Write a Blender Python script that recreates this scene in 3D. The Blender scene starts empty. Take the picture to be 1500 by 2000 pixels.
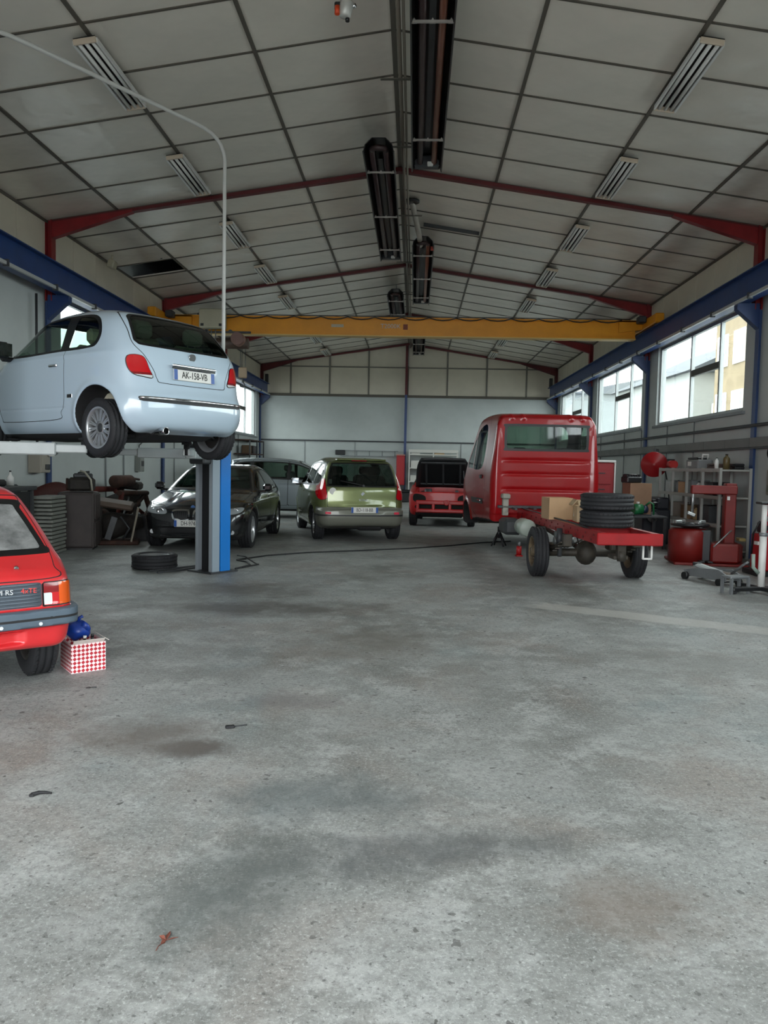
import bpy, bmesh, math, random
import numpy as np
from mathutils import Vector, Matrix, Euler
random.seed(7)
SC = bpy.context.scene
COL = SC.collection

# ---------------------------------------------------------------- camera
CAM_LOC = Vector((0.0, 0.0, 1.45))
YAW, PITCH, ROLL = 0.03870, -0.05940, 0.0205
d_ = Vector((-math.sin(YAW)*math.cos(PITCH), math.cos(YAW)*math.cos(PITCH), math.sin(PITCH)))
r0_ = Vector((math.cos(YAW), math.sin(YAW), 0)); u0_ = r0_.cross(d_)
r_ = r0_*math.cos(ROLL)+u0_*math.sin(ROLL); u_ = u0_*math.cos(ROLL)-r0_*math.sin(ROLL)
cam_data = bpy.data.cameras.new('camera'); cam = bpy.data.objects.new('camera', cam_data); COL.objects.link(cam)
cam.matrix_world = Matrix(((r_.x, u_.x, -d_.x, CAM_LOC.x), (r_.y, u_.y, -d_.y, CAM_LOC.y), (r_.z, u_.z, -d_.z, CAM_LOC.z), (0, 0, 0, 1)))
cam_data.sensor_fit = 'VERTICAL'; cam_data.sensor_height = 36.0; cam_data.lens = 36.0*1500/2000
cam_data.clip_start = 0.05; cam_data.clip_end = 300
SC.camera = cam

# ---------------------------------------------------------------- sky, exposure
world = bpy.data.worlds.new('overcast_sky'); SC.world = world; world.use_nodes = True
wn = world.node_tree.nodes; wl = world.node_tree.links; wn.clear()
wo = wn.new('ShaderNodeOutputWorld'); wb = wn.new('ShaderNodeBackground'); wb.inputs['Strength'].default_value = 2.3
wg = wn.new('ShaderNodeTexCoord'); wsx = wn.new('ShaderNodeSeparateXYZ'); wr = wn.new('ShaderNodeValToRGB')
wl.new(wg.outputs['Generated'], wsx.inputs[0]); wl.new(wsx.outputs['Z'], wr.inputs[0])
wr.color_ramp.elements[0].position = 0.0; wr.color_ramp.elements[0].color = (0.90, 0.94, 0.97, 1)
wr.color_ramp.elements[1].position = 0.9; wr.color_ramp.elements[1].color = (0.97, 0.985, 1.0, 1)
wl.new(wr.outputs[0], wb.inputs['Color']); wl.new(wb.outputs[0], wo.inputs['Surface'])
SC.view_settings.view_transform = 'Standard'; SC.view_settings.look = 'None'
SC.view_settings.gamma = 1.0; SC.view_settings.use_curve_mapping = False
SC.view_settings.exposure = 2.1
SC.cycles.use_denoising = True
SC.cycles.max_bounces = 7; SC.cycles.diffuse_bounces = 4; SC.cycles.glossy_bounces = 3
SC.cycles.transparent_max_bounces = 16; SC.cycles.transmission_bounces = 6
SC.cycles.use_adaptive_sampling = True; SC.cycles.adaptive_threshold = 0.04
SC.cycles.caustics_reflective = False; SC.cycles.caustics_refractive = False
SC.cycles.sample_clamp_indirect = 6.0

# ---------------------------------------------------------------- hall dimensions
XL, XR, XC = -6.50, 5.78, -0.36
YF, YB = -2.2, 32.0
ZE, ZR = 5.58, 6.52
BAY = 6.17
FRAMES = [YB-0.15-BAY*k for k in range(6)]
SLOPE = (ZR-ZE)/(XR-XC)
def ceil_z(x): return ZR-abs(x-XC)*SLOPE
WIN_Z0, WIN_Z1 = 2.56, 4.42
WIN_Y = [(FRAMES[k+1]+0.58, FRAMES[k]-0.66) for k in range(5)]
DOOR = (-5.4, 3.2, 4.6)       # roller door opening in the front wall: x0, x1, height

def portal(name, loc, rot, sx, sy):
    l = bpy.data.lights.new(name, 'AREA'); l.shape = 'RECTANGLE'; l.size = sx; l.size_y = sy
    l.cycles.is_portal = True
    o = bpy.data.objects.new(name, l); COL.objects.link(o); o.location = loc; o.rotation_euler = rot
for k, (a, b) in enumerate(WIN_Y):
    portal('daylight_portal', (XR+0.16, (a+b)/2, (WIN_Z0+WIN_Z1)/2), (0, math.pi/2, 0), WIN_Z1-WIN_Z0, b-a)
    if k < 3: portal('daylight_portal', (XL-0.16, (a+b)/2, (WIN_Z0+WIN_Z1)/2), (0, -math.pi/2, 0), WIN_Z1-WIN_Z0, b-a)
portal('daylight_portal', ((DOOR[0]+DOOR[1])/2, YF-0.16, DOOR[2]/2), (math.pi/2, 0, 0), DOOR[1]-DOOR[0], DOOR[2])

# ---------------------------------------------------------------- helpers
def lin(c):
    if isinstance(c, str): c = tuple(int(c[i:i+2], 16)/255 for i in (0, 2, 4))
    return tuple(x/12.92 if x <= 0.04045 else ((x+0.055)/1.055)**2.4 for x in c)+(1.0,)
MATS = {}
def mat(name, col, rough=0.5, metal=0.0, coat=0.0, var=0.0, vscale=4.0, col2=None, bump=0.0, bscale=60.0, back=None, spec=0.5, emit=None):
    if name in MATS: return MATS[name]
    m = bpy.data.materials.new(name); m.use_nodes = True; nt = m.node_tree; n = nt.nodes; b = n['Principled BSDF']; L = nt.links
    c = lin(col); b.inputs['Base Color'].default_value = c
    b.inputs['Roughness'].default_value = rough; b.inputs['Metallic'].default_value = metal
    b.inputs['Coat Weight'].default_value = coat; b.inputs['Coat Roughness'].default_value = 0.06
    b.inputs['Specular IOR Level'].default_value = spec
    out = None
    tc = None
    if var > 0 or col2 or bump > 0:
        tc = n.new('ShaderNodeTexCoord')
    if var > 0 or col2:
        nz = n.new('ShaderNodeTexNoise'); nz.inputs['Scale'].default_value = vscale; nz.inputs['Detail'].default_value = 6; nz.inputs['Roughness'].default_value = 0.65
        L.new(tc.outputs['Object'], nz.inputs['Vector'])
        rp = n.new('ShaderNodeValToRGB'); rp.color_ramp.elements[0].position = 0.34; rp.color_ramp.elements[1].position = 0.68
        c2 = lin(col2) if col2 else tuple(min(1, x*(1+var)) for x in c[:3])+(1,)
        c1 = c if col2 else tuple(x*(1-var) for x in c[:3])+(1,)
        rp.color_ramp.elements[0].color = c1; rp.color_ramp.elements[1].color = c2
        L.new(nz.outputs['Fac'], rp.inputs[0]); L.new(rp.outputs[0], b.inputs['Base Color']); out = rp.outputs[0]
    if bump > 0:
        nb = n.new('ShaderNodeTexNoise'); nb.inputs['Scale'].default_value = bscale; nb.inputs['Detail'].default_value = 3
        L.new(tc.outputs['Object'], nb.inputs['Vector'])
        bp = n.new('ShaderNodeBump'); bp.inputs['Strength'].default_value = bump; bp.inputs['Distance'].default_value = 0.01
        L.new(nb.outputs['Fac'], bp.inputs['Height']); L.new(bp.outputs[0], b.inputs['Normal'])
    if back:
        g = n.new('ShaderNodeNewGeometry'); b2 = n.new('ShaderNodeBsdfPrincipled'); b2.inputs['Base Color'].default_value = lin(back); b2.inputs['Roughness'].default_value = 0.8
        mx = n.new('ShaderNodeMixShader'); L.new(g.outputs['Backfacing'], mx.inputs[0]); L.new(b.outputs[0], mx.inputs[1]); L.new(b2.outputs[0], mx.inputs[2])
        L.new(mx.outputs[0], n['Material Output'].inputs['Surface'])
    if emit:
        b.inputs['Emission Color'].default_value = lin(col); b.inputs['Emission Strength'].default_value = emit
    MATS[name] = m
    return m
def glass(name, tint, gloss=0.06, refl=1.0):
    if name in MATS: return MATS[name]
    m = bpy.data.materials.new(name); m.use_nodes = True; nt = m.node_tree; n = nt.nodes; L = nt.links; n.clear()
    o = n.new('ShaderNodeOutputMaterial'); t = n.new('ShaderNodeBsdfTransparent'); t.inputs['Color'].default_value = lin(tint)
    g = n.new('ShaderNodeBsdfGlossy'); g.inputs['Roughness'].default_value = gloss; g.inputs['Color'].default_value = (refl, refl, refl, 1)
    lw = n.new('ShaderNodeLayerWeight'); lw.inputs['Blend'].default_value = 0.5; mx = n.new('ShaderNodeMixShader')
    pw = n.new('ShaderNodeMath'); pw.operation = 'POWER'; pw.inputs[1].default_value = 5.0; L.new(lw.outputs['Facing'], pw.inputs[0])
    f = n.new('ShaderNodeMath'); f.operation = 'MULTIPLY_ADD'; f.inputs[1].default_value = 0.9; f.inputs[2].default_value = 0.045; L.new(pw.outputs[0], f.inputs[0])
    L.new(f.outputs[0], mx.inputs[0]); L.new(t.outputs[0], mx.inputs[1]); L.new(g.outputs[0], mx.inputs[2]); L.new(mx.outputs[0], o.inputs['Surface'])
    MATS[name] = m
    return m

def tag(o, label=None, cat=None, group=None, kind=None):
    if label: o['label'] = label
    if cat: o['category'] = cat
    if group: o['group'] = group
    if kind: o['kind'] = kind
    return o
def thing(name, label, cat, loc=(0, 0, 0), rz=0.0, group=None):
    o = bpy.data.objects.new(name, None); COL.objects.link(o); o.location = loc; o.rotation_euler = (0, 0, rz); o.empty_display_size = 0.1
    return tag(o, label, cat, group)
def link(name, me, parent=None, loc=None, rot=None):
    o = bpy.data.objects.new(name, me); COL.objects.link(o)
    if parent is not None: o.parent = parent
    if loc is not None: o.location = loc
    if rot is not None: o.rotation_euler = rot
    return o
def frame_of(d):
    d = Vector(d).normalized(); a = Vector((0, 0, 1)) if abs(d.z) < 0.9 else Vector((1, 0, 0))
    x = d.cross(a).normalized(); y = d.cross(x).normalized()
    return x, y, d
class MB:
    """collects shapes; build() links them as one mesh object"""
    def __init__(s): s.v = []; s.f = []; s.sm = []
    def add(s, vs, fs, smooth=False, M=None):
        o = len(s.v)
        for v in vs: s.v.append(tuple(M @ Vector(v)) if M is not None else tuple(v))
        for f in fs: s.f.append(tuple(i+o for i in f)); s.sm.append(smooth)
        return s
    def box(s, c, d, rot=None, bev=0.0, M=None):
        hx, hy, hz = d[0]/2, d[1]/2, d[2]/2
        if bev > 0:
            b = min(bev, hx*0.9, hy*0.9, hz*0.9); vs = []; key = {}
            for sx in (-1, 1):
                for sy in (-1, 1):
                    for sz in (-1, 1):
                        for ax in range(3):
                            p = [sx*(hx-b), sy*(hy-b), sz*(hz-b)]; p[ax] += (sx, sy, sz)[ax]*b
                            key[(sx, sy, sz, ax)] = len(vs); vs.append(p)
            fs = []
            for ax in range(3):
                o1, o2 = [i for i in range(3) if i != ax]
                for sg in (-1, 1):
                    q = []
                    for a, bb in ((-1, -1), (1, -1), (1, 1), (-1, 1)):
                        k = [0, 0, 0]; k[ax] = sg; k[o1] = a; k[o2] = bb; q.append(key[(*k, ax)])
                    fs.append(q if (sg > 0) != (ax == 1) else q[::-1])
                for a in (-1, 1):
                    for bb in (-1, 1):
                        k0 = [0, 0, 0]; k0[o1] = a; k0[o2] = bb; k0[ax] = -1; k1 = list(k0); k1[ax] = 1
                        q = [key[(*k0, o1)], key[(*k1, o1)], key[(*k1, o2)], key[(*k0, o2)]]
                        fs.append(q if (a*bb > 0) != (ax == 1) else q[::-1])
            for sx in (-1, 1):
                for sy in (-1, 1):
                    for sz in (-1, 1):
                        q = [key[(sx, sy, sz, i)] for i in range(3)]
                        fs.append(q if sx*sy*sz > 0 else q[::-1])
        else:
            vs = [(x, y, z) for x in (-hx, hx) for y in (-hy, hy) for z in (-hz, hz)]
            fs = [(0, 1, 3, 2), (4, 6, 7, 5), (0, 4, 5, 1), (2, 3, 7, 6), (0, 2, 6, 4), (1, 5, 7, 3)]
        R = Matrix.Translation(c) @ (Euler(rot).to_matrix().to_4x4() if rot else Matrix())
        return s.add(vs, fs, False, (M @ R) if M is not None else R)
    def b2(s, p0, p1, bev=0.0):
        return s.box([(p0[i]+p1[i])/2 for i in range(3)], [abs(p1[i]-p0[i]) for i in range(3)], None, bev)
    def cyl(s, p0, p1, r0, r1=None, n=16, cap=True, smooth=True):
        r1 = r0 if r1 is None else r1; p0 = Vector(p0); p1 = Vector(p1); x, y, d = frame_of(p1-p0); vs = []; fs = []
        for p, r in ((p0, r0), (p1, r1)):
            for i in range(n):
                a = 2*math.pi*i/n; vs.append(p+x*(r*math.cos(a))+y*(r*math.sin(a)))
        o = len(s.v)
        s.add(vs, [(i, n+i, n+(i+1) % n, (i+1) % n) for i in range(n)], smooth)
        if cap: s.add(vs, [tuple(range(n)), tuple(range(2*n-1, n-1, -1))])
        return s
    def tube(s, pts, r, n=10, cap=True):
        pts = [Vector(p) for p in pts]; vs = []; fs = []; m = len(pts); px = None
        for k, p in enumerate(pts):
            d = (pts[min(k+1, m-1)]-pts[max(k-1, 0)]).normalized()
            if px is None: px, py, _ = frame_of(d)
            else:
                px = (px-d*px.dot(d)).normalized(); py = d.cross(px)
            rr = r[k] if isinstance(r, (list, tuple)) else r
            for i in range(n):
                a = 2*math.pi*i/n; vs.append(p+px*(rr*math.cos(a))+py*(rr*math.sin(a)))
        for k in range(m-1):
            for i in range(n): fs.append((k*n+i, k*n+(i+1) % n, (k+1)*n+(i+1) % n, (k+1)*n+i))
        s.add(vs, fs, True)
        if cap: s.add(vs[:n], [tuple(range(n))[::-1]]); s.add(vs[-n:], [tuple(range(n))])
        return s
    def lathe(s, prof, axis=(0, 0, 1), org=(0, 0, 0), n=32, smooth=True, close=False):
        # prof: list of (radius, along axis)
        x, y, d = frame_of(axis); org = Vector(org); vs = []; fs = []; m = len(prof)
        for r, h in prof:
            for i in range(n):
                a = 2*math.pi*i/n; vs.append(org+d*h+x*(r*math.cos(a))+y*(r*math.sin(a)))
        mm = m if close else m-1
        for k in range(mm):
            k2 = (k+1) % m
            for i in range(n): fs.append((k*n+i, k2*n+i, k2*n+(i+1) % n, k*n+(i+1) % n))
        return s.add(vs, fs, smooth)
    def prism(s, poly, axis, a, b, M=None):
        # poly in the two other axes (in order x,y,z without axis)
        n = len(poly); vs = []
        for t in (a, b):
            for p in poly:
                q = [p[0], p[1]]; q.insert(axis, t); vs.append(q)
        fs = [tuple(range(n))[::-1], tuple(range(n, 2*n))]+[(i, (i+1) % n, n+(i+1) % n, n+i) for i in range(n)]
        return s.add(vs, fs, False, M)
    def ball(s, c, r, n=12, sq=(1, 1, 1)):
        m = n//2; vs = []; fs = []
        for j in range(m+1):
            t = math.pi*j/m
            for i in range(n):
                a = 2*math.pi*i/n; vs.append((c[0]+r*sq[0]*math.sin(t)*math.cos(a), c[1]+r*sq[1]*math.sin(t)*math.sin(a), c[2]+r*sq[2]*math.cos(t)))
        for j in range(m):
            for i in range(n): fs.append((j*n+i, (j+1)*n+i, (j+1)*n+(i+1) % n, j*n+(i+1) % n))
        return s.add(vs, fs, True)
    def mesh(s, name, m=None):
        me = bpy.data.meshes.new(name); me.from_pydata(s.v, [], s.f)
        me.polygons.foreach_set('use_smooth', s.sm)
        bm = bmesh.new(); bm.from_mesh(me); bmesh.ops.remove_doubles(bm, verts=bm.verts, dist=1e-6)
        bmesh.ops.recalc_face_normals(bm, faces=bm.faces); bm.to_mesh(me); bm.free()
        if m is not None: me.materials.append(m)
        me.update()
        return me
    def build(s, name, m, parent=None, loc=None, rot=None):
        return link(name, s.mesh(name, m), parent, loc, rot)
def bevel(o, w=0.01, seg=2):
    b = o.modifiers.new('bevel', 'BEVEL'); b.width = w; b.segments = seg; b.limit_method = 'ANGLE'; b.angle_limit = math.radians(40)
    return o
def copy_tree(o, parent=None):
    c = o.copy(); COL.objects.link(c)
    if parent is not None: c.parent = parent
    for ch in list(o.children): copy_tree(ch, c)
    return c
def text_mesh(name, body, size, m, parent, loc, rot, ext=0.0015, sx=1.0):
    cu = bpy.data.curves.new(name, 'FONT'); cu.body = body; cu.size = size; cu.align_x = 'CENTER'; cu.align_y = 'CENTER'; cu.extrude = ext; cu.resolution_u = 3
    t = bpy.data.objects.new(name, cu); COL.objects.link(t)
    dg = bpy.context.evaluated_depsgraph_get(); me = bpy.data.meshes.new_from_object(t.evaluated_get(dg))
    bpy.data.objects.remove(t); me.name = name; me.materials.clear(); me.materials.append(m)
    o = link(name, me, parent, loc, rot); o.scale = (sx, 1, 1)
    return o
def arc(p0, p1, p2, n=8):
    p0, p1, p2 = Vector(p0), Vector(p1), Vector(p2)
    return [p0*(1-t)**2+p1*(2*t*(1-t))+p2*t*t for t in [i/n for i in range(n+1)]]
# ================================================================ materials of the hall
M_wall = mat('painted_block_wall', 'b2b8b6', 0.6, var=0.07, vscale=0.9)
M_wallR = M_wall
M_cream = mat('cream_cladding', 'cdc6b4', 0.42, var=0.06, vscale=1.3)
M_ceil = mat('ceiling_panel_white', 'dcd6c9', 0.27, var=0.05, vscale=0.8, spec=0.85, bump=1.0, bscale=1.1)
for _n in M_ceil.node_tree.nodes:
    if _n.type == 'BUMP': _n.inputs['Distance'].default_value = 0.05
M_tee = mat('ceiling_tee_grey', '565148', 0.6)
M_red = mat('oxide_red_steel', '7c161b', 0.45, var=0.15, vscale=3)
M_dkred = mat('dark_red_steel', '561216', 0.5, var=0.15, vscale=3)
M_blue = mat('crane_blue_steel', '12356c', 0.4, var=0.12, vscale=3)
M_dkblue = mat('column_blue_steel', '2b426e', 0.45, var=0.1)
M_yel = mat('crane_yellow', 'd78f12', 0.4, var=0.08, vscale=2)
M_dark = mat('black_void', '0c0c0c', 0.9)
M_blk = mat('black_plastic', '17181a', 0.45)
M_rub = mat('black_rubber', '1b1c1e', 0.75, var=0.2, vscale=12)
M_gry = mat('grey_steel', '7d8183', 0.45, metal=0.3, var=0.1)
M_dkg = mat('dark_grey_steel', '3c3e40', 0.5, metal=0.2, var=0.15)
M_alu = mat('window_aluminium', '9a9d9c', 0.4, metal=0.2)
M_wht = mat('white_paint', 'd8d8d4', 0.45, var=0.05)
M_zinc = mat('galvanised_steel', 'a6aaaa', 0.35, metal=0.8, var=0.1, vscale=6)
M_rust = mat('rusty_steel', '4a2f24', 0.8, col2='2c1d18', vscale=7, bump=0.3)
M_pane = glass('window_pane', 'f2f7f6', 0.02)

# ---- concrete floor
def floor_material():
    m = bpy.data.materials.new('worn_concrete'); m.use_nodes = True; nt = m.node_tree; n = nt.nodes; L = nt.links; b = n['Principled BSDF']
    tc = n.new('ShaderNodeTexCoord'); P = tc.outputs['Object']
    def noise(sc, det=5, rough=0.6, vec=P, dist=0.0):
        z = n.new('ShaderNodeTexNoise'); z.inputs['Scale'].default_value = sc; z.inputs['Detail'].default_value = det; z.inputs['Roughness'].default_value = rough; z.inputs['Distortion'].default_value = dist
        L.new(vec, z.inputs['Vector']); return z.outputs['Fac']
    def ramp(f, a, b_, ca=(0, 0, 0, 1), cb=(1, 1, 1, 1)):
        r = n.new('ShaderNodeValToRGB'); r.color_ramp.elements[0].position = a; r.color_ramp.elements[1].position = b_; r.color_ramp.elements[0].color = ca; r.color_ramp.elements[1].color = cb
        L.new(f, r.inputs[0]); return r.outputs[0]
    def mix(fac, a, c, typ='MIX'):
        x = n.new('ShaderNodeMix'); x.data_type = 'RGBA'; x.blend_type = typ
        if isinstance(fac, float): x.inputs[0].default_value = fac
        else: L.new(fac, x.inputs[0])
        for k, v in ((6, a), (7, c)):
            if isinstance(v, tuple): x.inputs[k].default_value = v
            else: L.new(v, x.inputs[k])
        return x.outputs[2]
    def mth(op, a, c=None):
        x = n.new('ShaderNodeMath'); x.operation = op
        for k, v in ((0, a), (1, c)):
            if v is None: continue
            if isinstance(v, (int, float)): x.inputs[k].default_value = v
            else: L.new(v, x.inputs[k])
        return x.outputs[0]
    base = mix(ramp(noise(0.8, 6, 0.70), 0.33, 0.68), lin('71736f'), lin('a9adab'))
    base = mix(ramp(noise(0.9, 4, 0.6, dist=0.6), 0.50, 0.80), base, lin('8f857d'))        # brownish worn areas
    base = mix(ramp(noise(0.7, 4, 0.6, dist=1.2), 0.56, 0.85), base, lin('7f8d8e'))        # bluish paint remains
    base = mix(mth('MULTIPLY', ramp(noise(3.2, 5, 0.75), 0.50, 0.72), 0.75), base, lin('c2c5c3'))  # pale dusty scuffs
    base = mix(mth('MULTIPLY', ramp(noise(26, 4, 0.85), 0.44, 0.68), 0.6), base, lin('5c5e5c'))
    base = mix(mth('MULTIPLY', ramp(noise(70, 3, 0.85), 0.52, 0.70), 0.6), base, lin('cdd0ce'))
    base = mix(mth('MULTIPLY', ramp(noise(48, 2, 0.7), 0.60, 0.70), 0.7), base, lin('4a4b4a'))
    base = mix(mth('MULTIPLY', ramp(noise(1.6, 5, 0.75), 0.52, 0.70), 0.42), base, lin('5f605d'))
    base = mix(mth('MULTIPLY', ramp(noise(14, 4, 0.7), 0.56, 0.72), 0.30), base, lin('625f5b'))
    # dark chips
    vo = n.new('ShaderNodeTexVoronoi'); vo.inputs['Scale'].default_value = 16; vo.inputs['Randomness'].default_value = 1
    dv = n.new('ShaderNodeVectorMath'); dv.operation = 'ADD'
    nz = n.new('ShaderNodeTexNoise'); nz.inputs['Scale'].default_value = 30; L.new(P, nz.inputs['Vector'])
    sc = n.new('ShaderNodeVectorMath'); sc.operation = 'SCALE'; sc.inputs['Scale'].default_value = 0.05; L.new(nz.outputs['Color'], sc.inputs[0])
    L.new(P, dv.inputs[0]); L.new(sc.outputs[0], dv.inputs[1]); L.new(dv.outputs[0], vo.inputs['Vector'])
    sp = n.new('ShaderNodeSeparateColor'); L.new(vo.outputs['Color'], sp.inputs[0])
    rad = mth('MULTIPLY', mth('POWER', sp.outputs[0], 3.5), 0.26)
    chip = mth('LESS_THAN', vo.outputs['Distance'], rad)
    base = mix(mth('MULTIPLY', mth('MULTIPLY', chip, ramp(noise(0.8, 3), 0.36, 0.60)), 0.8), base, lin('3f3f3d'))
    # oil and dirt patches: place, radii, turn, strength, colour
    sx = n.new('ShaderNodeSeparateXYZ'); L.new(P, sx.inputs[0])
    wob = mth('MULTIPLY', mth('SUBTRACT', noise(2.2, 6, 0.75), 0.5), 2.6)
    def stain(base, x, y, rx, ry, rot, s, c):
        ca, sa = math.cos(rot), math.sin(rot)
        dx = mth('SUBTRACT', sx.outputs['X'], x); dy = mth('SUBTRACT', sx.outputs['Y'], y)
        u = mth('DIVIDE', mth('ADD', mth('MULTIPLY', dx, ca), mth('MULTIPLY', dy, sa)), rx)
        v = mth('DIVIDE', mth('SUBTRACT', mth('MULTIPLY', dy, ca), mth('MULTIPLY', dx, sa)), ry)
        q = mth('ADD', mth('SQRT', mth('ADD', mth('MULTIPLY', u, u), mth('MULTIPLY', v, v))), wob)
        f = mth('MULTIPLY', ramp(q, 0.25, 1.0, (1, 1, 1, 1), (0, 0, 0, 1)), s)
        return mix(f, base, lin(c))
    for a in [(-1.09, 3.8, .22, .16, .2, .85, '55504b'), (-1.34, 3.95, .5, .3, .3, .75, '665f59'), (-.72, 4.6, .35, .25, 0, .5, '6a6668'), (-.30, 3.25, .6, .3, .1, .6, '5b6364'),
              (-.55, 2.55, .30, .5, -.3, .75, '555b59'), (.05, 2.85, .6, .22, .2, .7, '525657'), (.75, 2.5, .42, .24, 0, .6, '756a60'), (-1.5, 7.6, 1.5, .5, .1, .85, '5a5753'),
              (-2.1, 8.7, 1.3, .6, 0, .7, '5f5b56'), (-.34, 6.2, .9, .8, .4, .6, '6d6861'), (-2.6, 8.0, .9, .5, 0, .55, '5b5955'), (2.4, 5.8, 1.2, .5, 0, .35, '75736e'),
              (-3.4, 10.3, 1.2, .5, 0, .5, '55534f'), (4.2, 9.0, 1.2, .6, 0, .5, '5d5c5a'), (2.3, 10.6, 1.3, .9, 0, .35, '606060'), (-3.7, 13.5, 1.2, 1.6, 0, .5, '4c4a47'), (-.4, 10.0, .8, .5, 0, .3, '716e68')]:
        base = stain(base, *a)
    # pale cement repair strip running to the right-hand wall
    ca, sa = math.cos(-0.49), math.sin(-0.49)
    dx = mth('SUBTRACT', sx.outputs['X'], 2.45); dy = mth('SUBTRACT', sx.outputs['Y'], 7.62)
    u = mth('ABSOLUTE', mth('ADD', mth('MULTIPLY', dx, ca), mth('MULTIPLY', dy, sa)))
    v = mth('ABSOLUTE', mth('SUBTRACT', mth('MULTIPLY', dy, ca), mth('MULTIPLY', dx, sa)))
    strip = mth('MULTIPLY', ramp(mth('ADD', v, mth('MULTIPLY', wob, 0.05)), 0.16, 0.21, (1, 1, 1, 1), (0, 0, 0, 1)), ramp(mth('MULTIPLY', mth('ADD', u, mth('MULTIPLY', wob, 0.1)), 0.25), 0.30, 0.34, (1, 1, 1, 1), (0, 0, 0, 1)))
    base = mix(mth('MULTIPLY', strip, 0.6), base, lin('b6b4ae'))
    L.new(base, b.inputs['Base Color'])
    rr = ramp(noise(1.3, 5, 0.7), 0.3, 0.7, (0.42, 0.42, 0.42, 1), (0.68, 0.68, 0.68, 1)); L.new(rr, b.inputs['Roughness'])
    bp = n.new('ShaderNodeBump'); bp.inputs['Strength'].default_value = 0.35; bp.inputs['Distance'].default_value = 0.004
    L.new(mth('ADD', noise(45, 3, 0.8), mth('MULTIPLY', chip, -0.5)), bp.inputs['Height']); L.new(bp.outputs[0], b.inputs['Normal'])
    return m
fl = MB().b2((XL-0.2, YF-0.2, -0.2), (XR+0.2, YB+0.2, 0)).build('floor', floor_material()); tag(fl, 'grey worn concrete workshop floor with oil stains and chips', 'floor', kind='structure')
yd = MB().b2((-70, -60, -0.4), (70, 110, -0.21)).build('yard_ground', mat('yard_asphalt', '8a8c8c', 0.9, var=0.1, vscale=0.3)); tag(yd, 'pale asphalt yard outside the workshop windows', 'ground', kind='structure')

# ---- walls with window openings
def side_wall(name, x, sgn, wins, label):
    # inner face at x, thickness away from the room
    m = MB(); t = 0.2*sgn
    def bx(y0, y1, z0, z1): m.b2((x, y0, z0), (x+t, y1, z1))
    bx(YF-0.2, YB, 0, WIN_Z0); bx(YF-0.2, YB, WIN_Z1, ZE+0.5)
    ys = [YF-0.2]+[v for w in sorted(wins) for v in w]+[YB]
    for a, b in zip(ys[0::2], ys[1::2]): bx(a, b, WIN_Z0, WIN_Z1)
    o = m.build(name, M_wall); tag(o, label, 'wall', kind='structure')
    return o
wallR = side_wall('wall_right', XR, 1, WIN_Y, 'right-hand side wall, grey below the windows, cream panels above the blue beam')
wallL = side_wall('wall_left', XL, -1, WIN_Y[:3], 'left-hand side wall, grey-blue paint with cream panels above the blue beam')
m = MB(); m.b2((XL-0.2, YB, 0), (XR+0.2, YB+0.2, ZR+0.6)); wallB = m.build('wall_back', M_wall); tag(wallB, 'blue-grey back end wall with cream panels in the gable', 'wall', kind='structure')
m = MB(); m.b2((XL-0.2, YF-0.2, 0), (DOOR[0], YF, ZR+0.6)); m.b2((DOOR[1], YF-0.2, 0), (XR+0.2, YF, ZR+0.6)); m.b2((DOOR[0], YF-0.2, DOOR[2]), (DOOR[1], YF, ZR+0.6))
wallF = m.build('wall_front', M_wall); tag(wallF, 'front end wall with the open vehicle doorway behind the viewpoint', 'wall', kind='structure')

# cream upper panels on the side walls
PZ0 = 4.45
STEP = BAY/6
pm = {}
for nm, wall, x, s in (('L', wallL, XL, 1), ('R', wallR, XR, -1)):
    me = MB().box((0, 0, 0), (0.03, STEP-0.018, ZE-PZ0), bev=0.004).mesh('wall_panel', M_cream)
    for k in range(22):
        y = FRAMES[0]-STEP*(k+0.5)
        o = link('wall_panel', me, wall, (x+s*0.022, y, (ZE+PZ0)/2)); o.rotation_euler = (0, 0, random.uniform(-0.002, 0.002))
    MB().b2((x+s*0.001, YF, PZ0), (x+s*0.006, YB, ZE)).build('panel_joint_backing', M_tee, wall)
    MB().b2((x, YF, ZE-0.05), (x+s*0.06, YB, ZE-0.005)).build('eaves_trim', M_tee, wall)
# gable panels on the back wall
def clip_roof(x0, x1, z0, z1):
    pts = [(x0, z0), (x1, z0)]
    xs = [x1]+([XC] if x0 < XC-1e-4 < x1-2e-4 else [])+[x0]
    return pts+[(x, min(z1, ceil_z(x)-0.02)) for x in xs]
gx = [XL]+[XC+1.62*k for k in range(-3, 4)]+[XR]
for a, b in zip(gx[:-1], gx[1:]):
    for z0, z1 in ((4.40, 5.50), (5.54, 9.0)):
        p = clip_roof(a+0.03, b-0.03, z0, z1)
        if min(q[1] for q in p[2:]) < z0+0.02:
            xx = [t for t in np.linspace(a+0.03, b-0.03, 60) if ceil_z(t)-0.02 > z0+0.01]
            if not xx: continue
            p = clip_roof(min(xx), max(xx), z0, z1)
        MB().prism(p, 1, YB-0.035, YB-0.005).build('gable_panel', M_cream, wallB)
MB().b2((XL, YB-0.006, 4.38), (XR, YB-0.001, ZE)).build('panel_joint_backing', M_tee, wallB)
MB().b2((XL, YB-0.09, 4.30), (XR, YB, 4.40)).build('horizontal_girt', M_tee, wallB)
m = MB()
for k in range(-3, 4):
    if k: m.b2((XC+1.62*k-0.035, YB-0.06, 4.4), (XC+1.62*k+0.035, YB-0.036, ceil_z(XC+1.62*k)-0.03))
m.b2((XL, YB-0.055, 5.495), (XR, YB-0.036, 5.545)); m.build('panel_cover_strip', mat('strip_grey', '6f6c63', 0.5), wallB)
MB().b2((XL, YB-0.05, 2.44), (XR, YB, 2.50)).build('wall_conduit', M_dkg, wallB)
m = MB()
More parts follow.
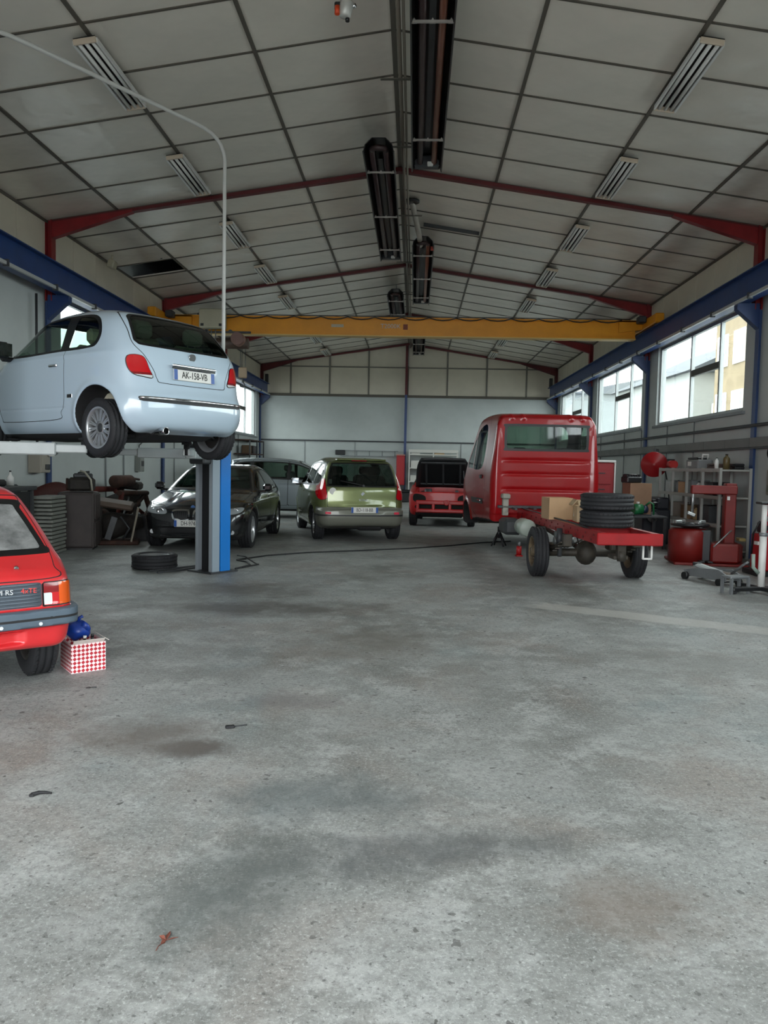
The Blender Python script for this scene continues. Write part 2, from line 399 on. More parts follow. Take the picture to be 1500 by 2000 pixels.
for x in (-4.6, -2.5, 1.9, 3.6): m.b2((x-0.012, YB-0.02, 0.3), (x+0.012, YB, 2.44))
m.build('wall_joint', M_gry, wallB)

# ---- roof deck, ceiling panels, tees
deck = MB()
for s in (-1, 1):
    xe = XL-0.2 if s < 0 else XR+0.2
    deck.prism([(XC, ZR+0.55), (xe, ceil_z(xe)+0.55), (xe, ceil_z(xe)+0.65), (XC, ZR+0.65)], 1, YF-0.2, YB+0.2)
ceil = deck.build('ceiling', M_dark); tag(ceil, 'pitched ceiling of large pale panels in a dark grid', 'ceiling', kind='structure')
ang = math.atan(SLOPE)
def panel_mesh(w): return MB().box((0, 0, 0.02), (w/math.cos(ang)-0.006, STEP-0.006, 0.04)).mesh('ceiling_panel', M_ceil)
PW = {1.62: panel_mesh(1.62), 'e': panel_mesh((XR-XC)-4.86)}
for s in (-1, 1):
    for c in range(4):
        x0 = 1.62*c; x1 = x0+1.62 if c < 3 else (XR-XC); xm = XC+s*(x0+x1)/2
        for k in range(27):
            y = FRAMES[0]-STEP*(k+0.5)
            if s < 0 and c == 3 and k == 14: continue          # the missing panel
            o = link('ceiling_panel', PW['e' if c == 3 else 1.62], ceil, (xm, y, ceil_z(xm)))
            o.rotation_euler = (random.uniform(-0.003, 0.003), s*ang+random.uniform(-0.002, 0.002), 0)
    # main tees along the hall and cross tees
    for c in range(1, 4):
        x = XC+s*1.62*c
        MB().box((0, 0, 0), (0.045, YB-YF, 0.03)).build('ceiling_main_tee', M_tee, ceil, (x, (YB+YF)/2, ceil_z(x)-0.006), (0, s*ang, 0))
    ctm = MB().box((0, 0, 0), ((XR-XC)/math.cos(ang), 0.03, 0.02)).mesh('ceiling_cross_tee', M_tee)
    for k in range(28):
        link('ceiling_cross_tee', ctm, ceil, (XC+s*(XR-XC)/2, FRAMES[0]-STEP*k, (ZE+ZR)/2-0.003), (0, s*ang, 0))
MB().b2((XC-0.03, YF, ZR-0.02), (XC+0.03, YB, ZR+0.02)).build('ridge_strip', M_tee, ceil)
# near part of the ceiling, overhead and out of view
for s in (-1, 1):
    xe = XL if s < 0 else XR; y1 = FRAMES[0]-STEP*27
    MB().prism([(XC, ZR), (xe, ZE), (xe, ZE+0.04), (XC, ZR+0.04)], 1, YF, y1).build('ceiling_panel_run', M_ceil, ceil)

# ---- windows
def window(idx, x, s, y0, y1, fr, transom):
    # s: direction from the wall into the room
    root = thing('window_%d' % idx, (['farthest', 'third nearest', 'nearest fully visible', 'near hidden', 'nearest hidden'][(idx-1) % 5]+' three-light window in the right wall' if s < 0 else ['farthest', 'middle', 'nearest'][idx-6]+' three-light window in the left wall'), 'window', (x-s*0.1, (y0+y1)/2, WIN_Z0))
    root['kind'] = 'structure'
    H = WIN_Z1-WIN_Z0; hw = (y1-y0)/2; w = 0.07
    m = MB(); m.b2((-.04, -hw, 0), (.04, -hw+w, H)); m.b2((-.04, hw-w, 0), (.04, hw, H)); m.b2((-.04, -hw+w, 0), (.04, hw-w, w)); m.b2((-.04, -hw+w, H-w), (.04, hw-w, H)); m.build('window_frame', M_alu, root)
    ys = [-hw+w]+[-hw+f*2*hw for f in fr]+[hw-w]
    for f in ys[1:-1]: MB().b2((-.035, f-.035, w), (.035, f+.035, H-w)).build('mullion', M_alu, root)
    for i, (a, b) in enumerate(zip(ys[:-1], ys[1:])):
        a += .036 if i else 0; b -= .036 if i < len(ys)-2 else 0
        if i == transom:
            MB().b2((-.035, a, H*0.50), (.035, b, H*0.57)).build('transom', mat('dark_transom', '45423c', 0.5), root)
            MB().b2((-.004, a, w), (.004, b, H*0.50)).build('pane', M_pane, root); MB().b2((-.004, a, H*.57), (.004, b, H-w)).build('pane', M_pane, root)
        else: MB().b2((-.004, a, w), (.004, b, H-w)).build('pane', M_pane, root)
    MB().b2((s*0.06, -hw-.1, -.06), (s*0.16, hw+.1, -.005)).build('window_sill', M_gry, root)
    return root
for k, (a, b) in enumerate(WIN_Y): window(k+1, XR, -1, a, b, (0.27, 0.585), 1)
for k, (a, b) in enumerate(WIN_Y[:3]): window(k+6, XL, 1, a, b, (0.33, 0.67), 1)

# ---- portal frames
for k, y in enumerate(FRAMES):
    nm = ['at the back end wall', 'third from the front, beyond the yellow crane bridge', 'second from the front, just behind the crane bridge', 'nearest one whose red knees are in view', 'overhead in front of the lifted car', 'beside the front doorway'][k]
    root = thing('portal_frame', 'red steel portal frame '+nm, 'steel frame', (XC, y, 0), group='portal frames of the hall'); root['kind'] = 'structure'
    for s in (-1, 1):
        xw = (XL if s < 0 else XR)-XC
        m = MB(); m.b2((xw-s*0.15, -0.08, 4.2), (xw-s*0.135, 0.08, ZE)); m.b2((xw-s*0.135, -.012, 4.2), (xw-s*0.035, .012, ZE)); m.b2((xw-s*0.05, -0.08, 4.2), (xw-s*0.03, .08, ZE)); m.build('column_upper', M_red if k else M_dkred, root)
        m = MB(); m.b2((xw-s*0.065, -0.07, 0), (xw-s*0.05, 0.07, 4.2)); m.b2((xw-s*0.05, -.012, 0), (xw, .012, 4.2)); m.build('column_lower', M_dkblue, root)
        m = MB(); n0 = (0, ZR-.03); x1 = xw-s*0.14
        z1 = ceil_z(XC+x1)-.03
        m.prism([(0, ZR-.02), (x1, z1), (x1, z1-.05), (0, ZR-.09)], 1, -.055, .055); m.build('rafter', M_dkred, root)
        x2 = xw-s*1.55
        m = MB(); m.prism([(x1, z1-.03), (x2, ceil_z(XC+x2)-.05), (x2, ceil_z(XC+x2)-.09), (x1, z1-.30)], 1, -.06, .06); m.build('haunch', M_red if k else M_dkred, root)
# gable post in the middle of the back wall
gp = thing('gable_post', 'slim steel gable post on the back wall, dark red above and blue below', 'post', (-0.42, YB-0.16, 0)); gp['kind'] = 'structure'
MB().box((0, 0, 5.4), (.1, .1, 2.0)).build('post_upper', M_dkred, gp); MB().box((0, 0, 2.2), (.1, .1, 4.4)).build('post_lower', M_blue, gp)

# ---- crane runway beams
RZ0, RZ1 = 4.30, 4.76
for s, side in ((-1, 'left'), (1, 'right')):
    xw = XL if s < 0 else XR; xb = xw-s*0.34
    root = thing('crane_runway_beam', 'long blue steel crane runway beam along the %s wall' % side, 'beam', (xb, 0, 0), group='crane runway beams')
    m = MB(); m.b2((-.10, YF+.3, RZ1-.02), (.10, YB-.25, RZ1)); m.b2((-.10, YF+.3, RZ0), (.10, YB-.25, RZ0+.02)); m.b2((-.012, YF+.3, RZ0+.02), (.012, YB-.25, RZ1-.02)); m.build('beam_section', M_blue, root)
    MB().b2((-.025, YF+.3, RZ1), (.025, YB-.25, RZ1+.04)).build('rail', M_dkg, root)
    for y in FRAMES[:5]:
        m = MB(); m.prism([(s*.27, RZ0), (-s*.10, RZ0), (-s*.10, RZ0-.10), (s*.27, RZ0-.42)], 1, y-.07, y+.07); m.build('corbel_bracket', mat('bracket_blue', '16305e', 0.45), root)
    m = MB(); m.box((0, YB-.35, RZ1+.2), (.12, .16, .36)); m.build('end_stop', M_blk, root)
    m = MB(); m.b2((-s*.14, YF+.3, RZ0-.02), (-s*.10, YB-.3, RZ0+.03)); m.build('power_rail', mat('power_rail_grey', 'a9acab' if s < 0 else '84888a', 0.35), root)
    m = MB()
    for y in np.arange(YF+1, YB-1, 1.55): m.b2((-s*.16, y-.02, RZ0-.04), (-s*.08, y+.02, RZ0+.06))
    m.build('power_rail_clip', M_dkg, root)

# ---- pipes and trunking on the right wall
def wall_run(name, label, cat, y0, y1, z, d, h, m, x=XR, s=-1, round_=True):
    b = MB()
    if round_: b.cyl((x+s*(d+.03), y0, z), (x+s*(d+.03), y1, z), d, n=10)
    else: b.b2((x, y0, z-h/2), (x+s*d, y1, z+h/2))
    o = b.build(name, m); tag(o, label, cat); return o
wall_run('wall_pipe', 'dark horizontal pipe on the right wall just under the window sills', 'pipe', YF+.5, YB-.1, 2.27, 0.03, 0, M_dkg)
tr = thing('cable_trunking', 'grey cable trunking along the right wall above the storage rack', 'trunking', (XR, 0, 1.98))
me = MB().box((-0.055, 0, 0), (.11, 1.02, .16), bev=0.006).mesh('trunking_length', mat('trunking_grey', '6b6c6a', 0.55, var=0.12, vscale=2))
for k in range(26): link('trunking_length', me, tr, (0, FRAMES[0]-STEP*(k+.5), random.uniform(-.002, .002)))
MB().b2((-.09, YF+.6, -.105), (-.02, YB-.2, -.082)).build('black_under_strip', M_blk, tr)  # black strip running along the underside of the trunking
m = MB()
for y in (27.4, 24.2, 21.5, 19.9, 17.9, 16.2, 12.4, 10.5): m.cyl((XR-.025, y, .6), (XR-.025, y, 2.5), .012, n=8)
o = m.build('wall_conduit_drop', M_gry); o.parent = wallR
m = MB()
for y in (28.0, 25.0, 22.3, 20.5, 16.9, 15.9, 11.4): m.cyl((XL+.025, y, .5), (XL+.025, y, 2.6), .014, n=8)
o = m.build('wall_conduit_drop', M_gry); o.parent = wallL

# ---- buildings seen through the right-hand windows
def house(name, label, x, y, rz, w, d, h, roofh, mw, mr, rows, cols):
    root = thing(name, label, 'building', (x, y, -.21), rz)
    MB().b2((-w/2, -d/2, 0), (w/2, d/2, h)).build('wall', mw, root)
    MB().prism([(-w/2-.4, h), (w/2+.4, h), (0, h+roofh)], 1, -d/2-.4, d/2+.4).build('roof', mr, root)
    mg = mat('house_window_glass', '8a98a0', 0.15); mf = mat('house_window_frame', 'f0f0ee', 0.5)
    for r in range(rows):
        for c in range(cols):
            for face in (0, 1):
                L_ = w if face == 0 else d
                t = -L_/2+L_*(c+.5)/cols; z = 1.2+r*2.9
                f = MB(); g = MB()
                if face == 0: f.b2((t-.65, -d/2-.06, z), (t+.65, -d/2-.005, z+1.6)); g.b2((t-.5, -d/2-.09, z+.12), (t+.5, -d/2-.065, z+1.48))
                else: f.b2((-w/2-.06, t-.65, z), (-w/2-.005, t+.65, z+1.6)); g.b2((-w/2-.09, t-.5, z+.12), (-w/2-.065, t+.5, z+1.48))
                fo = f.build('window', mf, root); g.build('pane', mg, fo)
    return root
house('white_house', 'white rendered house with grey roof outside the nearest right-hand window', 21.5, 53, 0.05, 12, 14, 7.5, 3.0, mat('white_render', '9fa19d', 0.8, var=.04), mat('grey_slates', '4c5156', 0.8, var=.1), 2, 3)
house('stone_house', 'tall beige stone house outside the nearest right-hand window', 19, 38, 0.0, 7, 6, 14, 3, mat('beige_stone', '8a7a60', 0.9, col2='766850', vscale=1.5), mat('brown_tiles', '8a6f60', 0.8, var=.1), 3, 3)
house('grey_shed', 'long pale industrial shed outside the far right-hand windows', 24, 88, 0.0, 18, 26, 9, 2, mat('pale_sheeting', '8f9494', 0.6), mat('pale_roof', '6c7073', 0.6), 1, 4)
house('yard_house', 'pale house across the yard outside the left-hand windows', -24, 26, 0.0, 12, 30, 7, 3, MATS['white_render'], MATS['grey_slates'], 2, 4)
# ================================================================ vehicle bodies: implicit surface -> mesh -> cut into panels
def cr(pts, n=8, closed=False):
    """Catmull-Rom through points; a point with a third value 1 is a corner"""
    P = [tuple(p[:2]) for p in pts]; C = [len(p) > 2 and p[2] for p in pts]; N = len(P); out = []
    for i in range(N if closed else N-1):
        p1, p2 = np.array(P[i]), np.array(P[(i+1) % N])
        p0 = np.array(P[i-1]) if (closed or i > 0) and not C[i] else p1-(p2-p1)*.5
        p3 = np.array(P[(i+2) % N]) if (closed or i+2 < N) and not C[(i+1) % N] else p2+(p2-p1)*.5
        for t in np.arange(n)/n:
            out.append(0.5*((2*p1)+(p2-p0)*t+(2*p0-5*p1+4*p2-p3)*t*t+(3*p1-p0-3*p2+p3)*t**3))
    if not closed: out.append(np.array(P[-1]))
    return np.array(out)
def poly_sd(poly, x, y):
    """signed distance to closed polygon, negative inside"""
    poly = np.asarray(poly, float); x = np.asarray(x, float); y = np.asarray(y, float)
    d2 = np.full(x.shape, 1e9); ins = np.zeros(x.shape, bool)
    for (ax, ay), (bx, by) in zip(poly, np.roll(poly, -1, axis=0)):
        ex, ey = bx-ax, by-ay; L = ex*ex+ey*ey
        if L < 1e-12: continue
        wx, wy = x-ax, y-ay; t = np.clip((wx*ex+wy*ey)/L, 0, 1)
        d2 = np.minimum(d2, (wx-ex*t)**2+(wy-ey*t)**2)
        c = (ay > y) != (by > y)
        if by != ay: ins ^= c & (x < (bx-ax)*(y-ay)/(by-ay)+ax)
    d = np.sqrt(d2)
    return np.where(ins, -d, d)
class Grid2:
    """sampled signed distance of an outline, looked up bilinearly"""
    def __init__(s, poly, h=0.02, pad=0.5):
        poly = np.asarray(poly); s.h = h; s.o = poly.min(0)-pad; n = np.ceil((poly.max(0)+pad-s.o)/h).astype(int)+1
        X, Y = np.meshgrid(s.o[0]+h*np.arange(n[0]), s.o[1]+h*np.arange(n[1]), indexing='ij')
        s.d = poly_sd(poly, X, Y); s.n = n
    def __call__(s, x, y):
        u = np.clip((x-s.o[0])/s.h, 0, s.n[0]-1.001); v = np.clip((y-s.o[1])/s.h, 0, s.n[1]-1.001)
        i = u.astype(int); j = v.astype(int); a = u-i; b = v-j; d = s.d
        return d[i, j]*(1-a)*(1-b)+d[i+1, j]*a*(1-b)+d[i, j+1]*(1-a)*b+d[i+1, j+1]*a*b
def smax(a, b, k):
    h = np.maximum(k-np.abs(a-b), 0)/k
    return np.maximum(a, b)+h*h*k*0.25
def smin(a, b, k): return -smax(-a, -b, k)
def sstep(a, b, x):
    t = np.clip((x-a)/(b-a), 0, 1); return t*t*(3-2*t)
def tab(pts):
    c = cr(pts, 8); xs, ys = c[:, 0], c[:, 1]; o = np.argsort(xs); xs, ys = xs[o], ys[o]
    return lambda x: np.interp(x, xs, ys)
def surface_nets(F, lo, hi, h):
    n = np.ceil((np.array(hi)-np.array(lo))/h).astype(int)+1
    ax = [lo[i]+h*np.arange(n[i]) for i in range(3)]
    X, Y, Z = np.meshgrid(*ax, indexing='ij'); G = F(X, Y, Z).astype(np.float32)
    s = G < 0
    c = np.zeros(tuple(n-1), np.int8)
    corners = [(i, j, k) for i in (0, 1) for j in (0, 1) for k in (0, 1)]
    for i, j, k in corners: c += s[i:n[0]-1+i, j:n[1]-1+j, k:n[2]-1+k]
    cells = np.argwhere((c > 0) & (c < 8)); idx = -np.ones(tuple(n-1), int); idx[tuple(cells.T)] = np.arange(len(cells))
    acc = np.zeros((len(cells), 3)); cnt = np.zeros(len(cells))
    for a in corners:
        for e in range(3):
            if a[e]: continue
            b = list(a); b[e] = 1
            ga = G[tuple((cells+a).T)]; gb = G[tuple((cells+b).T)]; m = (ga < 0) != (gb < 0)
            t = np.where(m, ga/np.where(m, ga-gb, 1), 0); p = np.repeat(np.array(a, float)[None], len(cells), 0); p[:, e] += t
            acc[m] += p[m]; cnt[m] += 1
    V = np.array(lo)+h*(cells+acc/cnt[:, None])
    T = []
    for e in range(3):
        u, v = [(1, 2), (2, 0), (0, 1)][e]
        sl0 = [slice(None)]*3; sl1 = [slice(None)]*3; sl0[e] = slice(0, -1); sl1[e] = slice(1, None)
        A = s[tuple(sl0)]; B = s[tuple(sl1)]; E = np.argwhere(A != B)
        E = E[(E[:, u] > 0) & (E[:, v] > 0) & (E[:, u] < n[u]-1) & (E[:, v] < n[v]-1)]
        if not len(E): continue
        fl = A[tuple(E.T)]
        def at_(du, dv):
            q = E.copy(); q[:, u] += du; q[:, v] += dv; return idx[tuple(q.T)]
        a, b, c_, d = at_(-1, -1), at_(0, -1), at_(0, 0), at_(-1, 0)
        q = np.stack([a, b, c_, d], 1); q[~fl] = q[~fl][:, ::-1]
        T.append(q[:, [0, 1, 2]]); T.append(q[:, [0, 2, 3]])
    return V, np.concatenate(T)
class Shell:
    def __init__(s, F, lo, hi, h):
        s.F = F; s.V, s.T = surface_nets(F, lo, hi, h); s.h = h
        for _ in range(2):
            g, f = s.grad(s.V); s.V = s.V-np.clip(f, -h, h)[:, None]*g/np.maximum((g*g).sum(1), .05)[:, None]
        g, _ = s.grad(s.V); s.N = g/np.maximum(np.linalg.norm(g, axis=1), 1e-6)[:, None]
        v = s.V[s.T]; gn = np.cross(v[:, 1]-v[:, 0], v[:, 2]-v[:, 0])
        fl = (gn*s.N[s.T].mean(1)).sum(1) < 0; s.T[fl] = s.T[fl][:, ::-1]
        s.t = np.zeros(len(s.T), int)
        s.names = {0: None}
    def grad(s, P):
        e = 0.004; x, y, z = P.T; F = s.F
        g = np.stack([(F(x+e, y, z)-F(x-e, y, z))/(2*e), (F(x, y+e, z)-F(x, y-e, z))/(2*e), (F(x, y, z+e)-F(x, y, z-e))/(2*e)], 1)
        return g, F(x, y, z)
    def carve(s, f, frm, new, gate=None):
        """cut the triangles tagged frm along f=0; the side f>0 becomes tag new"""
        frm = frm if isinstance(frm, (list, tuple)) else [frm]
        val = f(s.V[:, 0], s.V[:, 1], s.V[:, 2]); val = np.where(np.abs(val) < 1e-7, 1e-7, val)
        sel = np.isin(s.t, frm)
        if gate is not None: sel &= gate(s.V[s.T].mean(1), s.N[s.T].mean(1))
        pos = val[s.T] > 0; k = pos.sum(1)
        s.t[sel & (k == 3)] = new
        mix = np.where(sel & ((k == 1) | (k == 2)))[0]
        if not len(mix): return
        T = s.T[mix]; P = pos[mix]; km = k[mix]
        lone_pos = km == 1
        L = np.where(lone_pos[:, None], P, ~P); r = L.argmax(1)
        a = T[np.arange(len(T)), r]; b = T[np.arange(len(T)), (r+1) % 3]; c = T[np.arange(len(T)), (r+2) % 3]
        E = np.sort(np.concatenate([np.stack([a, b], 1), np.stack([a, c], 1)]), 1); U, inv = np.unique(E, axis=0, return_inverse=True); inv = inv.ravel()
        va, vb = val[U[:, 0]], val[U[:, 1]]; t = np.clip(va/(va-vb), 0.02, 0.98)[:, None]
        nv = s.V[U[:, 0]]*(1-t)+s.V[U[:, 1]]*t; nn = s.N[U[:, 0]]*(1-t)+s.N[U[:, 1]]*t; nn /= np.linalg.norm(nn, axis=1)[:, None]
        base = len(s.V); s.V = np.concatenate([s.V, nv]); s.N = np.concatenate([s.N, nn])
        p = base+inv[:len(T)]; q = base+inv[len(T):]
        old = s.t[mix]; ta = np.where(lone_pos, new, old); tb = np.where(lone_pos, old, new)
        keep = np.ones(len(s.T), bool); keep[mix] = False
        s.T = np.concatenate([s.T[keep], np.stack([a, p, q], 1), np.stack([p, b, c], 1), np.stack([p, c, q], 1)])
        s.t = np.concatenate([s.t[keep], ta, tb, tb])
    def region(s, f, frm, new, seam=None, w=0.004, gate=None):
        """inside region f>0; optional seam band of half width w"""
        if seam is not None:
            s.carve(lambda x, y, z: f(x, y, z)+w, frm, seam, gate); s.carve(lambda x, y, z: f(x, y, z)-w, seam, new, gate)
        else: s.carve(f, frm, new, gate)
    def out(s, tags, name, m, parent, off=0.0, cond=None):
        sel = np.isin(s.t, tags if isinstance(tags, (list, tuple)) else [tags])
        if cond is not None: sel &= cond(s.V[s.T].mean(1))
        T = s.T[sel]
        if not len(T): return None
        u, inv = np.unique(T, return_inverse=True); T = inv.reshape(-1, 3)
        V = s.V[u]+s.N[u]*off; N = s.N[u]
        me = bpy.data.meshes.new(name); me.vertices.add(len(V)); me.vertices.foreach_set('co', V.ravel())
        me.loops.add(len(T)*3); me.loops.foreach_set('vertex_index', T.ravel().astype(np.int32)); me.polygons.add(len(T))
        me.polygons.foreach_set('loop_start', np.arange(0, len(T)*3, 3, dtype=np.int32))
        me.update(calc_edges=True); me.validate()
        me.polygons.foreach_set('use_smooth', np.ones(len(me.polygons), bool))
        if len(me.vertices) == len(N): me.normals_split_custom_set_from_vertices(N.tolist())
        me.materials.append(m)
        return link(name, me, parent)
def out_pieces(S, tg, name, m, parent):
    """one object for each connected piece of the surface tagged tg"""
    tri = np.where(S.t == tg)[0]; T = S.T[tri]
    if not len(T): return
    lab = np.arange(len(S.V))
    while True:
        mn = lab[T].min(1); new = lab.copy()
        for k in range(3): np.minimum.at(new, T[:, k], mn)
        new = new[new]
        if (new == lab).all(): break
        lab = new
    tl = lab[T[:, 0]]; u, c = np.unique(tl, return_counts=True); big = set(u[c >= 40])
    for i, l in enumerate(sorted(big)):
        nt = 900+i; S.t[tri[tl == l]] = nt; S.out(nt, name, m, parent); S.t[tri[tl == l]] = tg
def side_poly(pts, r=0.0, n=6, closed=True):
    """field of an outline in the side view (x, z), inside positive"""
    g = Grid2(cr(pts, n, True), 0.015, 0.6)
    return lambda x, y, z: r-g(x, z)
def rear_poly(pts, r=0.0, n=6, sym=True):
    g = Grid2(cr(pts, n, True), 0.015, 0.6)
    return lambda x, y, z: r-g(np.abs(y) if sym else y, z)
def car_field(prof, plan, sect, k=0.16, bow_r=0.10, bow_f=0.16, crown=0.03, xm=1.2, arches=(), arch_r=0.33, arch_in=0.45, flare=0.012, extra=None, zfloor=0.18, karc=0.015):
    g = Grid2(prof, 0.015, 0.6); W = tab(plan); S = tab(sect)
    x0, x1 = prof[:, 0].min(), prof[:, 0].max()
    def F(x, y, z):
        ay = np.abs(y); y2 = y*y
        xs = x-bow_r*y2*sstep(xm, x0+.3, x)*1.0+bow_f*y2*sstep(xm, x1-.3, x)
        zs = z+crown*y2
        a = g(xs, zs)
        b = (ay-(W(x)+S(z)))*0.97
        f = smax(a, b, k)
        for ax_, az_ in arches:
            r = np.sqrt((x-ax_)**2+(z-az_)**2)
            side = sstep(.45, .62, ay)
            f = f-flare*np.exp(-((r-arch_r-.02)/.05)**2)*side*(z > az_-.15)
            cyl = np.maximum(r-arch_r, arch_in-ay)
            f = smax(f, -cyl, karc)
        if extra is not None: f = extra(f, x, y, z, ay)
        return f
    return F
# ---- wheels
M_tyre = mat('tyre_rubber', '202124', 0.72, var=0.15, vscale=20)
M_alloy = mat('alloy_silver', 'b9bcbe', 0.3, metal=0.7)
M_steelrim = mat('steel_rim_dark', '4b4844', 0.55, metal=0.4, var=0.2, vscale=10)
M_brake = mat('brake_iron', '3a3836', 0.6, metal=0.5)
def tyre_mb(R, w, rr, n=48, grooves=3, tread=True):
    m = MB(); hw = w/2
    pr = [(rr, -hw*.80), (rr+.012, -hw*.88), (rr+(R-rr)*.35, -hw), (rr+(R-rr)*.7, -hw*.98), (R-.014, -hw*.86), (R, -hw*.74)]
    gs = np.linspace(-hw*.5, hw*.5, grooves)
    for g in gs: pr += [(R, g-.007), (R-.009, g-.005), (R-.009, g+.005), (R, g+.007)]
    pr += [(R, hw*.74), (R-.014, hw*.86), (rr+(R-rr)*.7, hw*.98), (rr+(R-rr)*.35, hw), (rr+.012, hw*.88), (rr, hw*.80), (rr-.01, 0)]
    m.lathe(pr, (0, 1, 0), n=n, close=True)
    if tread:
        for i in range(40):
            for sg in (-1, 1):
                a = 2*math.pi*(i+.25*sg)/40
                M = Matrix.Rotation(a, 4, 'Y') @ Matrix.Translation((R+.001, sg*hw*.66, 0))
                m.box((0, 0, 0), (.006, hw*.2, 2*math.pi*R/40*.62), rot=(sg*.2, 0, 0), M=M)
    return m
def wheel(parent, name, loc, R, w, rr, side, spokes=5, style='alloy', mrim=None, spin=0.0, hub=None):
    """side=+1: outer face towards +y"""
    key = ('wheel', R, w, rr, spokes, style)
    t = bpy.data.objects.new(name, None); COL.objects.link(t); t.parent = parent; t.location = loc; t.rotation_euler = (0, spin, 0 if side > 0 else math.pi)
    if key not in MATS:
        tm = tyre_mb(R, w, rr).mesh('tyre', M_tyre)
        hw = w/2; m = MB()
        m.lathe([(rr+.004, hw*.84), (rr-.012, hw*.86), (rr-.02, hw*.70), (rr-.025, -hw*.8), (rr+.004, -hw*.84)], (0, 1, 0), n=40)
        if style == 'multi':          # many thin spokes round a dark hub
            m.lathe([(0, hw*.52), (rr*.34, hw*.52), (rr*.36, hw*.40), (rr*.36, hw*.2)], (0, 1, 0), n=32)
            for i in range(spokes):
                for o in (-.07, .07):
                    M = Matrix.Rotation(2*math.pi*i/spokes+o, 4, 'Y')
                    m.box((rr*.66, hw*.5, 0), (rr*.66, .018, rr*.075), M=M)
            m.lathe([(rr*.98, hw*.70), (rr*.98, hw*.52), (rr*.90, hw*.55)], (0, 1, 0), n=32)
        elif style == 'steel':
            m.lathe([(0, hw*.35), (rr*.30, hw*.35), (rr*.34, hw*.30), (rr*.45, hw*.12), (rr*.62, hw*.10), (rr*.75, hw*.28), (rr*.9, hw*.22), (rr*.97, hw*.1)], (0, 1, 0), n=36)
        elif style == 'truck':
            m.lathe([(0, hw*.95), (rr*.28, hw*.95), (rr*.30, hw*.55), (rr*.5, hw*.25), (rr*.8, hw*.05), (rr*.97, hw*.1)], (0, 1, 0), n=36)
            for i in range(6):
                a = 2*math.pi*i/6; m.cyl((rr*.45*math.cos(a), hw*.2, rr*.45*math.sin(a)), (rr*.45*math.cos(a), hw*.55, rr*.45*math.sin(a)), .014, n=6)
        else:
            m.lathe([(0, hw*.62), (rr*.22, hw*.62), (rr*.25, hw*.45), (rr*.25, hw*.2)], (0, 1, 0), n=24)
            for i in range(spokes):
                M = Matrix.Rotation(2*math.pi*i/spokes, 4, 'Y')
                m.box((rr*.6, hw*.55, 0), (rr*.8, .03, rr*.22), bev=.008, M=M)
        rm = m.mesh('rim', mrim or (M_alloy if style in ('alloy', 'multi') else M_steelrim))
        b = MB(); b.lathe([(rr*.30, 0), (rr*.30, hw*.12), (rr*.82, hw*.12), (rr*.82, -hw*.02), (rr*.3, -hw*.02)], (0, 1, 0), n=28); bm_ = b.mesh('brake_disc', M_brake)
        MATS[key] = (tm, rm, bm_)
    tm, rm, bm_ = MATS[key]
    link('tyre', tm, t); link('rim', rm, t); link('brake_disc', bm_, t)
    if hub: MB().lathe([(0, w*.27), (rr*.22, w*.27), (rr*.24, w*.2)], (0, 1, 0), n=20).build('hub_cap', hub, t)
    return t
M_plate = mat('number_plate_white', 'd9d8d2', 0.35)
M_plateb = mat('number_plate_blue', '1f4f9a', 0.35)
M_ink = mat('plate_ink', '111111', 0.5)
def plate(parent, loc, rot, text, name='number_plate'):
    """lies in local xz, facing -y before rot"""
    o = MB().box((0, 0, 0), (.52, .012, .11), bev=.004).build(name, M_plate, parent, loc, rot)
    MB().box((-.237, -.0068, 0), (.042, .003, .104)).build('plate_band', M_plateb, o); MB().box((.237, -.0068, 0), (.042, .003, .104)).build('plate_band', M_plateb, o)
    text_mesh('plate_lettering', text, .098, M_ink, o, (0, -.0075, 0), (math.pi/2, 0, 0), sx=.72)
    return o
def seat(parent, loc, m, w=.46, head=True):
    b = MB(); b.box((0, 0, .10), (.5, w, .16), bev=.05); b.box((-.25, 0, .42), (.14, w, .58), rot=(0, -.2, 0), bev=.05)
    if head: b.box((-.36, 0, .80), (.10, .26, .17), bev=.04); b.cyl((-.34, -.05, .66), (-.34, -.05, .78), .008, n=6); b.cyl((-.34, .05, .66), (-.34, .05, .78), .008, n=6)
    return b.build('seat', m, parent, loc)
M_seal = mat('window_seal_black', '0e0f10', 0.4)
M_seam = mat('panel_gap_dark', '15181a', 0.7)
M_under = mat('underbody_black', '1d1d1e', 0.8, var=.2, vscale=6)
M_cglass = glass('car_glass_green', 'a9bbb0', 0.03)
M_cglassd = glass('car_glass_dark', '6c7f78', 0.03)
M_chrome = mat('chrome', 'd6d8da', 0.08, metal=1.0)
M_lampr = mat('tail_lamp_red', 'c0101a', 0.12, coat=1.0)
M_lampd = mat('tail_lamp_dark_red', '7d0a12', 0.15, coat=1.0)
M_lampo = mat('indicator_orange', 'd9570f', 0.15, coat=1.0)
M_lampw = mat('lamp_clear', 'cfd3d4', 0.1, coat=1.0)
M_trim = mat('black_trim', '1a1b1d', 0.5)
M_inside = mat('interior_grey', '2d2e30', 0.8)
M_cloth = mat('seat_cloth', '3c4043', 0.9, var=.1)
def steering(parent, loc):
    m = MB(); pts = [(0.17*math.cos(a)*.35+0, .17*math.sin(a), .17*math.cos(a)*.94) for a in np.linspace(0, 2*math.pi, 25)]
    m.tube(pts, .014, 8); m.box((0, 0, 0), (.04, .3, .05), bev=.01); m.cyl((0, 0, 0), (.25, 0, -.1), .03, n=10)
    return m.build('steering_wheel', M_blk, parent, loc)
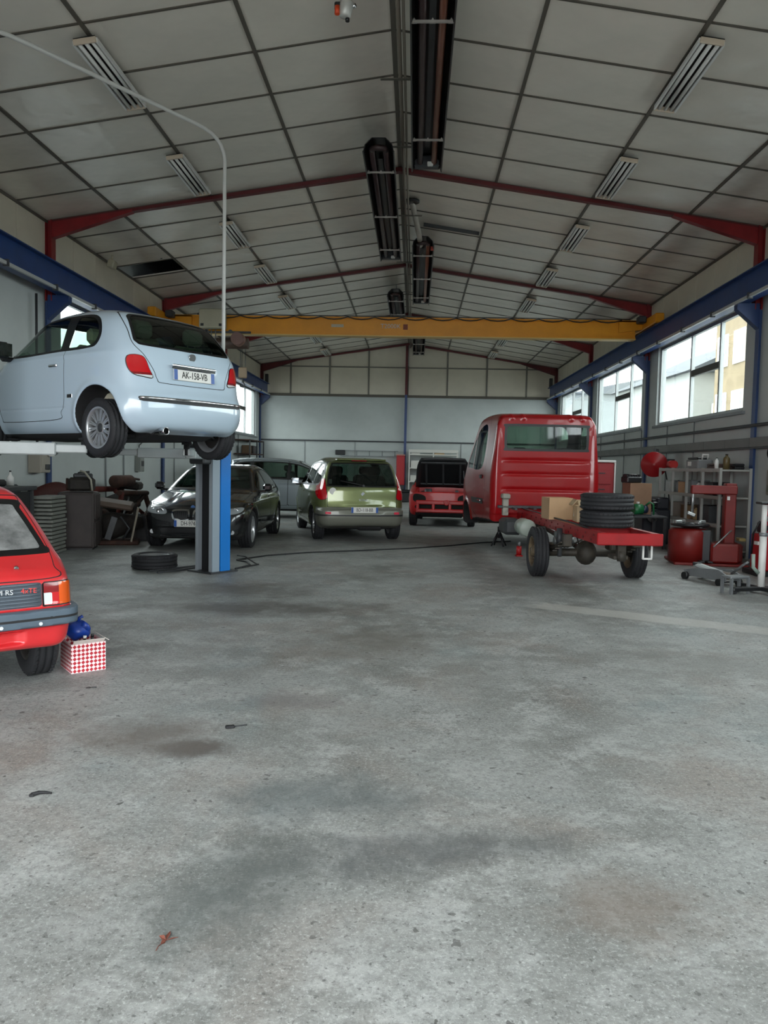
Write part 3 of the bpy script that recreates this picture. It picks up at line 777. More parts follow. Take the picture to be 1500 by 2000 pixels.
def mirror(parent, loc, side, m, sc=1.0):
    b = MB(); b.box((0, 0, 0), (.12, .17, .14), bev=.04); b.box((.02, -side*.1, -.07), (.07, .16, .04), bev=.015)
    o = b.build('door_mirror', m, parent, loc); o.scale = (sc, sc, sc); MB().box((-.063, 0, 0), (.004, .14, .11)).build('mirror_glass', mat('mirror_dark', '8a9094', .1, metal=1), o); return o
def finish_arches(S, arches, R, tagn, frm=0):
    for ax_, az_ in arches:
        S.carve(lambda x, y, z: (R+.004)-np.sqrt((x-ax_)**2+(z-az_)**2), frm, tagn)
def side_gate(c, n): return np.abs(n[:, 1]) > .40

def surf_x(F, y, z, x0, x1):
    a, b = x0, x1        # x0 outside, x1 inside
    for _ in range(30):
        c = (a+b)/2
        if F(np.array([c]), np.array([y]), np.array([z]))[0] > 0: a = c
        else: b = c
    return (a+b)/2
def chrome_run(F, parent, z, ymax, r):
    pts = [(surf_x(F, y, z, -.9, 0)-.004, y, z) for y in np.linspace(-ymax, ymax, 33)]
    return MB().tube(pts, r, 10).build('chrome_strip', M_chrome, parent)
# ================================================================ pale blue hatchback on the lift
M_fiat = mat('pale_blue_paint', 'b7cad8', 0.32, coat=1.0, back='35383a')
def build_fiat(loc, phi):
    root = thing('small_hatchback', 'pale blue rounded three-door hatchback raised on the two-post lift', 'car', loc, phi+math.pi/2)
    prof = cr([(-.36, .25), (-.52, .31), (-.57, .44), (-.568, .60), (-.54, .70), (-.515, .82), (-.495, .96), (-.46, 1.09), (-.38, 1.21), (-.27, 1.335), (-.14, 1.44), (.02, 1.50), (.3, 1.545), (.7, 1.56), (1.05, 1.545), (1.3, 1.49), (1.6, 1.30), (1.95, 1.10), (2.1, 1.04), (2.35, .98), (2.6, .89), (2.78, .78), (2.87, .62), (2.88, .42), (2.80, .28), (2.6, .2, 1), (-.2, .2, 1)], 8, True)
    ar = [(0, .355), (2.30, .355)]; AR = .355
    def extra(f, x, y, z, ay):
        f = f-.016*np.exp(-((z-.50)/.15)**4)*sstep(-.2, -.45, x)           # bumper
        f = f+.010*np.exp(-((z-.845)/.085)**4)*np.exp(-(ay/.33)**8)*sstep(-.2, -.4, x)  # plate recess
        f = f-.010*np.exp(-((z-1.03)/.03)**2)*sstep(.60, .75, ay)*sstep(-.35, .1, x)      # shoulder crease
        f = f+.006*np.exp(-((z-.50)/.012)**2)*sstep(.7, .78, ay)*sstep(.50, .6, x)*sstep(1.9, 1.8, x)
        return f
    F = car_field(prof, [(-.65, .66), (-.4, .74), (-.1, .795), (.3, .81), (1.5, .81), (2.0, .80), (2.35, .77), (2.6, .68), (2.8, .55), (2.95, .4)],
                  [(.1, -.14), (.3, -.05), (.45, -.01), (.62, 0), (.85, 0), (1.0, -.012), (1.08, -.03), (1.18, -.065), (1.4, -.145), (1.52, -.20), (1.65, -.27)],
                  k=.19, bow_r=.17, bow_f=.22, crown=.035, xm=.9, arches=ar, arch_r=AR, arch_in=.42, flare=.016, extra=extra)
    S = Shell(F, (-.72, -.92, .14), (3.0, .92, 1.68), .0165)
    SEAM, UND = 50, 51
    finish_arches(S, ar, AR, UND)
    S.carve(lambda x, y, z: .245-z, 0, UND)
    # side: black surround, glass, door
    S.region(side_poly([(1.82, 1.10), (1.34, 1.42), (1.0, 1.475), (.6, 1.48), (.3, 1.46), (.12, 1.385), (.02, 1.25), (.04, 1.12), (.18, 1.09), (.66, 1.085)], .0), 0, 20, gate=side_gate)
    S.region(side_poly([(1.72, 1.12), (1.32, 1.39), (1.0, 1.445), (.70, 1.45, 1), (.67, 1.11, 1)]), 20, 21, gate=side_gate)
    S.region(side_poly([(.52, 1.115, 1), (.52, 1.45, 1), (.30, 1.43), (.15, 1.36), (.065, 1.24), (.09, 1.14), (.2, 1.115)]), 20, 22, gate=side_gate)
    S.region(side_poly([(1.86, .42), (1.92, .75), (1.86, 1.10), (1.36, 1.45), (1.0, 1.505), (.62, 1.51, 1), (.57, 1.1), (.55, .6), (.62, .46), (.72, .385), (1.75, .375)]), 0, 23, SEAM, .0035, gate=side_gate)
    # rear
    rg = lambda c, n: (c[:, 0] < .25) & (n[:, 0] < -.12)
    S.region(rear_poly([(-.3, 1.10, 1), (.47, 1.115), (.575, 1.14), (.58, 1.19), (.53, 1.36), (.49, 1.43), (.35, 1.455), (-.3, 1.455, 1)]), 0, 31, 30, .012, gate=rg)
    S.region(rear_poly([(.555, .99), (.68, .995), (.70, .90), (.66, .815), (.56, .79), (.475, .79), (.51, .88)]), 0, 33, 34, .004, gate=lambda c, n: c[:, 0] < -.05)
    S.carve(lambda x, y, z: .835-z, 33, 35)
    S.carve(lambda x, y, z: .812-z, 35, 36)
    S.region(rear_poly([(-.3, .735, 1), (.36, .745), (.43, .775), (.46, .86), (.54, 1.0), (.615, 1.11), (.60, 1.25), (.55, 1.44), (.4, 1.49), (-.3, 1.49, 1)]), 0, 37, SEAM, .0035, gate=rg)
    S.region(side_poly([(-.9, .0, 1), (-.9, .71, 1), (-.30, .71, 1), (-.28, .60, 1), (-.15, .0, 1)]), 0, 38, gate=lambda c, n: c[:, 0] < -.1)
    S.region(rear_poly([(-.3, .540, 1), (.58, .55), (.63, .575), (.60, .60), (-.3, .595, 1)]), 38, 40, gate=rg)
    # windscreen
    S.region(rear_poly([(-.3, 1.12, 1), (.60, 1.11), (.66, 1.14), (.54, 1.42), (.47, 1.46), (-.3, 1.47, 1)]), 0, 41, 30, .012, gate=lambda c, n: (c[:, 0] > 1.2) & (n[:, 0] > .2))
    paint = M_fiat
    S.out(0, 'body', paint, root); S.out(SEAM, 'panel_gap', M_seam, root); S.out(UND, 'underbody', M_under, root); S.out([30, 20], 'window_surround', M_seal, root)
    for sd, cond in ((1, lambda c: c[:, 1] > 0), (-1, lambda c: c[:, 1] < 0)):
        d = S.out(23, 'door', paint, root, cond=cond)
        mirror(d, (1.66, sd*.91, 1.16), sd, M_blk, 1.3)
        MB().box((.76, sd*.81, .945), (.16, .024, .026), bev=.008).build('door_handle', M_chrome, d)
        S.out(21, 'door_window', M_cglass, root, -.004, cond); S.out(22, 'quarter_window', M_cglass, root, -.004, cond)
        S.out(34, 'lamp_seal', M_seal, root, cond=cond); lp = S.out([33], 'tail_lamp', M_lampr, root, .006, cond); S.out(35, 'reversing_lens', M_lampd, lp, .006, cond); S.out(36, 'reflector_lens', M_lampw, lp, .006, cond)
        b = MB().box((.45, sd*.806, .62), (.10, .012, .045), bev=.005).build('side_marker', M_chrome, root); MB().box((.45, sd*.812, .62), (.082, .006, .03)).build('marker_lens', M_blk, b)
    tg = S.out(37, 'tailgate', paint, root); S.out(31, 'rear_window', M_cglassd, root, -.004); S.out(41, 'windscreen', M_cglass, root, -.004)
    bp = S.out(38, 'rear_bumper', paint, root); chrome_run(F, bp, .585, .64, .017); S.out(40, 'rubber_strip', M_trim, bp, .004)
    MB().box((-.528, 0, .935), (.03, .56, .022), bev=.009).build('chrome_brow', M_chrome, tg); MB().box((-.522, 0, .914), (.02, .54, .016)).build('handle_recess', M_blk, tg)
    MB().cyl((-.475, 0, 1.04), (-.492, 0, 1.036), .040, n=24).build('round_badge', M_chrome, tg)
    plate(root, (-.522, 0, .845), (-.06, 0, -math.pi/2), 'AK-158-VB')
    m = MB(); m.tube([(.3, .30, .28), (-.2, .36, .26), (-.50, .38, .265)], .03, 12); m.build('exhaust_pipe', M_under, root)
    m = MB(); m.lathe([(.036, -.57), (.040, -.56), (.040, -.42), (.030, -.42), (.030, -.56), (.036, -.57)], (1, 0, 0), (0, .38, .27), n=20); m.build('exhaust_tip', M_chrome, root)
    m = MB(); m.cyl((0, -.6, .27), (0, .6, .27), .035, n=12); m.box((-.15, 0, .27), (.22, .5, .13), bev=.05); m.box((.55, 0, .26), (.8, 1.1, .06), bev=.02); m.box((1.3, .35, .24), (1.6, .2, .08), bev=.02)
    for sg in (-1, 1): m.cyl((0, sg*.5, .28), (.02, sg*.45, .55), .05, n=10); m.box((.25, sg*.5, .25), (.55, .08, .07), bev=.02)
    m.box((1.2, 0, .222), (2.6, 1.2, .03)); m.build('rear_axle_and_floor', M_under, root)
    for (x, y) in ((0, .70), (0, -.70), (2.3, .70), (2.3, -.70)):
        wheel(root, 'wheel', (x, y, .292), .292, .185, .205, 1 if y > 0 else -1, 14, 'multi', spin=.1, hub=M_dkg)
    cl = mat('cream_seat', 'b9b49f', .8)
    for y in (-.33, .33): seat(root, (1.05, y, .50), cl, .44); seat(root, (.28, y, .52), cl, .42)
    MB().box((1.62, 0, .95), (.35, 1.3, .22), bev=.06).build('dashboard', M_inside, root); steering(root, (1.40, .33, 1.03))
    return root
build_fiat((-2.72, 8.20, 1.485), math.radians(55.3))
# ================================================================ red older hatchback, cut by the left picture edge
M_205 = mat('faded_red_paint', 'c2272b', 0.38, coat=.5, var=.10, vscale=2.5, back='2c2a2a')
M_bump = mat('blue_grey_bumper', '52606c', 0.42, var=.08)
M_grpan = mat('slate_grey_plastic', '3a434c', 0.5)
M_dust = mat('dusty_rear_glass', '8a8c8b', 0.5, col2='2e3132', vscale=5, bump=.15, bscale=30)
def build_205(loc, phi):
    root = thing('old_red_hatchback', 'faded red old hatchback with dusty rear window at the left picture edge', 'car', loc, phi+math.pi/2)
    prof = cr([(-.40, .30), (-.60, .315), (-.635, .42), (-.635, .55), (-.625, .60), (-.605, .715), (-.56, .775), (-.44, .85), (-.2, 1.0), (.08, 1.18), (.20, 1.235), (.45, 1.265), (.8, 1.28), (1.2, 1.26), (1.42, 1.22), (1.75, 1.02), (2.05, .86), (2.4, .80), (2.8, .73), (3.02, .65), (3.06, .48), (3.0, .3), (2.8, .2, 1), (-.2, .22, 1)], 8, True)
    ar = [(0, .28), (2.42, .28)]; AR = .315
    def extra(f, x, y, z, ay):
        f = f-.045*sstep(.435, .45, z)*sstep(.552, .54, z)*sstep(-.25, -.4, x)   # bumper stands out
        f = f+.035*sstep(.43, .415, z)*sstep(.34, .36, z)*np.exp(-(((y+.30))/.13)**8)*sstep(-.3, -.5, x)
        return f
    F = car_field(prof, [(-.72, .68), (-.5, .73), (-.1, .765), (.4, .775), (1.8, .775), (2.4, .76), (2.8, .72), (3.05, .62)],
                  [(.1, -.10), (.3, -.03), (.45, 0), (.68, 0), (.80, -.012), (.87, -.04), (1.02, -.09), (1.2, -.16), (1.35, -.2)],
                  k=.085, bow_r=.09, bow_f=.12, crown=.03, xm=.9, arches=ar, arch_r=AR, arch_in=.44, flare=.012, extra=extra)
    S = Shell(F, (-.80, -.9, .14), (3.15, .9, 1.36), .0165)
    finish_arches(S, ar, AR, 51); S.carve(lambda x, y, z: .265-z, 0, 51)
    rg = lambda c, n: (c[:, 0] < .3) & (n[:, 0] < -.1)
    ag = lambda c, n: c[:, 0] < -.28
    S.region(side_poly([(-.95, .438, 1), (-.95, .549, 1), (-.40, .549, 1), (-.36, .50, 1), (-.40, .438, 1)]), 0, 60, gate=lambda c, n: c[:, 0] < -.25)
    S.carve(lambda x, y, z: np.where((z > .488) & (z < .504), 1, -1)*np.minimum(np.abs(z-.488), np.abs(z-.504)), 60, 61)
    S.region(rear_poly([(-.3, .872, 1), (.57, .872), (.618, .888), (.618, .925), (.555, 1.12), (.50, 1.165), (-.3, 1.175, 1)]), 0, 31, 30, .016, gate=rg)
    S.region(rear_poly([(-.3, .562, 1), (.545, .562, 1), (.545, .706, 1), (-.3, .712, 1)]), 0, 62, gate=rg)
    lampf = side_poly([(-.9, .562, 1), (-.9, .703, 1), (-.50, .703, 1), (-.50, .562, 1)])
    S.region(lambda x, y, z: np.minimum(lampf(x, y, z), np.abs(y)-.55), 0, 33, 34, .004, gate=ag)
    S.carve(lambda x, y, z: np.abs(y)-.645, 33, 35)
    S.carve(lambda x, y, z: np.minimum(np.minimum(.640-z, .603-np.abs(y)), z-.570), 33, 36)
    S.carve(lambda x, y, z: .640-z, 33, 63)
    S.region(rear_poly([(-.3, .728, 1), (.60, .724), (.645, .79), (.650, .91), (.585, 1.16), (.50, 1.205), (-.3, 1.21, 1)]), 0, 37, 50, .003, gate=rg)
    S.region(side_poly([(1.85, .88), (1.45, 1.17), (1.2, 1.205), (.55, 1.205), (.15, 1.11), (.0, .94), (.1, .875)]), 0, 20, gate=side_gate)
    S.region(side_poly([(1.75, .895), (1.42, 1.15), (1.2, 1.185), (.70, 1.185, 1), (.70, .895, 1)]), 20, 21, gate=side_gate)
    S.region(side_poly([(.62, .895, 1), (.62, 1.185, 1), (.50, 1.185), (.19, 1.09), (.07, .96), (.14, .895)]), 20, 22, gate=side_gate)
    S.region(side_poly([(1.98, .36), (1.98, .82), (1.55, 1.21), (1.2, 1.235), (.68, 1.235, 1), (.66, .8), (.66, .5), (.72, .33)]), 0, 23, 50, .004, gate=side_gate)
    S.region(rear_poly([(-.3, .90, 1), (.58, .89), (.62, .92), (.52, 1.17), (-.3, 1.19, 1)]), 0, 41, 30, .012, gate=lambda c, n: (c[:, 0] > 1.3) & (n[:, 0] > .2))
    P = M_205
    S.out(0, 'body', P, root); S.out(50, 'panel_gap', M_seam, root); S.out(51, 'underbody', M_under, root); S.out([30, 20], 'window_surround', M_seal, root)
    bp = S.out(60, 'rear_bumper', M_bump, root); S.out(61, 'bumper_groove', M_trim, bp)
    for y in (-.52, -.30, .0, .3, .52):
        xs = surf_x(F, y, .468, -1, 0); MB().cyl((xs-.001, y, .468), (xs-.008, y, .468), .011, n=8).build('bumper_screw', M_lampw, bp)
    pn = S.out(62, 'rear_panel', M_grpan, root)
    for k in range(7):
        z = .574+k*.0205
        pts = [(surf_x(F, y, z, -1, 0)-.002, y, z) for y in np.linspace(-.535, .535, 15)]
        MB().tube(pts, .006, 6).build('panel_slat', mat('slat_grey', '5a646d', .45), pn)
    for t, y, mm, sz in (('PI RS', -.335, M_lampw, .042), ('4xTE', -.468, mat('badge_red', 'd6453f', .4), .042)):
        xs = surf_x(F, y, .66, -1, 0); text_mesh('panel_lettering', t, sz, mm, pn, (xs-.011, y, .662), (math.pi/2, 0, -math.pi/2-.07), .002)
    for cond in (lambda c: c[:, 1] > 0, lambda c: c[:, 1] < 0):
        lp = S.out(33, 'tail_lamp', M_lampd, root, .008, cond); S.out(63, 'brake_lens', M_lampr, lp, .008, cond); S.out(35, 'indicator_lens', M_lampo, lp, .008, cond); S.out(36, 'reversing_lens', M_lampw, lp, .009, cond); S.out(34, 'lamp_seal', M_seal, root, cond=cond)
        S.out(23, 'door', P, root, cond=cond); S.out(21, 'door_window', M_cglass, root, -.003, cond); S.out(22, 'quarter_window', M_cglass, root, -.003, cond)
    S.out(37, 'tailgate', P, root); S.out(31, 'rear_window', M_dust, root, -.002); S.out(41, 'windscreen', M_cglass, root, -.003)
    xs = surf_x(F, -.42, .79, -1, 0); MB().cyl((xs+.01, -.42, .795), (xs-.012, -.42, .787), .014, n=12).build('tailgate_lock', M_chrome, root)
    m = MB(); m.cyl((0, -.6, .26), (0, .6, .26), .04, n=12); m.box((1.2, 0, .245), (2.6, 1.1, .03)); m.cyl((-.25, -.35, .27), (-.25, .35, .27), .08, n=14)
    for sg in (-1, 1): m.box((.2, sg*.5, .24), (.45, .07, .07), bev=.02)
    m.build('rear_axle_and_floor', M_under, root)
    for (x, y) in ((0, .66), (0, -.66), (2.42, .66), (2.42, -.66)):
        wheel(root, 'wheel', (x, y, .278), .278, .175, .17, 1 if y > 0 else -1, 5, 'steel', spin=.3)
    for y in (-.33, .33): seat(root, (1.15, y, .30), M_cloth, .46); seat(root, (.30, y, .22), M_cloth, .44, False)
    MB().box((1.75, 0, .72), (.35, 1.25, .18), bev=.05).build('dashboard', M_inside, root); steering(root, (1.5, .34, .82))
    return root
build_205((-3.04, 4.62, 0), math.radians(41))
# ================================================================ black saloon facing the camera
M_bmw = mat('black_paint', '0d0f12', 0.22, coat=1.0, back='202122')
def doors4(S, xb, belt, roof, x0, x1, frm=(0,), seam=50, sill=.36):
    """rear and front door outlines cut in the side view, tags 23 (front) 24 (rear)"""
    S.region(side_poly([(x1, sill+.04), (x1+.03, belt-.1), (x1-.05, belt+.03), (x1-.62, roof-.02), (xb+.02, roof+.02, 1), (xb, sill, 1)]), list(frm), 23, seam, .004, gate=side_gate)
    S.region(side_poly([(xb-.01, sill, 1), (xb+.005, roof+.02, 1), (x0+.25, roof), (x0-.02, belt+.1), (x0+.08, belt-.25), (x0+.3, sill)]), list(frm), 24, seam, .004, gate=side_gate)
def build_saloon(loc, phi):
    root = thing('black_saloon', 'glossy black saloon car facing forward behind the blue lift post', 'car', loc, phi+math.pi/2)
    prof = cr([(-.85, .30), (-.98, .40), (-1.02, .60), (-.99, .90), (-.93, 1.02), (-.62, 1.06), (-.30, 1.16), (.12, 1.345), (.45, 1.41), (.8, 1.43), (1.2, 1.405), (1.45, 1.345), (1.9, 1.13), (2.25, .97), (2.6, .92), (3.05, .835), (3.36, .74), (3.50, .66), (3.555, .54), (3.57, .36), (3.52, .22), (3.3, .18, 1), (-.7, .2, 1)], 8, True)
    ar = [(0, .325), (2.81, .325)]; AR = .365
    def extra(f, x, y, z, ay):
        f = f+.010*np.exp(-((ay-.42)/.05)**2)*sstep(2.3, 2.6, x)*sstep(.75, .82, z)
        f = f+.035*sstep(.40, .38, z)*sstep(.24, .26, z)*np.exp(-(ay/.50)**10)*sstep(3.2, 3.4, x)
        f = f-.012*np.exp(-((z-.78)/.025)**2)*sstep(.7, .85, ay)
        return f
    F = car_field(prof, [(-1.1, .66), (-.8, .79), (-.3, .875), (.5, .90), (2.0, .90), (2.8, .89), (3.15, .85), (3.4, .78), (3.6, .66)],
                  [(.1, -.10), (.3, -.03), (.5, 0), (.75, 0), (.88, -.02), (.97, -.06), (1.1, -.12), (1.3, -.23), (1.5, -.34)],
                  k=.14, bow_r=.13, bow_f=.17, crown=.03, xm=1.3, arches=ar, arch_r=AR, arch_in=.5, flare=.014, extra=extra)
    S = Shell(F, (-1.15, -1.02, .12), (3.72, 1.02, 1.52), .023)
    finish_arches(S, ar, AR, 51); S.carve(lambda x, y, z: .235-z, 0, 51)
    fg = lambda c, n: (c[:, 0] > 2.9) & (n[:, 0] > .12)
    S.region(side_poly([(2.10, .965), (1.5, 1.285), (1.2, 1.345), (.6, 1.35), (.15, 1.25), (-.22, 1.03), (0, .965)]), 0, 20, gate=side_gate)
    S.region(side_poly([(2.0, .985), (1.48, 1.265), (1.15, 1.325, 1), (1.12, .985, 1)]), 20, 21, gate=side_gate)
    S.region(side_poly([(1.05, .985, 1), (1.07, 1.325, 1), (.6, 1.33), (.2, 1.23), (-.13, 1.03), (.0, .985)]), 20, 22, gate=side_gate)
    doors4(S, 1.09, .97, 1.37, .12, 2.12, (0,))
    S.region(rear_poly([(-.3, 1.0, 1), (.64, .985), (.70, 1.01), (.56, 1.32), (.50, 1.355), (-.3, 1.37, 1)]), 0, 41, 30, .012, gate=lambda c, n: (c[:, 0] > 1.3) & (n[:, 0] > .2))
    S.region(rear_poly([(-.3, 1.10, 1), (.60, 1.09), (.52, 1.32), (-.3, 1.34, 1)]), 0, 42, 30, .012, gate=lambda c, n: (c[:, 0] < .3) & (n[:, 0] < -.2))
    S.region(rear_poly([(.42, .60), (.44, .675), (.60, .70), (.76, .72), (.81, .69), (.76, .625), (.60, .595)]), 0, 33, 34, .005, gate=fg)
    S.region(rear_poly([(.04, .53), (.045, .645), (.09, .665), (.27, .66), (.315, .63), (.29, .535), (.24, .515), (.08, .515)]), 0, 36, 35, .014, gate=fg)
    S.region(rear_poly([(-.3, .26, 1), (.44, .26), (.50, .30), (.46, .37), (-.3, .38, 1)]), 0, 37, gate=fg)
    S.region(rear_poly([(.58, .27), (.60, .345), (.72, .35), (.74, .29), (.66, .26)]), 0, 38, gate=fg)
    S.region(rear_poly([(-.3, .690, 1), (.36, .685), (.52, .735), (.72, .745), (.74, .80), (.68, .97), (-.3, 1.0, 1)]), 0, 39, 50, .004, gate=lambda c, n: (c[:, 0] > 2.2) & (n[:, 2] > .2))
    P = M_bmw
    S.out(0, 'body', P, root); S.out(50, 'panel_gap', M_seam, root); S.out(51, 'underbody', M_under, root); S.out([30, 20], 'window_surround', M_seal, root)
    S.out(39, 'bonnet', P, root); S.out(41, 'windscreen', M_cglass, root, -.003); S.out(42, 'rear_window', M_cglassd, root, -.003); S.out(37, 'lower_intake', M_blk, root, -.004)
    for sd, cond in ((1, lambda c: c[:, 1] > 0), (-1, lambda c: c[:, 1] < 0)):
        d = S.out(23, 'front_door', P, root, cond=cond); S.out(24, 'rear_door', P, root, cond=cond)
        if d:
            mirror(d, (1.98, sd*.99, 1.02), sd, P); MB().box((1.22, sd*.905, .84), (.18, .02, .025), bev=.008).build('door_handle', P, d)
        S.out(21, 'front_window', M_cglassd, root, -.003, cond); S.out(22, 'rear_side_window', M_cglassd, root, -.003, cond)
        h = S.out(33, 'headlamp', mat('headlamp_lens', '9aa0a2', .08, coat=1.0), root, .003, cond); S.out(34, 'lamp_seal', M_seal, root, cond=cond)
        for yy, xx in ((.53, 3.44), (.68, 3.33)):
            m = MB(); m.lathe([(.02, 0), (.055, .0), (.06, .03), (.045, .035), (.02, .02)], (1, 0, -.05), (xx, sd*yy, .65), n=18); m.build('lamp_ring', M_chrome, h)
        g = S.out(35, 'kidney_surround', M_chrome, root, .008, cond); S.out(36, 'kidney_grille', M_blk, root, -.004, cond)
        for k in range(7):
            y = sd*(.08+.033*k); x = surf_x(F, y, .59, 4, 3); MB().box((x+.002, y, .588), (.012, .006, .12)).build('grille_bar', M_dkg, g)
        S.out(38, 'fog_lamp_recess', M_blk, root, 0, cond)
        x = surf_x(F, sd*.66, .31, 4, 2.8); MB().cyl((x-.01, sd*.66, .31), (x+.006, sd*.66, .31), .035, n=16).build('fog_lamp', M_lampw, root)
    x = surf_x(F, 0, .71, 4, 3); MB().cyl((x-.01, 0, .71), (x+.004, 0, .714), .036, n=18).build('round_badge', mat('badge_blue', '4a6fa8', .3), root)
    plate(root, (3.605, 0, .455), (0, 0, math.pi/2), 'DH-974-T')
    for (x, y) in ((0, .78), (0, -.78), (2.81, .78), (2.81, -.78)):
        wheel(root, 'wheel', (x, y, .32), .32, .225, .225, 1 if y > 0 else -1, 5, 'alloy', spin=.2)
    for y in (-.38, .38): seat(root, (1.35, y, .40), M_cloth, .50); seat(root, (.45, y, .42), M_cloth, .55)
    MB().box((2.0, 0, .82), (.4, 1.5, .2), bev=.05).build('dashboard', M_inside, root); steering(root, (1.75, .38, .88))
    return root
build_saloon((-3.72, 15.91, 0), math.radians(181.5))

# ================================================================ olive green people carrier seen from behind
M_olive = mat('olive_metallic_paint', '6c7548', 0.3, metal=.45, coat=1.0, back='2b2c2a')
M_olgrey = mat('grey_olive_bumper', '74756a', 0.4, metal=.2, coat=.4)
def build_mpv(name, label, loc, phi, paint, bumperm, rear_detail=True, ptext='BD-118-BB', h=.024):
    root = thing(name, label, 'car', loc, phi+math.pi/2)
    prof = cr([(-.5, .30), (-.68, .34), (-.745, .46), (-.745, .60), (-.715, .67), (-.69, .80), (-.675, 1.0), (-.63, 1.12), (-.53, 1.36), (-.46, 1.52), (-.40, 1.56), (0, 1.605), (.6, 1.625), (1.1, 1.60), (1.4, 1.545), (1.9, 1.32), (2.4, 1.06), (2.65, .99), (3.0, .90), (3.3, .76), (3.46, .60), (3.48, .40), (3.4, .25), (3.2, .2, 1), (-.3, .22, 1)], 8, True)
    ar = [(0, .315), (2.685, .315)]; AR = .355
    def extra(f, x, y, z, ay):
        f = f-.018*sstep(.64, .60, z)*sstep(-.3, -.5, x)
        f = f+.016*np.exp(-((z-.62)/.075)**4)*np.exp(-(ay/.40)**8)*sstep(-.4, -.55, x)
        f = f-.010*np.exp(-((z-.95)/.03)**2)*sstep(.65, .8, ay)*sstep(-.4, 0, x)
        return f
    F = car_field(prof, [(-.85, .74), (-.6, .80), (-.2, .86), (.4, .895), (1.8, .90), (2.6, .88), (3.0, .82), (3.3, .70), (3.5, .55)],
                  [(.1, -.10), (.3, -.03), (.5, 0), (.8, 0), (.95, -.012), (1.05, -.04), (1.3, -.13), (1.5, -.22), (1.7, -.32)],
                  k=.15, bow_r=.11, bow_f=.18, crown=.03, xm=1.2, arches=ar, arch_r=AR, arch_in=.5, flare=.014, extra=extra)
    S = Shell(F, (-.90, -1.0, .14), (3.62, 1.0, 1.72), h)
    finish_arches(S, ar, AR, 51); S.carve(lambda x, y, z: .255-z, 0, 51)
    rg = lambda c, n: (c[:, 0] < .1) & (n[:, 0] < -.10)
    S.region(side_poly([(2.18, 1.06), (1.65, 1.37), (1.2, 1.49), (.5, 1.52), (-.15, 1.49), (-.40, 1.36), (-.38, 1.10), (0, 1.06)]), 0, 20, gate=side_gate)
    for k, pts in enumerate(([(2.05, 1.085), (1.6, 1.36), (1.22, 1.46, 1), (1.20, 1.085, 1)], [(1.12, 1.085, 1), (1.13, 1.47, 1), (.5, 1.495), (.22, 1.49, 1), (.20, 1.085, 1)], [(.12, 1.085, 1), (.13, 1.48, 1), (-.15, 1.46), (-.33, 1.34), (-.32, 1.12)])):
        S.region(side_poly(pts), 20, 21+k, gate=side_gate)
    S.region(side_poly([(2.25, .40), (2.25, 1.0), (1.7, 1.41), (1.2, 1.525), (1.17, 1.53, 1), (1.15, .36, 1)]), 0, 25, 50, .004, gate=side_gate)
    S.region(side_poly([(1.14, .36, 1), (1.155, 1.535, 1), (.5, 1.55), (.18, 1.53), (.15, 1.0), (.30, .70), (.40, .38)]), 0, 26, 50, .004, gate=side_gate)
    S.region(rear_poly([(-.3, 1.06, 1), (.58, 1.06), (.65, 1.10), (.62, 1.30), (.56, 1.46), (.48, 1.49), (-.3, 1.495, 1)]), 0, 31, 30, .014, gate=rg)
    S.region(rear_poly([(.665, .84), (.685, 1.0), (.70, 1.20), (.78, 1.15), (.845, .95), (.82, .82), (.74, .80)]), 0, 33, 34, .004, gate=lambda c, n: c[:, 0] < -.20)
    S.region(rear_poly([(-.3, .665, 1), (.58, .665), (.66, .70), (.665, .85), (.685, 1.05), (.69, 1.25), (.63, 1.48), (.5, 1.525), (-.3, 1.53, 1)]), 0, 37, 50, .004, gate=rg)
    S.region(side_poly([(-1, .0, 1), (-1, .655, 1), (-.35, .665, 1), (-.33, .5, 1), (-.2, .0, 1)]), 0, 38, gate=lambda c, n: c[:, 0] < -.15)
    S.carve(lambda x, y, z: np.minimum(.525-z, z-.495), 38, 39)
    S.region(rear_poly([(-.3, 1.10, 1), (.68, 1.08), (.72, 1.11), (.58, 1.50), (-.3, 1.54, 1)]), 0, 41, 30, .012, gate=lambda c, n: (c[:, 0] > 1.2) & (n[:, 0] > .2))
    S.region(rear_poly([(.45, .68), (.50, .78), (.66, .86), (.74, .83), (.72, .70)]), 0, 43, gate=lambda c, n: (c[:, 0] > 2.9) & (n[:, 0] > .1))
    S.out(0, 'body', paint, root); S.out(50, 'panel_gap', M_seam, root); S.out(51, 'underbody', M_under, root); S.out([30, 20], 'window_surround', M_seal, root)
    tg = S.out(37, 'tailgate', paint, root); S.out(31, 'rear_window', M_cglassd, root, -.003); S.out(41, 'windscreen', M_cglass, root, -.003)
    bp = S.out(38, 'rear_bumper', bumperm, root); S.out(39, 'bumper_groove', M_trim, bp)
    for sd, cond in ((1, lambda c: c[:, 1] > 0), (-1, lambda c: c[:, 1] < 0)):
        d = S.out(25, 'front_door', paint, root, cond=cond); S.out(26, 'rear_door', paint, root, cond=cond)
        mirror(d, (2.02, sd*.99, 1.10), sd, M_blk); MB().box((1.28, sd*.90, .92), (.18, .02, .03), bev=.008).build('door_handle', paint, d)
        for k, nm in ((21, 'front_window'), (22, 'rear_side_window'), (23, 'luggage_window')): S.out(k, nm, M_cglass, root, -.003, cond)
        S.out(33, 'tail_lamp', M_lampr, root, .006, cond); S.out(34, 'lamp_seal', M_seal, root, cond=cond); S.out(43, 'headlamp', M_lampw, root, .004, cond)
        if rear_detail:
            x = surf_x(F, sd*.66, .555, -1.2, 0); MB().box((x-.004, sd*.66, .555), (.02, .11, .045), rot=(0, 0, -sd*.25), bev=.01).build('reflector', mat('reflector_pink', 'e0455a', .2, coat=1), bp)
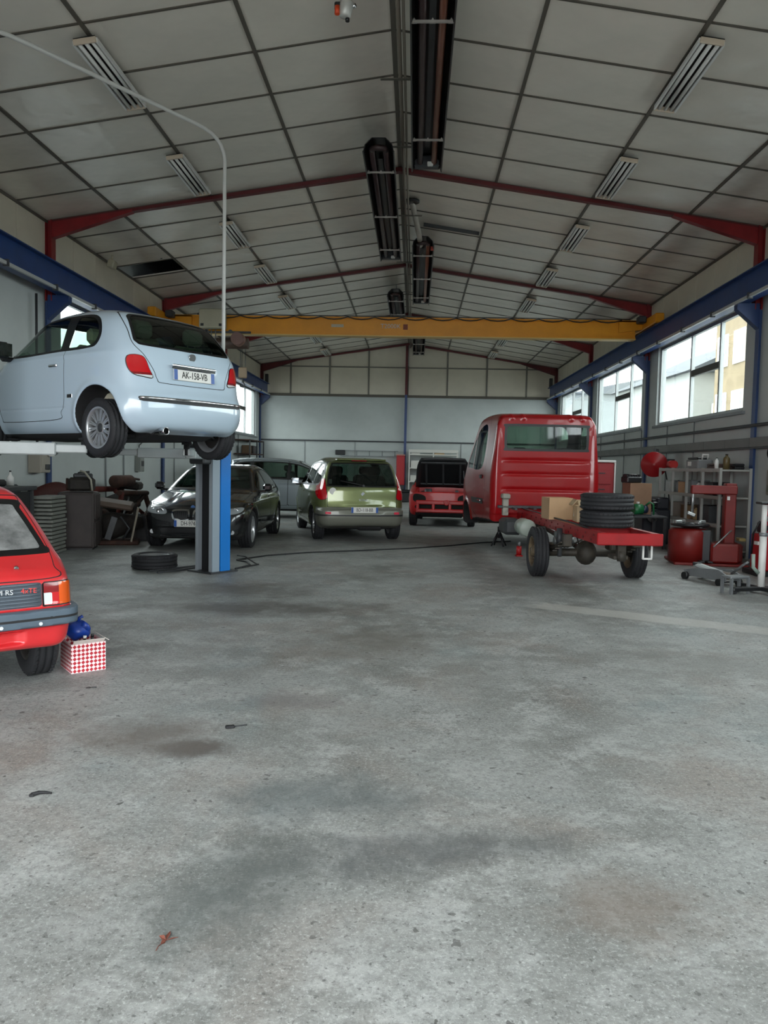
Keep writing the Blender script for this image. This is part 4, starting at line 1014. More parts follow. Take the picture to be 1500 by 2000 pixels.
    if rear_detail:
        x = surf_x(F, .56, .965, -1.2, 0); MB().cyl((x+.004, .565, .965), (x-.004, .565, .965), .065, n=24).build('round_sticker', M_wht, tg)
        x = surf_x(F, 0, .90, -1.2, 0); MB().box((x-.006, 0, .92), (.01, .05, .065), rot=(math.pi/4, 0, 0)).build('diamond_badge', M_chrome, tg)
        x = surf_x(F, 0, .80, -1.2, 0); text_mesh('tailgate_lettering', 'SCENIC', .055, M_chrome, tg, (x-.008, -.02, .80), (math.pi/2, 0, -math.pi/2))
        x = surf_x(F, .1, 1.10, -1.2, 0); m = MB(); m.tube([(x-.02, -.02, 1.07), (x-.01, .15, 1.11), (x+.0, .42, 1.16)], .012, 6); m.cyl((x+.03, -.02, 1.07), (x-.03, -.02, 1.07), .025, n=10); m.build('rear_wiper', M_blk, tg)
        MB().box((-.40, 0, 1.565), (.26, .95, .03), bev=.012).build('roof_spoiler', paint, tg)
        MB().box((-.535, .05, 1.545), (.03, .30, .022), bev=.008).build('high_brake_lamp', M_lampd, tg)
        MB().box((-.40, .58, 1.14), (.01, .06, .09)).build('window_sticker', M_wht, root)
    plate(root, (-.755, -.03, .615), (0, 0, -math.pi/2), ptext)
    for (x, y) in ((0, .75), (0, -.75), (2.685, .75), (2.685, -.75)):
        wheel(root, 'wheel', (x, y, .317), .317, .205, .205, 1 if y > 0 else -1, 5, 'alloy', spin=.2)
    for y in (-.38, .38): seat(root, (1.40, y, .55), M_cloth, .48); seat(root, (.50, y, .55), M_cloth, .5)
    MB().box((2.0, 0, .95), (.5, 1.5, .22), bev=.06).build('dashboard', M_inside, root); steering(root, (1.72, .38, 1.0))
    m = MB(); m.box((1.2, 0, .235), (3.0, 1.2, .03)); m.cyl((0, -.6, .27), (0, .6, .27), .045, n=10); m.box((-.35, -.2, .27), (.3, .5, .14), bev=.05); m.build('floor_and_axle', M_under, root)
    return root
build_mpv('olive_people_carrier', 'olive green people carrier seen from behind in the middle of the hall', (-1.15, 15.18, 0), math.radians(15), M_olive, M_olgrey)
build_mpv('silver_people_carrier', 'silver-grey car parked crosswise between the black saloon and the olive car', (-4.55, 21.2, 0), math.radians(-88), mat('silver_paint', '8f989c', 0.28, metal=.6, coat=1.0, back='2b2c2c'), mat('silver_bumper', '7f888c', 0.35, metal=.4), False, 'CW-402-LM', h=.034)

# ================================================================ stripped red car with its bonnet up
M_wreck = mat('bright_red_paint', 'a81618', 0.45, coat=.15, var=.15, vscale=4, back='2a1416')
def build_wreck(loc, phi):
    root = thing('stripped_red_car', 'red car without front bumper and with its black bonnet lining raised, beside the truck cab', 'car', loc, phi+math.pi/2)
    prof = cr([(-.5, .32), (-.66, .42), (-.68, .7), (-.60, .95), (-.3, 1.25), (.1, 1.42), (.6, 1.46), (1.1, 1.42), (1.4, 1.33), (1.9, 1.06), (2.15, .96), (2.6, .92), (2.95, .86), (3.0, .8), (3.0, .45), (2.9, .32), (2.6, .22, 1), (-.3, .22, 1)], 8, True)
    ar = [(0, .30), (2.45, .30)]; AR = .35
    def extra(f, x, y, z, ay):
        bay = np.maximum(np.maximum(2.05-x, x-2.93), np.maximum(ay-.62, .38-z))
        return smax(f, -bay, .03)
    F = car_field(prof, [(-.75, .70), (-.4, .80), (.4, .84), (1.8, .84), (2.5, .82), (2.9, .76), (3.05, .70)], [(.1, -.1), (.3, -.03), (.5, 0), (.8, 0), (.95, -.03), (1.1, -.09), (1.3, -.17), (1.5, -.26)],
                  k=.09, bow_r=.12, bow_f=.08, crown=.02, xm=1.2, arches=ar, arch_r=AR, arch_in=.5, extra=extra)
    S = Shell(F, (-.82, -.95, .14), (3.12, .95, 1.56), .028)
    finish_arches(S, ar, AR, 51); S.carve(lambda x, y, z: .26-z, 0, 51)
    S.carve(lambda x, y, z: np.minimum(np.minimum(x-2.03, 2.95-x), np.minimum(.64-np.abs(y), .80-z)), 0, 51, gate=lambda c, n: n[:, 0]*(c[:, 0]-2.5) < .3)
    S.region(rear_poly([(-.3, 1.04, 1), (.62, 1.02), (.52, 1.34), (-.3, 1.37, 1)]), 0, 41, 30, .012, gate=lambda c, n: (c[:, 0] > 1.2) & (n[:, 0] > .2))
    S.region(side_poly([(1.95, 1.0), (1.45, 1.28), (1.0, 1.36), (.4, 1.36), (.0, 1.2), (-.2, 1.0)]), 0, 21, 30, .014, gate=side_gate)
    S.region(rear_poly([(.40, .62), (.42, .76), (.66, .80), (.70, .66), (.6, .6)]), 0, 52, gate=lambda c, n: (c[:, 0] > 2.7) & (n[:, 0] > .2))
    S.region(rear_poly([(-.3, .42, 1), (.55, .42), (.55, .56), (-.3, .56, 1)]), 0, 52, gate=lambda c, n: (c[:, 0] > 2.7) & (n[:, 0] > .2))
    S.out(0, 'body', M_wreck, root); S.out(51, 'engine_bay_and_underbody', M_under, root); S.out(52, 'front_opening', M_dark, root); S.out(30, 'window_surround', M_seal, root); S.out(41, 'windscreen', M_cglassd, root)
    for cond in (lambda c: c[:, 1] > 0, lambda c: c[:, 1] < 0): S.out(21, 'side_window', M_cglassd, root, 0, cond)
    hood = MB(); pts = []
    nx, ny = 8, 10
    for i in range(nx+1):
        for j in range(ny+1):
            u = i/nx; v = j/ny*2-1; w = .70-.06*u-.10*u**6
            pts.append((u*.95, v*w, -.03*(v*v)-.02*u*u))
    fs = [(i*(ny+1)+j, (i+1)*(ny+1)+j, (i+1)*(ny+1)+j+1, i*(ny+1)+j+1) for i in range(nx) for j in range(ny)]
    hood.add(pts, fs, True); ho = hood.build('raised_bonnet', M_blk, root, (2.08, 0, .96), (0, -math.radians(52), 0))
    sol = ho.modifiers.new('thick', 'SOLIDIFY'); sol.thickness = .02
    m = MB()
    for y in (-.42, 0, .42): m.box((.45, y, -.045), (.75, .05, .025), bev=.01)
    m.box((.12, 0, -.045), (.05, 1.15, .025), bev=.01); m.box((.80, 0, -.06), (.06, 1.1, .03), bev=.01); m.build('bonnet_brace', M_dkg, ho)
    MB().cyl((2.85, .55, .85), (2.40, .50, 1.45), .008, n=6).build('bonnet_prop', M_gry, root)
    m = MB(); m.box((2.45, .05, .66), (.55, .6, .36), bev=.05); m.cyl((2.3, .35, .84), (2.7, .35, .84), .05, n=10); m.cyl((2.6, -.35, .7), (2.6, -.35, .92), .09, n=14); m.box((2.35, -.45, .75), (.3, .2, .2), bev=.02); m.build('engine', M_dkg, root)
    m = MB(); m.box((3.02, 0, .60), (.05, 1.25, .10), bev=.02); m.box((3.02, 0, .40), (.06, 1.2, .09), bev=.02)
    for y in (-.58, -.2, .2, .58): m.box((3.015, y, .5), (.05, .07, .3), bev=.015)
    m.build('front_crossmember', M_wreck, root)
    MB().lathe([(.03, .0), (.065, .0), (.07, .02), (.05, .03), (.03, .02)], (1, 0, 0), (3.04, .12, .60), n=18).build('tow_eye_boss', M_wreck, root)
    for (x, y) in ((0, .72), (0, -.72), (2.45, .72), (2.45, -.72)):
        wheel(root, 'wheel', (x, y, .30), .30, .19, .19, 1 if y > 0 else -1, 5, 'steel', spin=.2)
    for y in (-.36, .36): seat(root, (1.2, y, .45), M_cloth, .46)
    return root
build_wreck((.88, 21.6, 0), math.radians(176))
# ================================================================ red chassis-cab truck
M_truck = mat('truck_red_paint', '8f040c', 0.3, coat=.5, spec=.35, back='26292c')
M_trail = mat('chassis_red_paint', '980a12', 0.4, coat=.3, var=.12, vscale=5)
M_grease = mat('greasy_iron', '35332f', 0.6, metal=.4, col2='4c463c', vscale=9, bump=.3)
def build_truck(loc, phi):
    root = thing('chassis_cab_truck', 'bright red chassis-cab truck with bare rear frame', 'truck', loc, phi+math.pi/2)
    OY = -.13; XB = 3.05
    prof = cr([(XB, .66), (XB-.015, .8), (XB-.015, 2.2), (XB+0.030, 2.36), (XB+0.200, 2.43), (XB+0.720, 2.455), (XB+1.200, 2.43), (XB+1.464, 2.34), (XB+1.860, 1.9), (XB+2.280, 1.42), (XB+2.580, 1.26), (XB+2.856, 1.10), (XB+2.976, .9), (XB+3.000, .6), (XB+2.904, .40), (XB+2.640, .36, 1), (XB+2.400, .36, 1), (XB+1.140, .50, 1), (XB+0.030, .52, 1)], 8, True)
    ar = [(XB+1.944, .40)]; AR = .40
    def extra(f, x, y, z, ay):
        rib = np.exp(-(((y)/.74))**12)*sstep(XB+0.150, XB+0.020, x)
        for zz in (1.60, 1.36, 1.09): f = f+.020*np.exp(-((z-zz)/.030)**2)*rib
        f = f-.022*np.exp(-((ay-.86)/.05)**2)*sstep(XB+0.150, XB+0.020, x)*sstep(.6, .8, z)*sstep(2.35, 2.2, z)
        for yy in (.62, .42): f = f-.014*np.exp(-((ay-yy)/.035)**2)*sstep(2.28, 2.34, z)*sstep(XB+0.300, XB+0.100, x)
        return f
    FF = car_field(prof, [(XB-.1, .955), (XB+0.100, .965), (XB+0.600, 1.0), (XB+1.440, 1.09), (XB+2.280, 1.14), (XB+2.760, 1.06), (XB+3.120, .92)],
                  [(.2, -.05), (.5, -.02), (.9, 0), (1.2, 0), (1.45, -.01), (1.8, -.05), (2.1, -.09), (2.35, -.13), (2.6, -.19)],
                  k=.10, bow_r=.02, bow_f=.12, crown=.02, xm=XB+1.200, arches=ar, arch_r=AR, arch_in=.5, flare=.02, extra=extra)
    F = lambda x, y, z: FF(x, y-OY, z)
    S = Shell(F, (XB-.15, OY-1.26, .28), (XB+3.180, OY+1.26, 2.54), .023)
    finish_arches(S, ar, AR, 51); S.carve(lambda x, y, z: .415-z, 0, 51); S.carve(lambda x, y, z: .545-z+.0*x, 0, 51, gate=lambda c, n: n[:, 2] < -.5)
    bg = lambda c, n: (c[:, 0] < XB+0.250) & (n[:, 0] < -.4)
    sym = lambda pts: (lambda g: (lambda x, y, z: g(x, y-OY, z)))(rear_poly(pts))
    S.region(sym([(-.3, 1.79, 1), (.64, 1.79), (.715, 1.83), (.715, 2.17), (.65, 2.215), (-.3, 2.215, 1)]), 0, 31, 30, .022, gate=bg)
    S.region(side_poly([(XB+0.744, 1.47), (XB+0.744, 2.22), (XB+1.260, 2.21), (XB+1.680, 1.82), (XB+1.896, 1.50), (XB+1.680, 1.44)]), 0, 21, 30, .02, gate=side_gate)
    S.carve(lambda x, y, z: (XB+1.428+.0*z)-x, 21, 22)
    S.carve(lambda x, y, z: (XB+1.380)-x, 22, 23); S.t[S.t == 22] = 30
    S.t[S.t == 23] = 22
    S.region(side_poly([(XB+0.600, .62), (XB+0.600, 2.30), (XB+1.320, 2.30), (XB+1.800, 1.85), (XB+2.064, 1.45), (XB+2.064, 1.0), (XB+1.560, .80), (XB+1.344, .62)]), [0, 30], 24, 50, .005, gate=side_gate)
    S.region(side_poly([(XB+0.624, .80, 1), (XB+0.624, .90, 1), (XB+1.500, .90, 1), (XB+1.440, .80, 1)]), 24, 25, gate=side_gate)
    S.region(sym([(-.3, 1.45, 1), (.80, 1.43), (.84, 1.48), (.74, 2.26), (-.3, 2.30, 1)]), 0, 41, 30, .02, gate=lambda c, n: (c[:, 0] > XB+1.200) & (n[:, 0] > .3))
    S.region(sym([(.55, .78), (.55, .98), (.78, 1.02), (.86, .98), (.84, .80)]), 0, 43, gate=lambda c, n: (c[:, 0] > XB+2.400) & (n[:, 0] > .1))
    cab = S.out(0, 'cab', M_truck, root); out_pieces(S, 50, 'panel_gap', M_seam, root); out_pieces(S, 30, 'window_surround', M_seal, root); S.out(51, 'cab_underside', M_under, root)
    S.out(31, 'rear_window', M_cglass, root, -.004); S.out(41, 'windscreen', M_cglass, root, -.004)
    for sd, cond in ((1, lambda c: c[:, 1] > OY), (-1, lambda c: c[:, 1] < OY)):
        d = S.out(24, 'door', M_truck, root, cond=cond)
        if d:
            S.out(25, 'side_moulding', M_blk, d, .006, cond); MB().box((XB+.80, OY+sd*1.025, 1.30), (.20, .03, .07), bev=.012).build('door_handle', M_blk, d)
            MB().box((XB+1.05, OY+sd*1.045, .86), (.72, .012, .018)).build('chrome_trim', M_chrome, d)
        S.out(22, 'door_window', M_cglass, root, -.004, cond); S.out(21, 'quarter_window', M_cglass, root, -.004, cond); S.out(43, 'headlamp', M_lampw, root, .004, cond)
    for y in (.42, -.42): seat(root, (XB+.62, OY+y, .95), M_cloth, .5)
    MB().box((XB+1.9, OY, 1.32), (.4, 1.7, .22), bev=.06).build('dashboard', M_inside, root); steering(root, (XB+1.5, OY+.45, 1.35))
    MB().box((XB+.25, OY, 1.15), (.03, 1.7, .9)).build('rear_trim_panel', M_inside, root) if False else None
    # ladder frame
    for sd, nm in ((1, 'frame_rail'), (-1, 'frame_rail')):
        m = MB(); y = sd*.34
        m.b2((-1.72, y-.004, .60), (4.9, y+.004, .745)); m.b2((-1.72, min(y, y-sd*.07), .735), (4.9, max(y, y-sd*.07), .745)); m.b2((-1.72, min(y, y-sd*.07), .60), (4.9, max(y, y-sd*.07), .61))
        r = m.build(nm, M_trail, root)
        b = MB()
        for x in np.arange(-1.5, 2.9, .34): b.cyl((x, y+sd*.004, .70), (x, y+sd*.014, .70), .012, n=6); b.cyl((x+.1, y+sd*.004, .64), (x+.1, y+sd*.012, .64), .016, n=8)
        b.build('rivet_row', M_dkred, r)['kind'] = 'stuff'
    for x in (-1.70, -.75, .55, 1.7, 2.8):
        MB().box((x, 0, .675), (.06, .67, .13), bev=.006).build('frame_crossmember', M_trail, root)
    MB().box((-1.735, 0, .675), (.025, .76, .14), bev=.01).build('rear_beam', M_trail, root)
    # axle, springs, drive shaft
    m = MB(); m.cyl((0, -.62, .33), (0, .62, .33), .055, n=14); m.ball((0, 0, .33), .17, 16, (1.0, .85, 1.0)); m.cyl((.1, 0, .34), (.35, 0, .36), .06, n=12); m.cyl((.3, 0, .36), (3.4, 0, .52), .035, n=10); m.build('rear_axle', M_grease, root)
    for sd in (-1, 1):
        m = MB()
        for k in range(4):
            L = .70-.13*k; pts = [(t*L, sd*.50, .43-.022*k+.10*(t*L/.7)**2) for t in np.linspace(-1, 1, 9)]
            for p, q in zip(pts[:-1], pts[1:]):
                c = [(p[i]+q[i])/2 for i in range(3)]; m.box(c, (math.dist(p, q)*1.05, .06, .018), rot=(0, -math.atan2(q[2]-p[2], q[0]-p[0]), 0))
        m.box((0, sd*.50, .40), (.14, .09, .12), bev=.01); m.build('leaf_spring', M_grease, root)
        m = MB(); m.cyl((-.25, sd*.42, .30), (-.12, sd*.40, .66), .030, n=10); m.cyl((-.18, sd*.41, .46), (-.12, sd*.40, .66), .04, n=12); m.build('shock_absorber', M_dkg, root)
        MB().box((.70, sd*.45, .56), (.06, .12, .14), bev=.01).build('spring_hanger', M_grease, root); MB().box((-.72, sd*.45, .56), (.06, .12, .16), bev=.01).build('spring_hanger', M_grease, root)
    for y, s_ in ((.66, 1), (-.66, -1)): wheel(root, 'wheel', (0, y, .335), .335, .195, .205, s_, 5, 'truck', mrim=mat('rusty_wheel', '7a6a52', .6, metal=.3, col2='4a4038', vscale=8), spin=.3)
    # bits hung on the frame
    m = MB(); m.lathe([(0, -.22), (.11, -.22), (.13, -.20), (.13, .20), (.11, .22), (0, .22)], (1, 0, 0), (1.35, .56, .56), n=20); m.build('air_tank', mat('pale_green_tank', '9aa49a', .4), root)
    m = MB(); m.tube([(2.9, .42, .5), (2.2, .50, .46), (1.8, .52, .50), (1.6, .48, .62)], .028, 8); m.build('exhaust_pipe', M_rust, root)
    MB().box((2.35, .60, .50), (.55, .30, .26), bev=.05).build('fuel_tank', M_dkg, root)
    m = MB(); m.box((2.75, .62, .80), (.10, .10, .30), bev=.01); m.box((2.75, .62, .98), (.20, .14, .09), bev=.02); m.build('filler_bracket', mat('dirty_bracket', '8d8a80', .6), root)
    m = MB(); m.box((-1.45, -.36, .52), (.02, .02, .20)); m.box((-1.45, -.31, .425), (.02, .11, .02)); m.box((-1.45, -.26, .52), (.02, .02, .20)); m.build('lamp_bracket', M_wht, root)
    m = MB(); m.box((-1.50, .02, .56), (.10, .10, .26), bev=.01); m.cyl((-1.52, .02, .40), (-1.52, .02, .52), .05, n=12); m.box((-1.40, .02, .44), (.22, .18, .05), bev=.01); m.build('tow_hitch', M_grease, root)
    m = MB(); m.box((.25, .22, .50), (.16, .13, .16), bev=.02); m.cyl((.15, .22, .56), (.15, .22, .66), .045, n=12); m.box((.25, .22, .60), (.10, .10, .08), bev=.01); m.build('brake_valve', mat('cast_aluminium', 'a4a8a8', .35, metal=.7), root)
    m = MB(); m.cyl((.30, .10, .45), (.30, .34, .45), .075, n=16); m.cyl((.30, .34, .45), (.30, .37, .45), .06, n=16); m.box((.42, .28, .52), (.12, .10, .14), bev=.02); m.build('brake_chamber', MATS['cast_aluminium'], root)
    m = MB(); m.box((-.30, -.28, .47), (.24, .16, .14), bev=.02); m.tube([(-.3, -.2, .5), (-.2, 0, .56), (.1, .1, .55), (.3, .2, .5)], .012, 6); m.tube([(-.5, .2, .55), (-.2, .3, .42), (.1, .32, .40)], .010, 6); m.build('load_sensor_and_pipes', M_grease, root)
    m = MB(); m.tube([(2.7, .34, .78), (1.5, .36, .79), (.4, .34, .77), (-.8, .37, .78), (-1.5, .2, .70)], .012, 6); m.tube([(2.7, .28, .76), (1.0, .30, .78), (-.2, .2, .62), (0, .1, .45)], .009, 6); m.build('cable_loom', M_blk, root)
    m = MB(); m.box((2.75, 0, .80), (.10, 1.5, .05), bev=.01); m.box((2.55, .5, .78), (.35, .03, .03)); m.box((2.55, .2, .79), (.5, .05, .02)); m.build('cab_mounting', M_dkg, root)
    m = MB(); m.box((4.2, 0, .52), (1.3, .7, .30), bev=.08); m.cyl((4.99, -.75, .40), (4.99, .75, .40), .05, n=10); m.box((4.0, 0, .42), (.5, .4, .2), bev=.05); m.build('engine_and_front_axle', M_grease, root)
    return root
TRUCK_PHI = math.radians(3.6)
truck = build_truck((2.36, 10.55, 0), TRUCK_PHI)
# ================================================================ overhead crane
M_cream2 = mat('hoist_cream', 'a7a28d', 0.5, var=.06)
CY = 18.85
cr_ = thing('overhead_crane', 'yellow overhead travelling crane bridge spanning the hall', 'crane', (0, CY, 0))
xa, xb_ = XL+.34, XR-.34
m = MB(); m.b2((xa+.15, -.10, 4.60), (xb_-.25, .10, 4.64)); m.b2((xa+.15, -.10, 5.0), (xb_-.25, .10, 5.04)); m.b2((xa+.15, -.05, 4.64), (xb_-.25, .05, 5.0)); m.build('bridge_girder', M_yel, cr_)
MB().b2((xa+.15, -.13, 4.575), (xb_-.25, .13, 4.60)).build('lower_flange', mat('flange_pale_yellow', 'c8a860', .45), cr_)
for s, x in ((-1, xa), (1, xb_)):
    m = MB(); m.box((x, 0, 4.92), (.20, 2.2, .22), bev=.02); m.prism([(x-s*.10, 5.03), (x-s*.65, 5.03), (x-s*.65, 4.75), (x-s*.10, 4.82)], 1, -.10, .10); m.build('end_carriage', M_yel, cr_)
    for y in (-.9, .9): MB().cyl((x-.05, y, 4.86), (x+.05, y, 4.86), .09, n=18).build('wheel', M_dkg, cr_)
    MB().box((x-s*.2, -.35, 5.0), (.18, .24, .16), bev=.02).build('drive_motor', M_dkg, cr_)
m = MB(); xs = np.linspace(xa+1.2, xb_-.6, 16)
for p, q in zip(xs[:-1], xs[1:]): m.tube([(p, -.14, 5.03), (p+(q-p)*.25, -.14, 4.985), ((p+q)/2, -.14, 4.97), (p+(q-p)*.75, -.14, 4.985), (q, -.14, 5.03)], .014, 6)
m.build('festoon_cable', M_blk, cr_)
MB().tube([(xa+.8, -.14, 5.05), (xb_-.4, -.14, 5.05)], .012, 6).build('festoon_wire', M_dkg, cr_)
text_mesh('capacity_lettering', 'T2000K', .15, mat('lettering_grey', 'b9b4ac', .5), cr_, (-.66, -.056, 4.83), (math.pi/2, 0, 0)); MB().box((-.30, -.054, 4.82), (.11, .006, .13)).build('logo_plate', mat('logo_brown', '7a3414', .5), cr_)
MB().box((-1.95, -.054, 4.83), (.30, .006, .07)).build('maker_plate', mat('maker_plate_grey', 'b0a68e', .5), cr_)
# hoist trolley
ho = thing('electric_hoist', 'cream and brown electric hoist trolley hanging from the left end of the yellow crane', 'hoist', (-4.85, CY, 4.6))
b = MB().box((-.08, -.32, .30), (.60, .30, .44), bev=.02).build('control_box', M_cream2, ho)
for x in (-.30, .14): MB().box((x, -.475, .14), (.07, .012, .06)).build('box_latch', M_blk, b)
m = MB(); m.box((.2, 0, .02), (1.2, .34, .05)); m.build('trolley_frame', M_dkg, ho)
for x in (-.3, .3):
    for y in (-.12, .12): MB().cyl((x, y-.02, .04), (x, y+.02, .04), .05, n=14).build('trolley_wheel', M_dkg, ho)
mh = mat('hoist_brown', '6d5048', .5, var=.1)
MB().cyl((.55, -.16, -.18), (.55, -.52, -.18), .15, n=20).build('hoist_motor', mh, ho)
MB().cyl((-.20, -.16, -.25), (.75, -.16, -.25), .13, n=20).build('rope_drum', mat('drum_dark', '47372f', .5), ho)
m = MB()
for k in range(5): m.lathe([(.152, -.03*k), (.158, -.03*k-.008), (.152, -.03*k-.016)], (0, -1, 0), (.55, -.36, -.18), n=20)
m.build('motor_fins', mat('hoist_fin', '8a6a5c', .5), ho)
m = MB()
for x in (.56, .60, .68): m.cyl((x, -.16, -.3), (x, -.16, -1.0), .008, n=6)
m.build('wire_ropes', M_dkg, ho)['kind'] = 'stuff'
m = MB(); m.box((.62, -.16, -.95), (.20, .10, .26), bev=.02); m.build('hook_block', mat('hook_block_tan', '8c7860', .5), ho)
m = MB(); m.tube([(.62, -.16, -1.08), (.62, -.16, -1.17), (.67, -.16, -1.23), (.64, -.16, -1.30), (.57, -.16, -1.28), (.55, -.16, -1.22)], .02, 8); m.build('hook', M_dkg, ho)
m = MB()
for k, x in enumerate((-.36, -.28, -.20, -.12, -.02)): m.tube([(x, -.30, .06), (x+.01, -.30, -.5), (x+.02*k-.02, -.30, -1.1-.15*k)], .012, 6)
m.build('pendant_cables', M_gry, ho)['kind'] = 'stuff'
m = MB(); m.box((-.05, -.30, -1.85), (.09, .08, .22), bev=.01); m.tube([(-.02, -.30, -.9), (-.05, -.30, -1.76)], .010, 6); m.build('pendant_control', mat('pendant_yellow', 'b0902c', .5), ho)

# ================================================================ fluorescent battens
M_tube = mat('fluorescent_tube', 'd9d8d2', .3)
M_batten = mat('batten_dark', '1c1b19', .5)
M_sock = mat('tube_socket', 'c9b9a4', .5)
def batten():
    root = thing('fluorescent_batten', '', 'ceiling light', group='fluorescent battens under the ceiling')
    MB().b2((-.12, -.77, .03), (.12, .77, .045)).build('back_plate', M_batten, root)
    for k in range(3): MB().cyl(((k-1)*.075, -.74, 0), ((k-1)*.075, .74, 0), .022, n=12).build('tube', M_tube, root)
    for k in (-1, 1): MB().b2((k*.125-.012, -.75, -.02), (k*.125+.012, .75, .03)).build('side_reflector', M_wht, root)
    for y in (-.76, .76): MB().box((0, y, .005), (.25, .03, .06), bev=.006).build('socket_bar', M_sock, root)
    return root
bt = batten(); first = True
ORD = ['nearest', 'second', 'third', 'fourth', 'fifth', 'sixth', 'seventh', 'eighth', 'farthest']
for s, side in ((-1, 'left'), (1, 'right')):
    for k in range(8):
        y = 9.12+3.085*k
        o = bt if first else copy_tree(bt); first = False
        x = XC+s*3.24+(-.03 if s < 0 else .10)
        o.location = (x, y, ceil_z(x)-.10); o.rotation_euler = (0, s*ang, 0)
        o['label'] = '%s fluorescent batten light in the %s-hand ceiling row' % (ORD[k] if k else 'nearest', side)

# ================================================================ radiant tube heaters along the ridge
M_refl = mat('heater_reflector_black', '0f0e0f', .35, metal=.4)
M_reflo = mat('heater_reflector_edge', '5a5a58', .4, metal=.6)
M_htube = mat('heater_tube_brown', '3a2a2a', .45, metal=.3)
M_htube2 = mat('heater_tube_copper', '7c4a38', .4, metal=.3)
HZ = 6.0
for k, (x, y0, y1, dm, lab) in enumerate([(.08, 4.2, 12.15, 1, 'nearest and largest black radiant tube heater, right of the ridge pipe'), (-.63, 11.4, 17.35, 0, 'black radiant tube heater left of the ridge pipe'),
        (.07, 16.15, 21.9, 1, 'middle radiant tube heater with a copper tube, right of the ridge pipe'), (-.62, 20.85, 26.0, 0, 'short-looking radiant tube heater left of the ridge just above the crane bridge'),
        (.05, 26.2, 31.75, 0, 'farthest radiant tube heater seen below the crane bridge')]):
    L = y1-y0
    h = thing('radiant_tube_heater', lab, 'heater', (x, (y0+y1)/2, HZ), group='radiant tube heaters under the ridge')
    m = MB(); t = .012
    outer = [(-.225, 0), (-.20, .10), (-.10, .20), (.10, .20), (.20, .10), (.225, 0)]; inner = [(p[0]*.94, p[1]*.94) for p in outer]
    m.prism(outer+inner[::-1], 1, -L/2, L/2); m.build('reflector_hood', M_refl, h)
    for s in (-1, 1): MB().b2((s*.225-.008, -L/2, -.01), (s*.225+.008, L/2, .012)).build('hood_lip', M_reflo, h)
    for s in (-1, 1): MB().cyl((s*.105, -L/2+.12, .07), (s*.105, L/2-.02, .07), .042, n=14).build('radiant_tube', M_htube2 if (s > 0 and dm) else M_htube, h)
    m = MB(); m.tube([(-.105, -L/2+.12, .07), (-.09, -L/2+.06, .07), (0, -L/2+.03, .07), (.09, -L/2+.06, .07), (.105, -L/2+.12, .07)], .042, 12); m.build('tube_bend', M_htube, h)
    MB().b2((-.035, -L/2+.6, .12), (.035, L/2-.6, .135)).build('centre_baffle', M_dkg, h)
    for f in (.14, .5, .86):
        b = MB(); y = -L/2+L*f
        b.b2((-.235, y-.015, .005), (.235, y+.015, .025))
        for xx in (-.19, .0, .19): b.prism([(xx-.03, .0), (xx+.03, .0), (xx, .05)], 1, y-.012, y+.012)
        o = b.build('tube_support', mat('heater_bracket', 'b0aca4', .4, metal=.4), h)
        MB().cyl((0, y, .2), (0, y, ceil_z(x)-HZ), .006, n=6).build('hanger_rod', M_gry, h)
    bb = MB().box((.0, L/2-.10, .10), (.40, .16, .17), bev=.02).build('burner_box', M_dkg, h)
    MB().box((.05, L/2-.20, .04), (.09, .06, .06), bev=.01).build('gas_valve', mat('valve_white', 'c9c9c2', .4), h)
# burner hanging at the top picture edge
bu = thing('gas_burner', 'small white gas burner with orange cap hanging at the top picture edge', 'burner', (-.80, 8.02, 6.02))
MB().lathe([(0, -.08), (.05, -.08), (.065, -.05), (.07, .06), (.05, .09), (0, .09)], (.2, -.2, 1), (0, 0, .03), n=20).build('fan_housing', mat('burner_white', 'c2c1ba', .4, metal=.3), bu)
MB().cyl((-.085, -.02, -.03), (-.085, -.02, .05), .026, n=14).build('gas_regulator_cap', mat('cap_orange', 'd8481c', .45), bu)
MB().box((-.07, .03, .06), (.09, .10, .08), bev=.01).build('ignition_box', M_blk, bu); MB().cyl((.02, -.02, -.07), (.02, -.02, -.10), .022, n=10).build('inlet_stub', M_blk, bu)
MB().cyl((.06, .0, .05), (.10, -.02, .06), .02, n=10).build('hose_coupling', M_chrome, bu); MB().cyl((0, 0, .11), (0, 0, .43), .01, n=6).build('hanger_rod', M_gry, bu)
# ridge pipes, flue, brackets
rp = thing('ridge_gas_pipe', 'grey-brown gas pipe pair running along the ridge between the heaters', 'pipe', (-.29, 0, 6.34))
MB().cyl((0, YF+.3, 0), (0, YB-.1, 0), .026, n=12).build('gas_pipe', mat('pipe_brown_grey', '726a5e', .5), rp); MB().cyl((.055, YF+.3, .03), (.055, YB-.1, .03), .018, n=10).build('cable_conduit', mat('conduit_beige', '857f72', .5), rp)
for y in (9.95, 12.0, 15.2, 18.6, 22.0): MB().b2((-.25, y-.02, -.04), (.32, y+.02, -.025)).build('cross_bracket', mat('bracket_grey', '5d5a50', .5), rp)
fp = thing('heater_flue', 'pale flexible flue pipe dropping from the ceiling to the middle heater', 'flue', (.0, 15.4, 6.0))
MB().tube([(-.16, -.55, .46), (-.12, -.2, .36), (-.02, .5, .16), (.02, 1.05, .10)], .055, 12).build('flue_pipe', mat('flue_pale', 'b3b0a6', .4, metal=.3), fp)
MB().lathe([(.05, .0), (.15, .0), (.15, .03), (.05, .05)], (0, 0, 1), (-.17, -.62, .42), n=18).build('ceiling_collar', M_blk, fp)
MB().box((.26, 1.0, .02), (.07, .07, .08), bev=.01).build('flue_cap', mat('cap_red', 'a8402e', .5), fp)
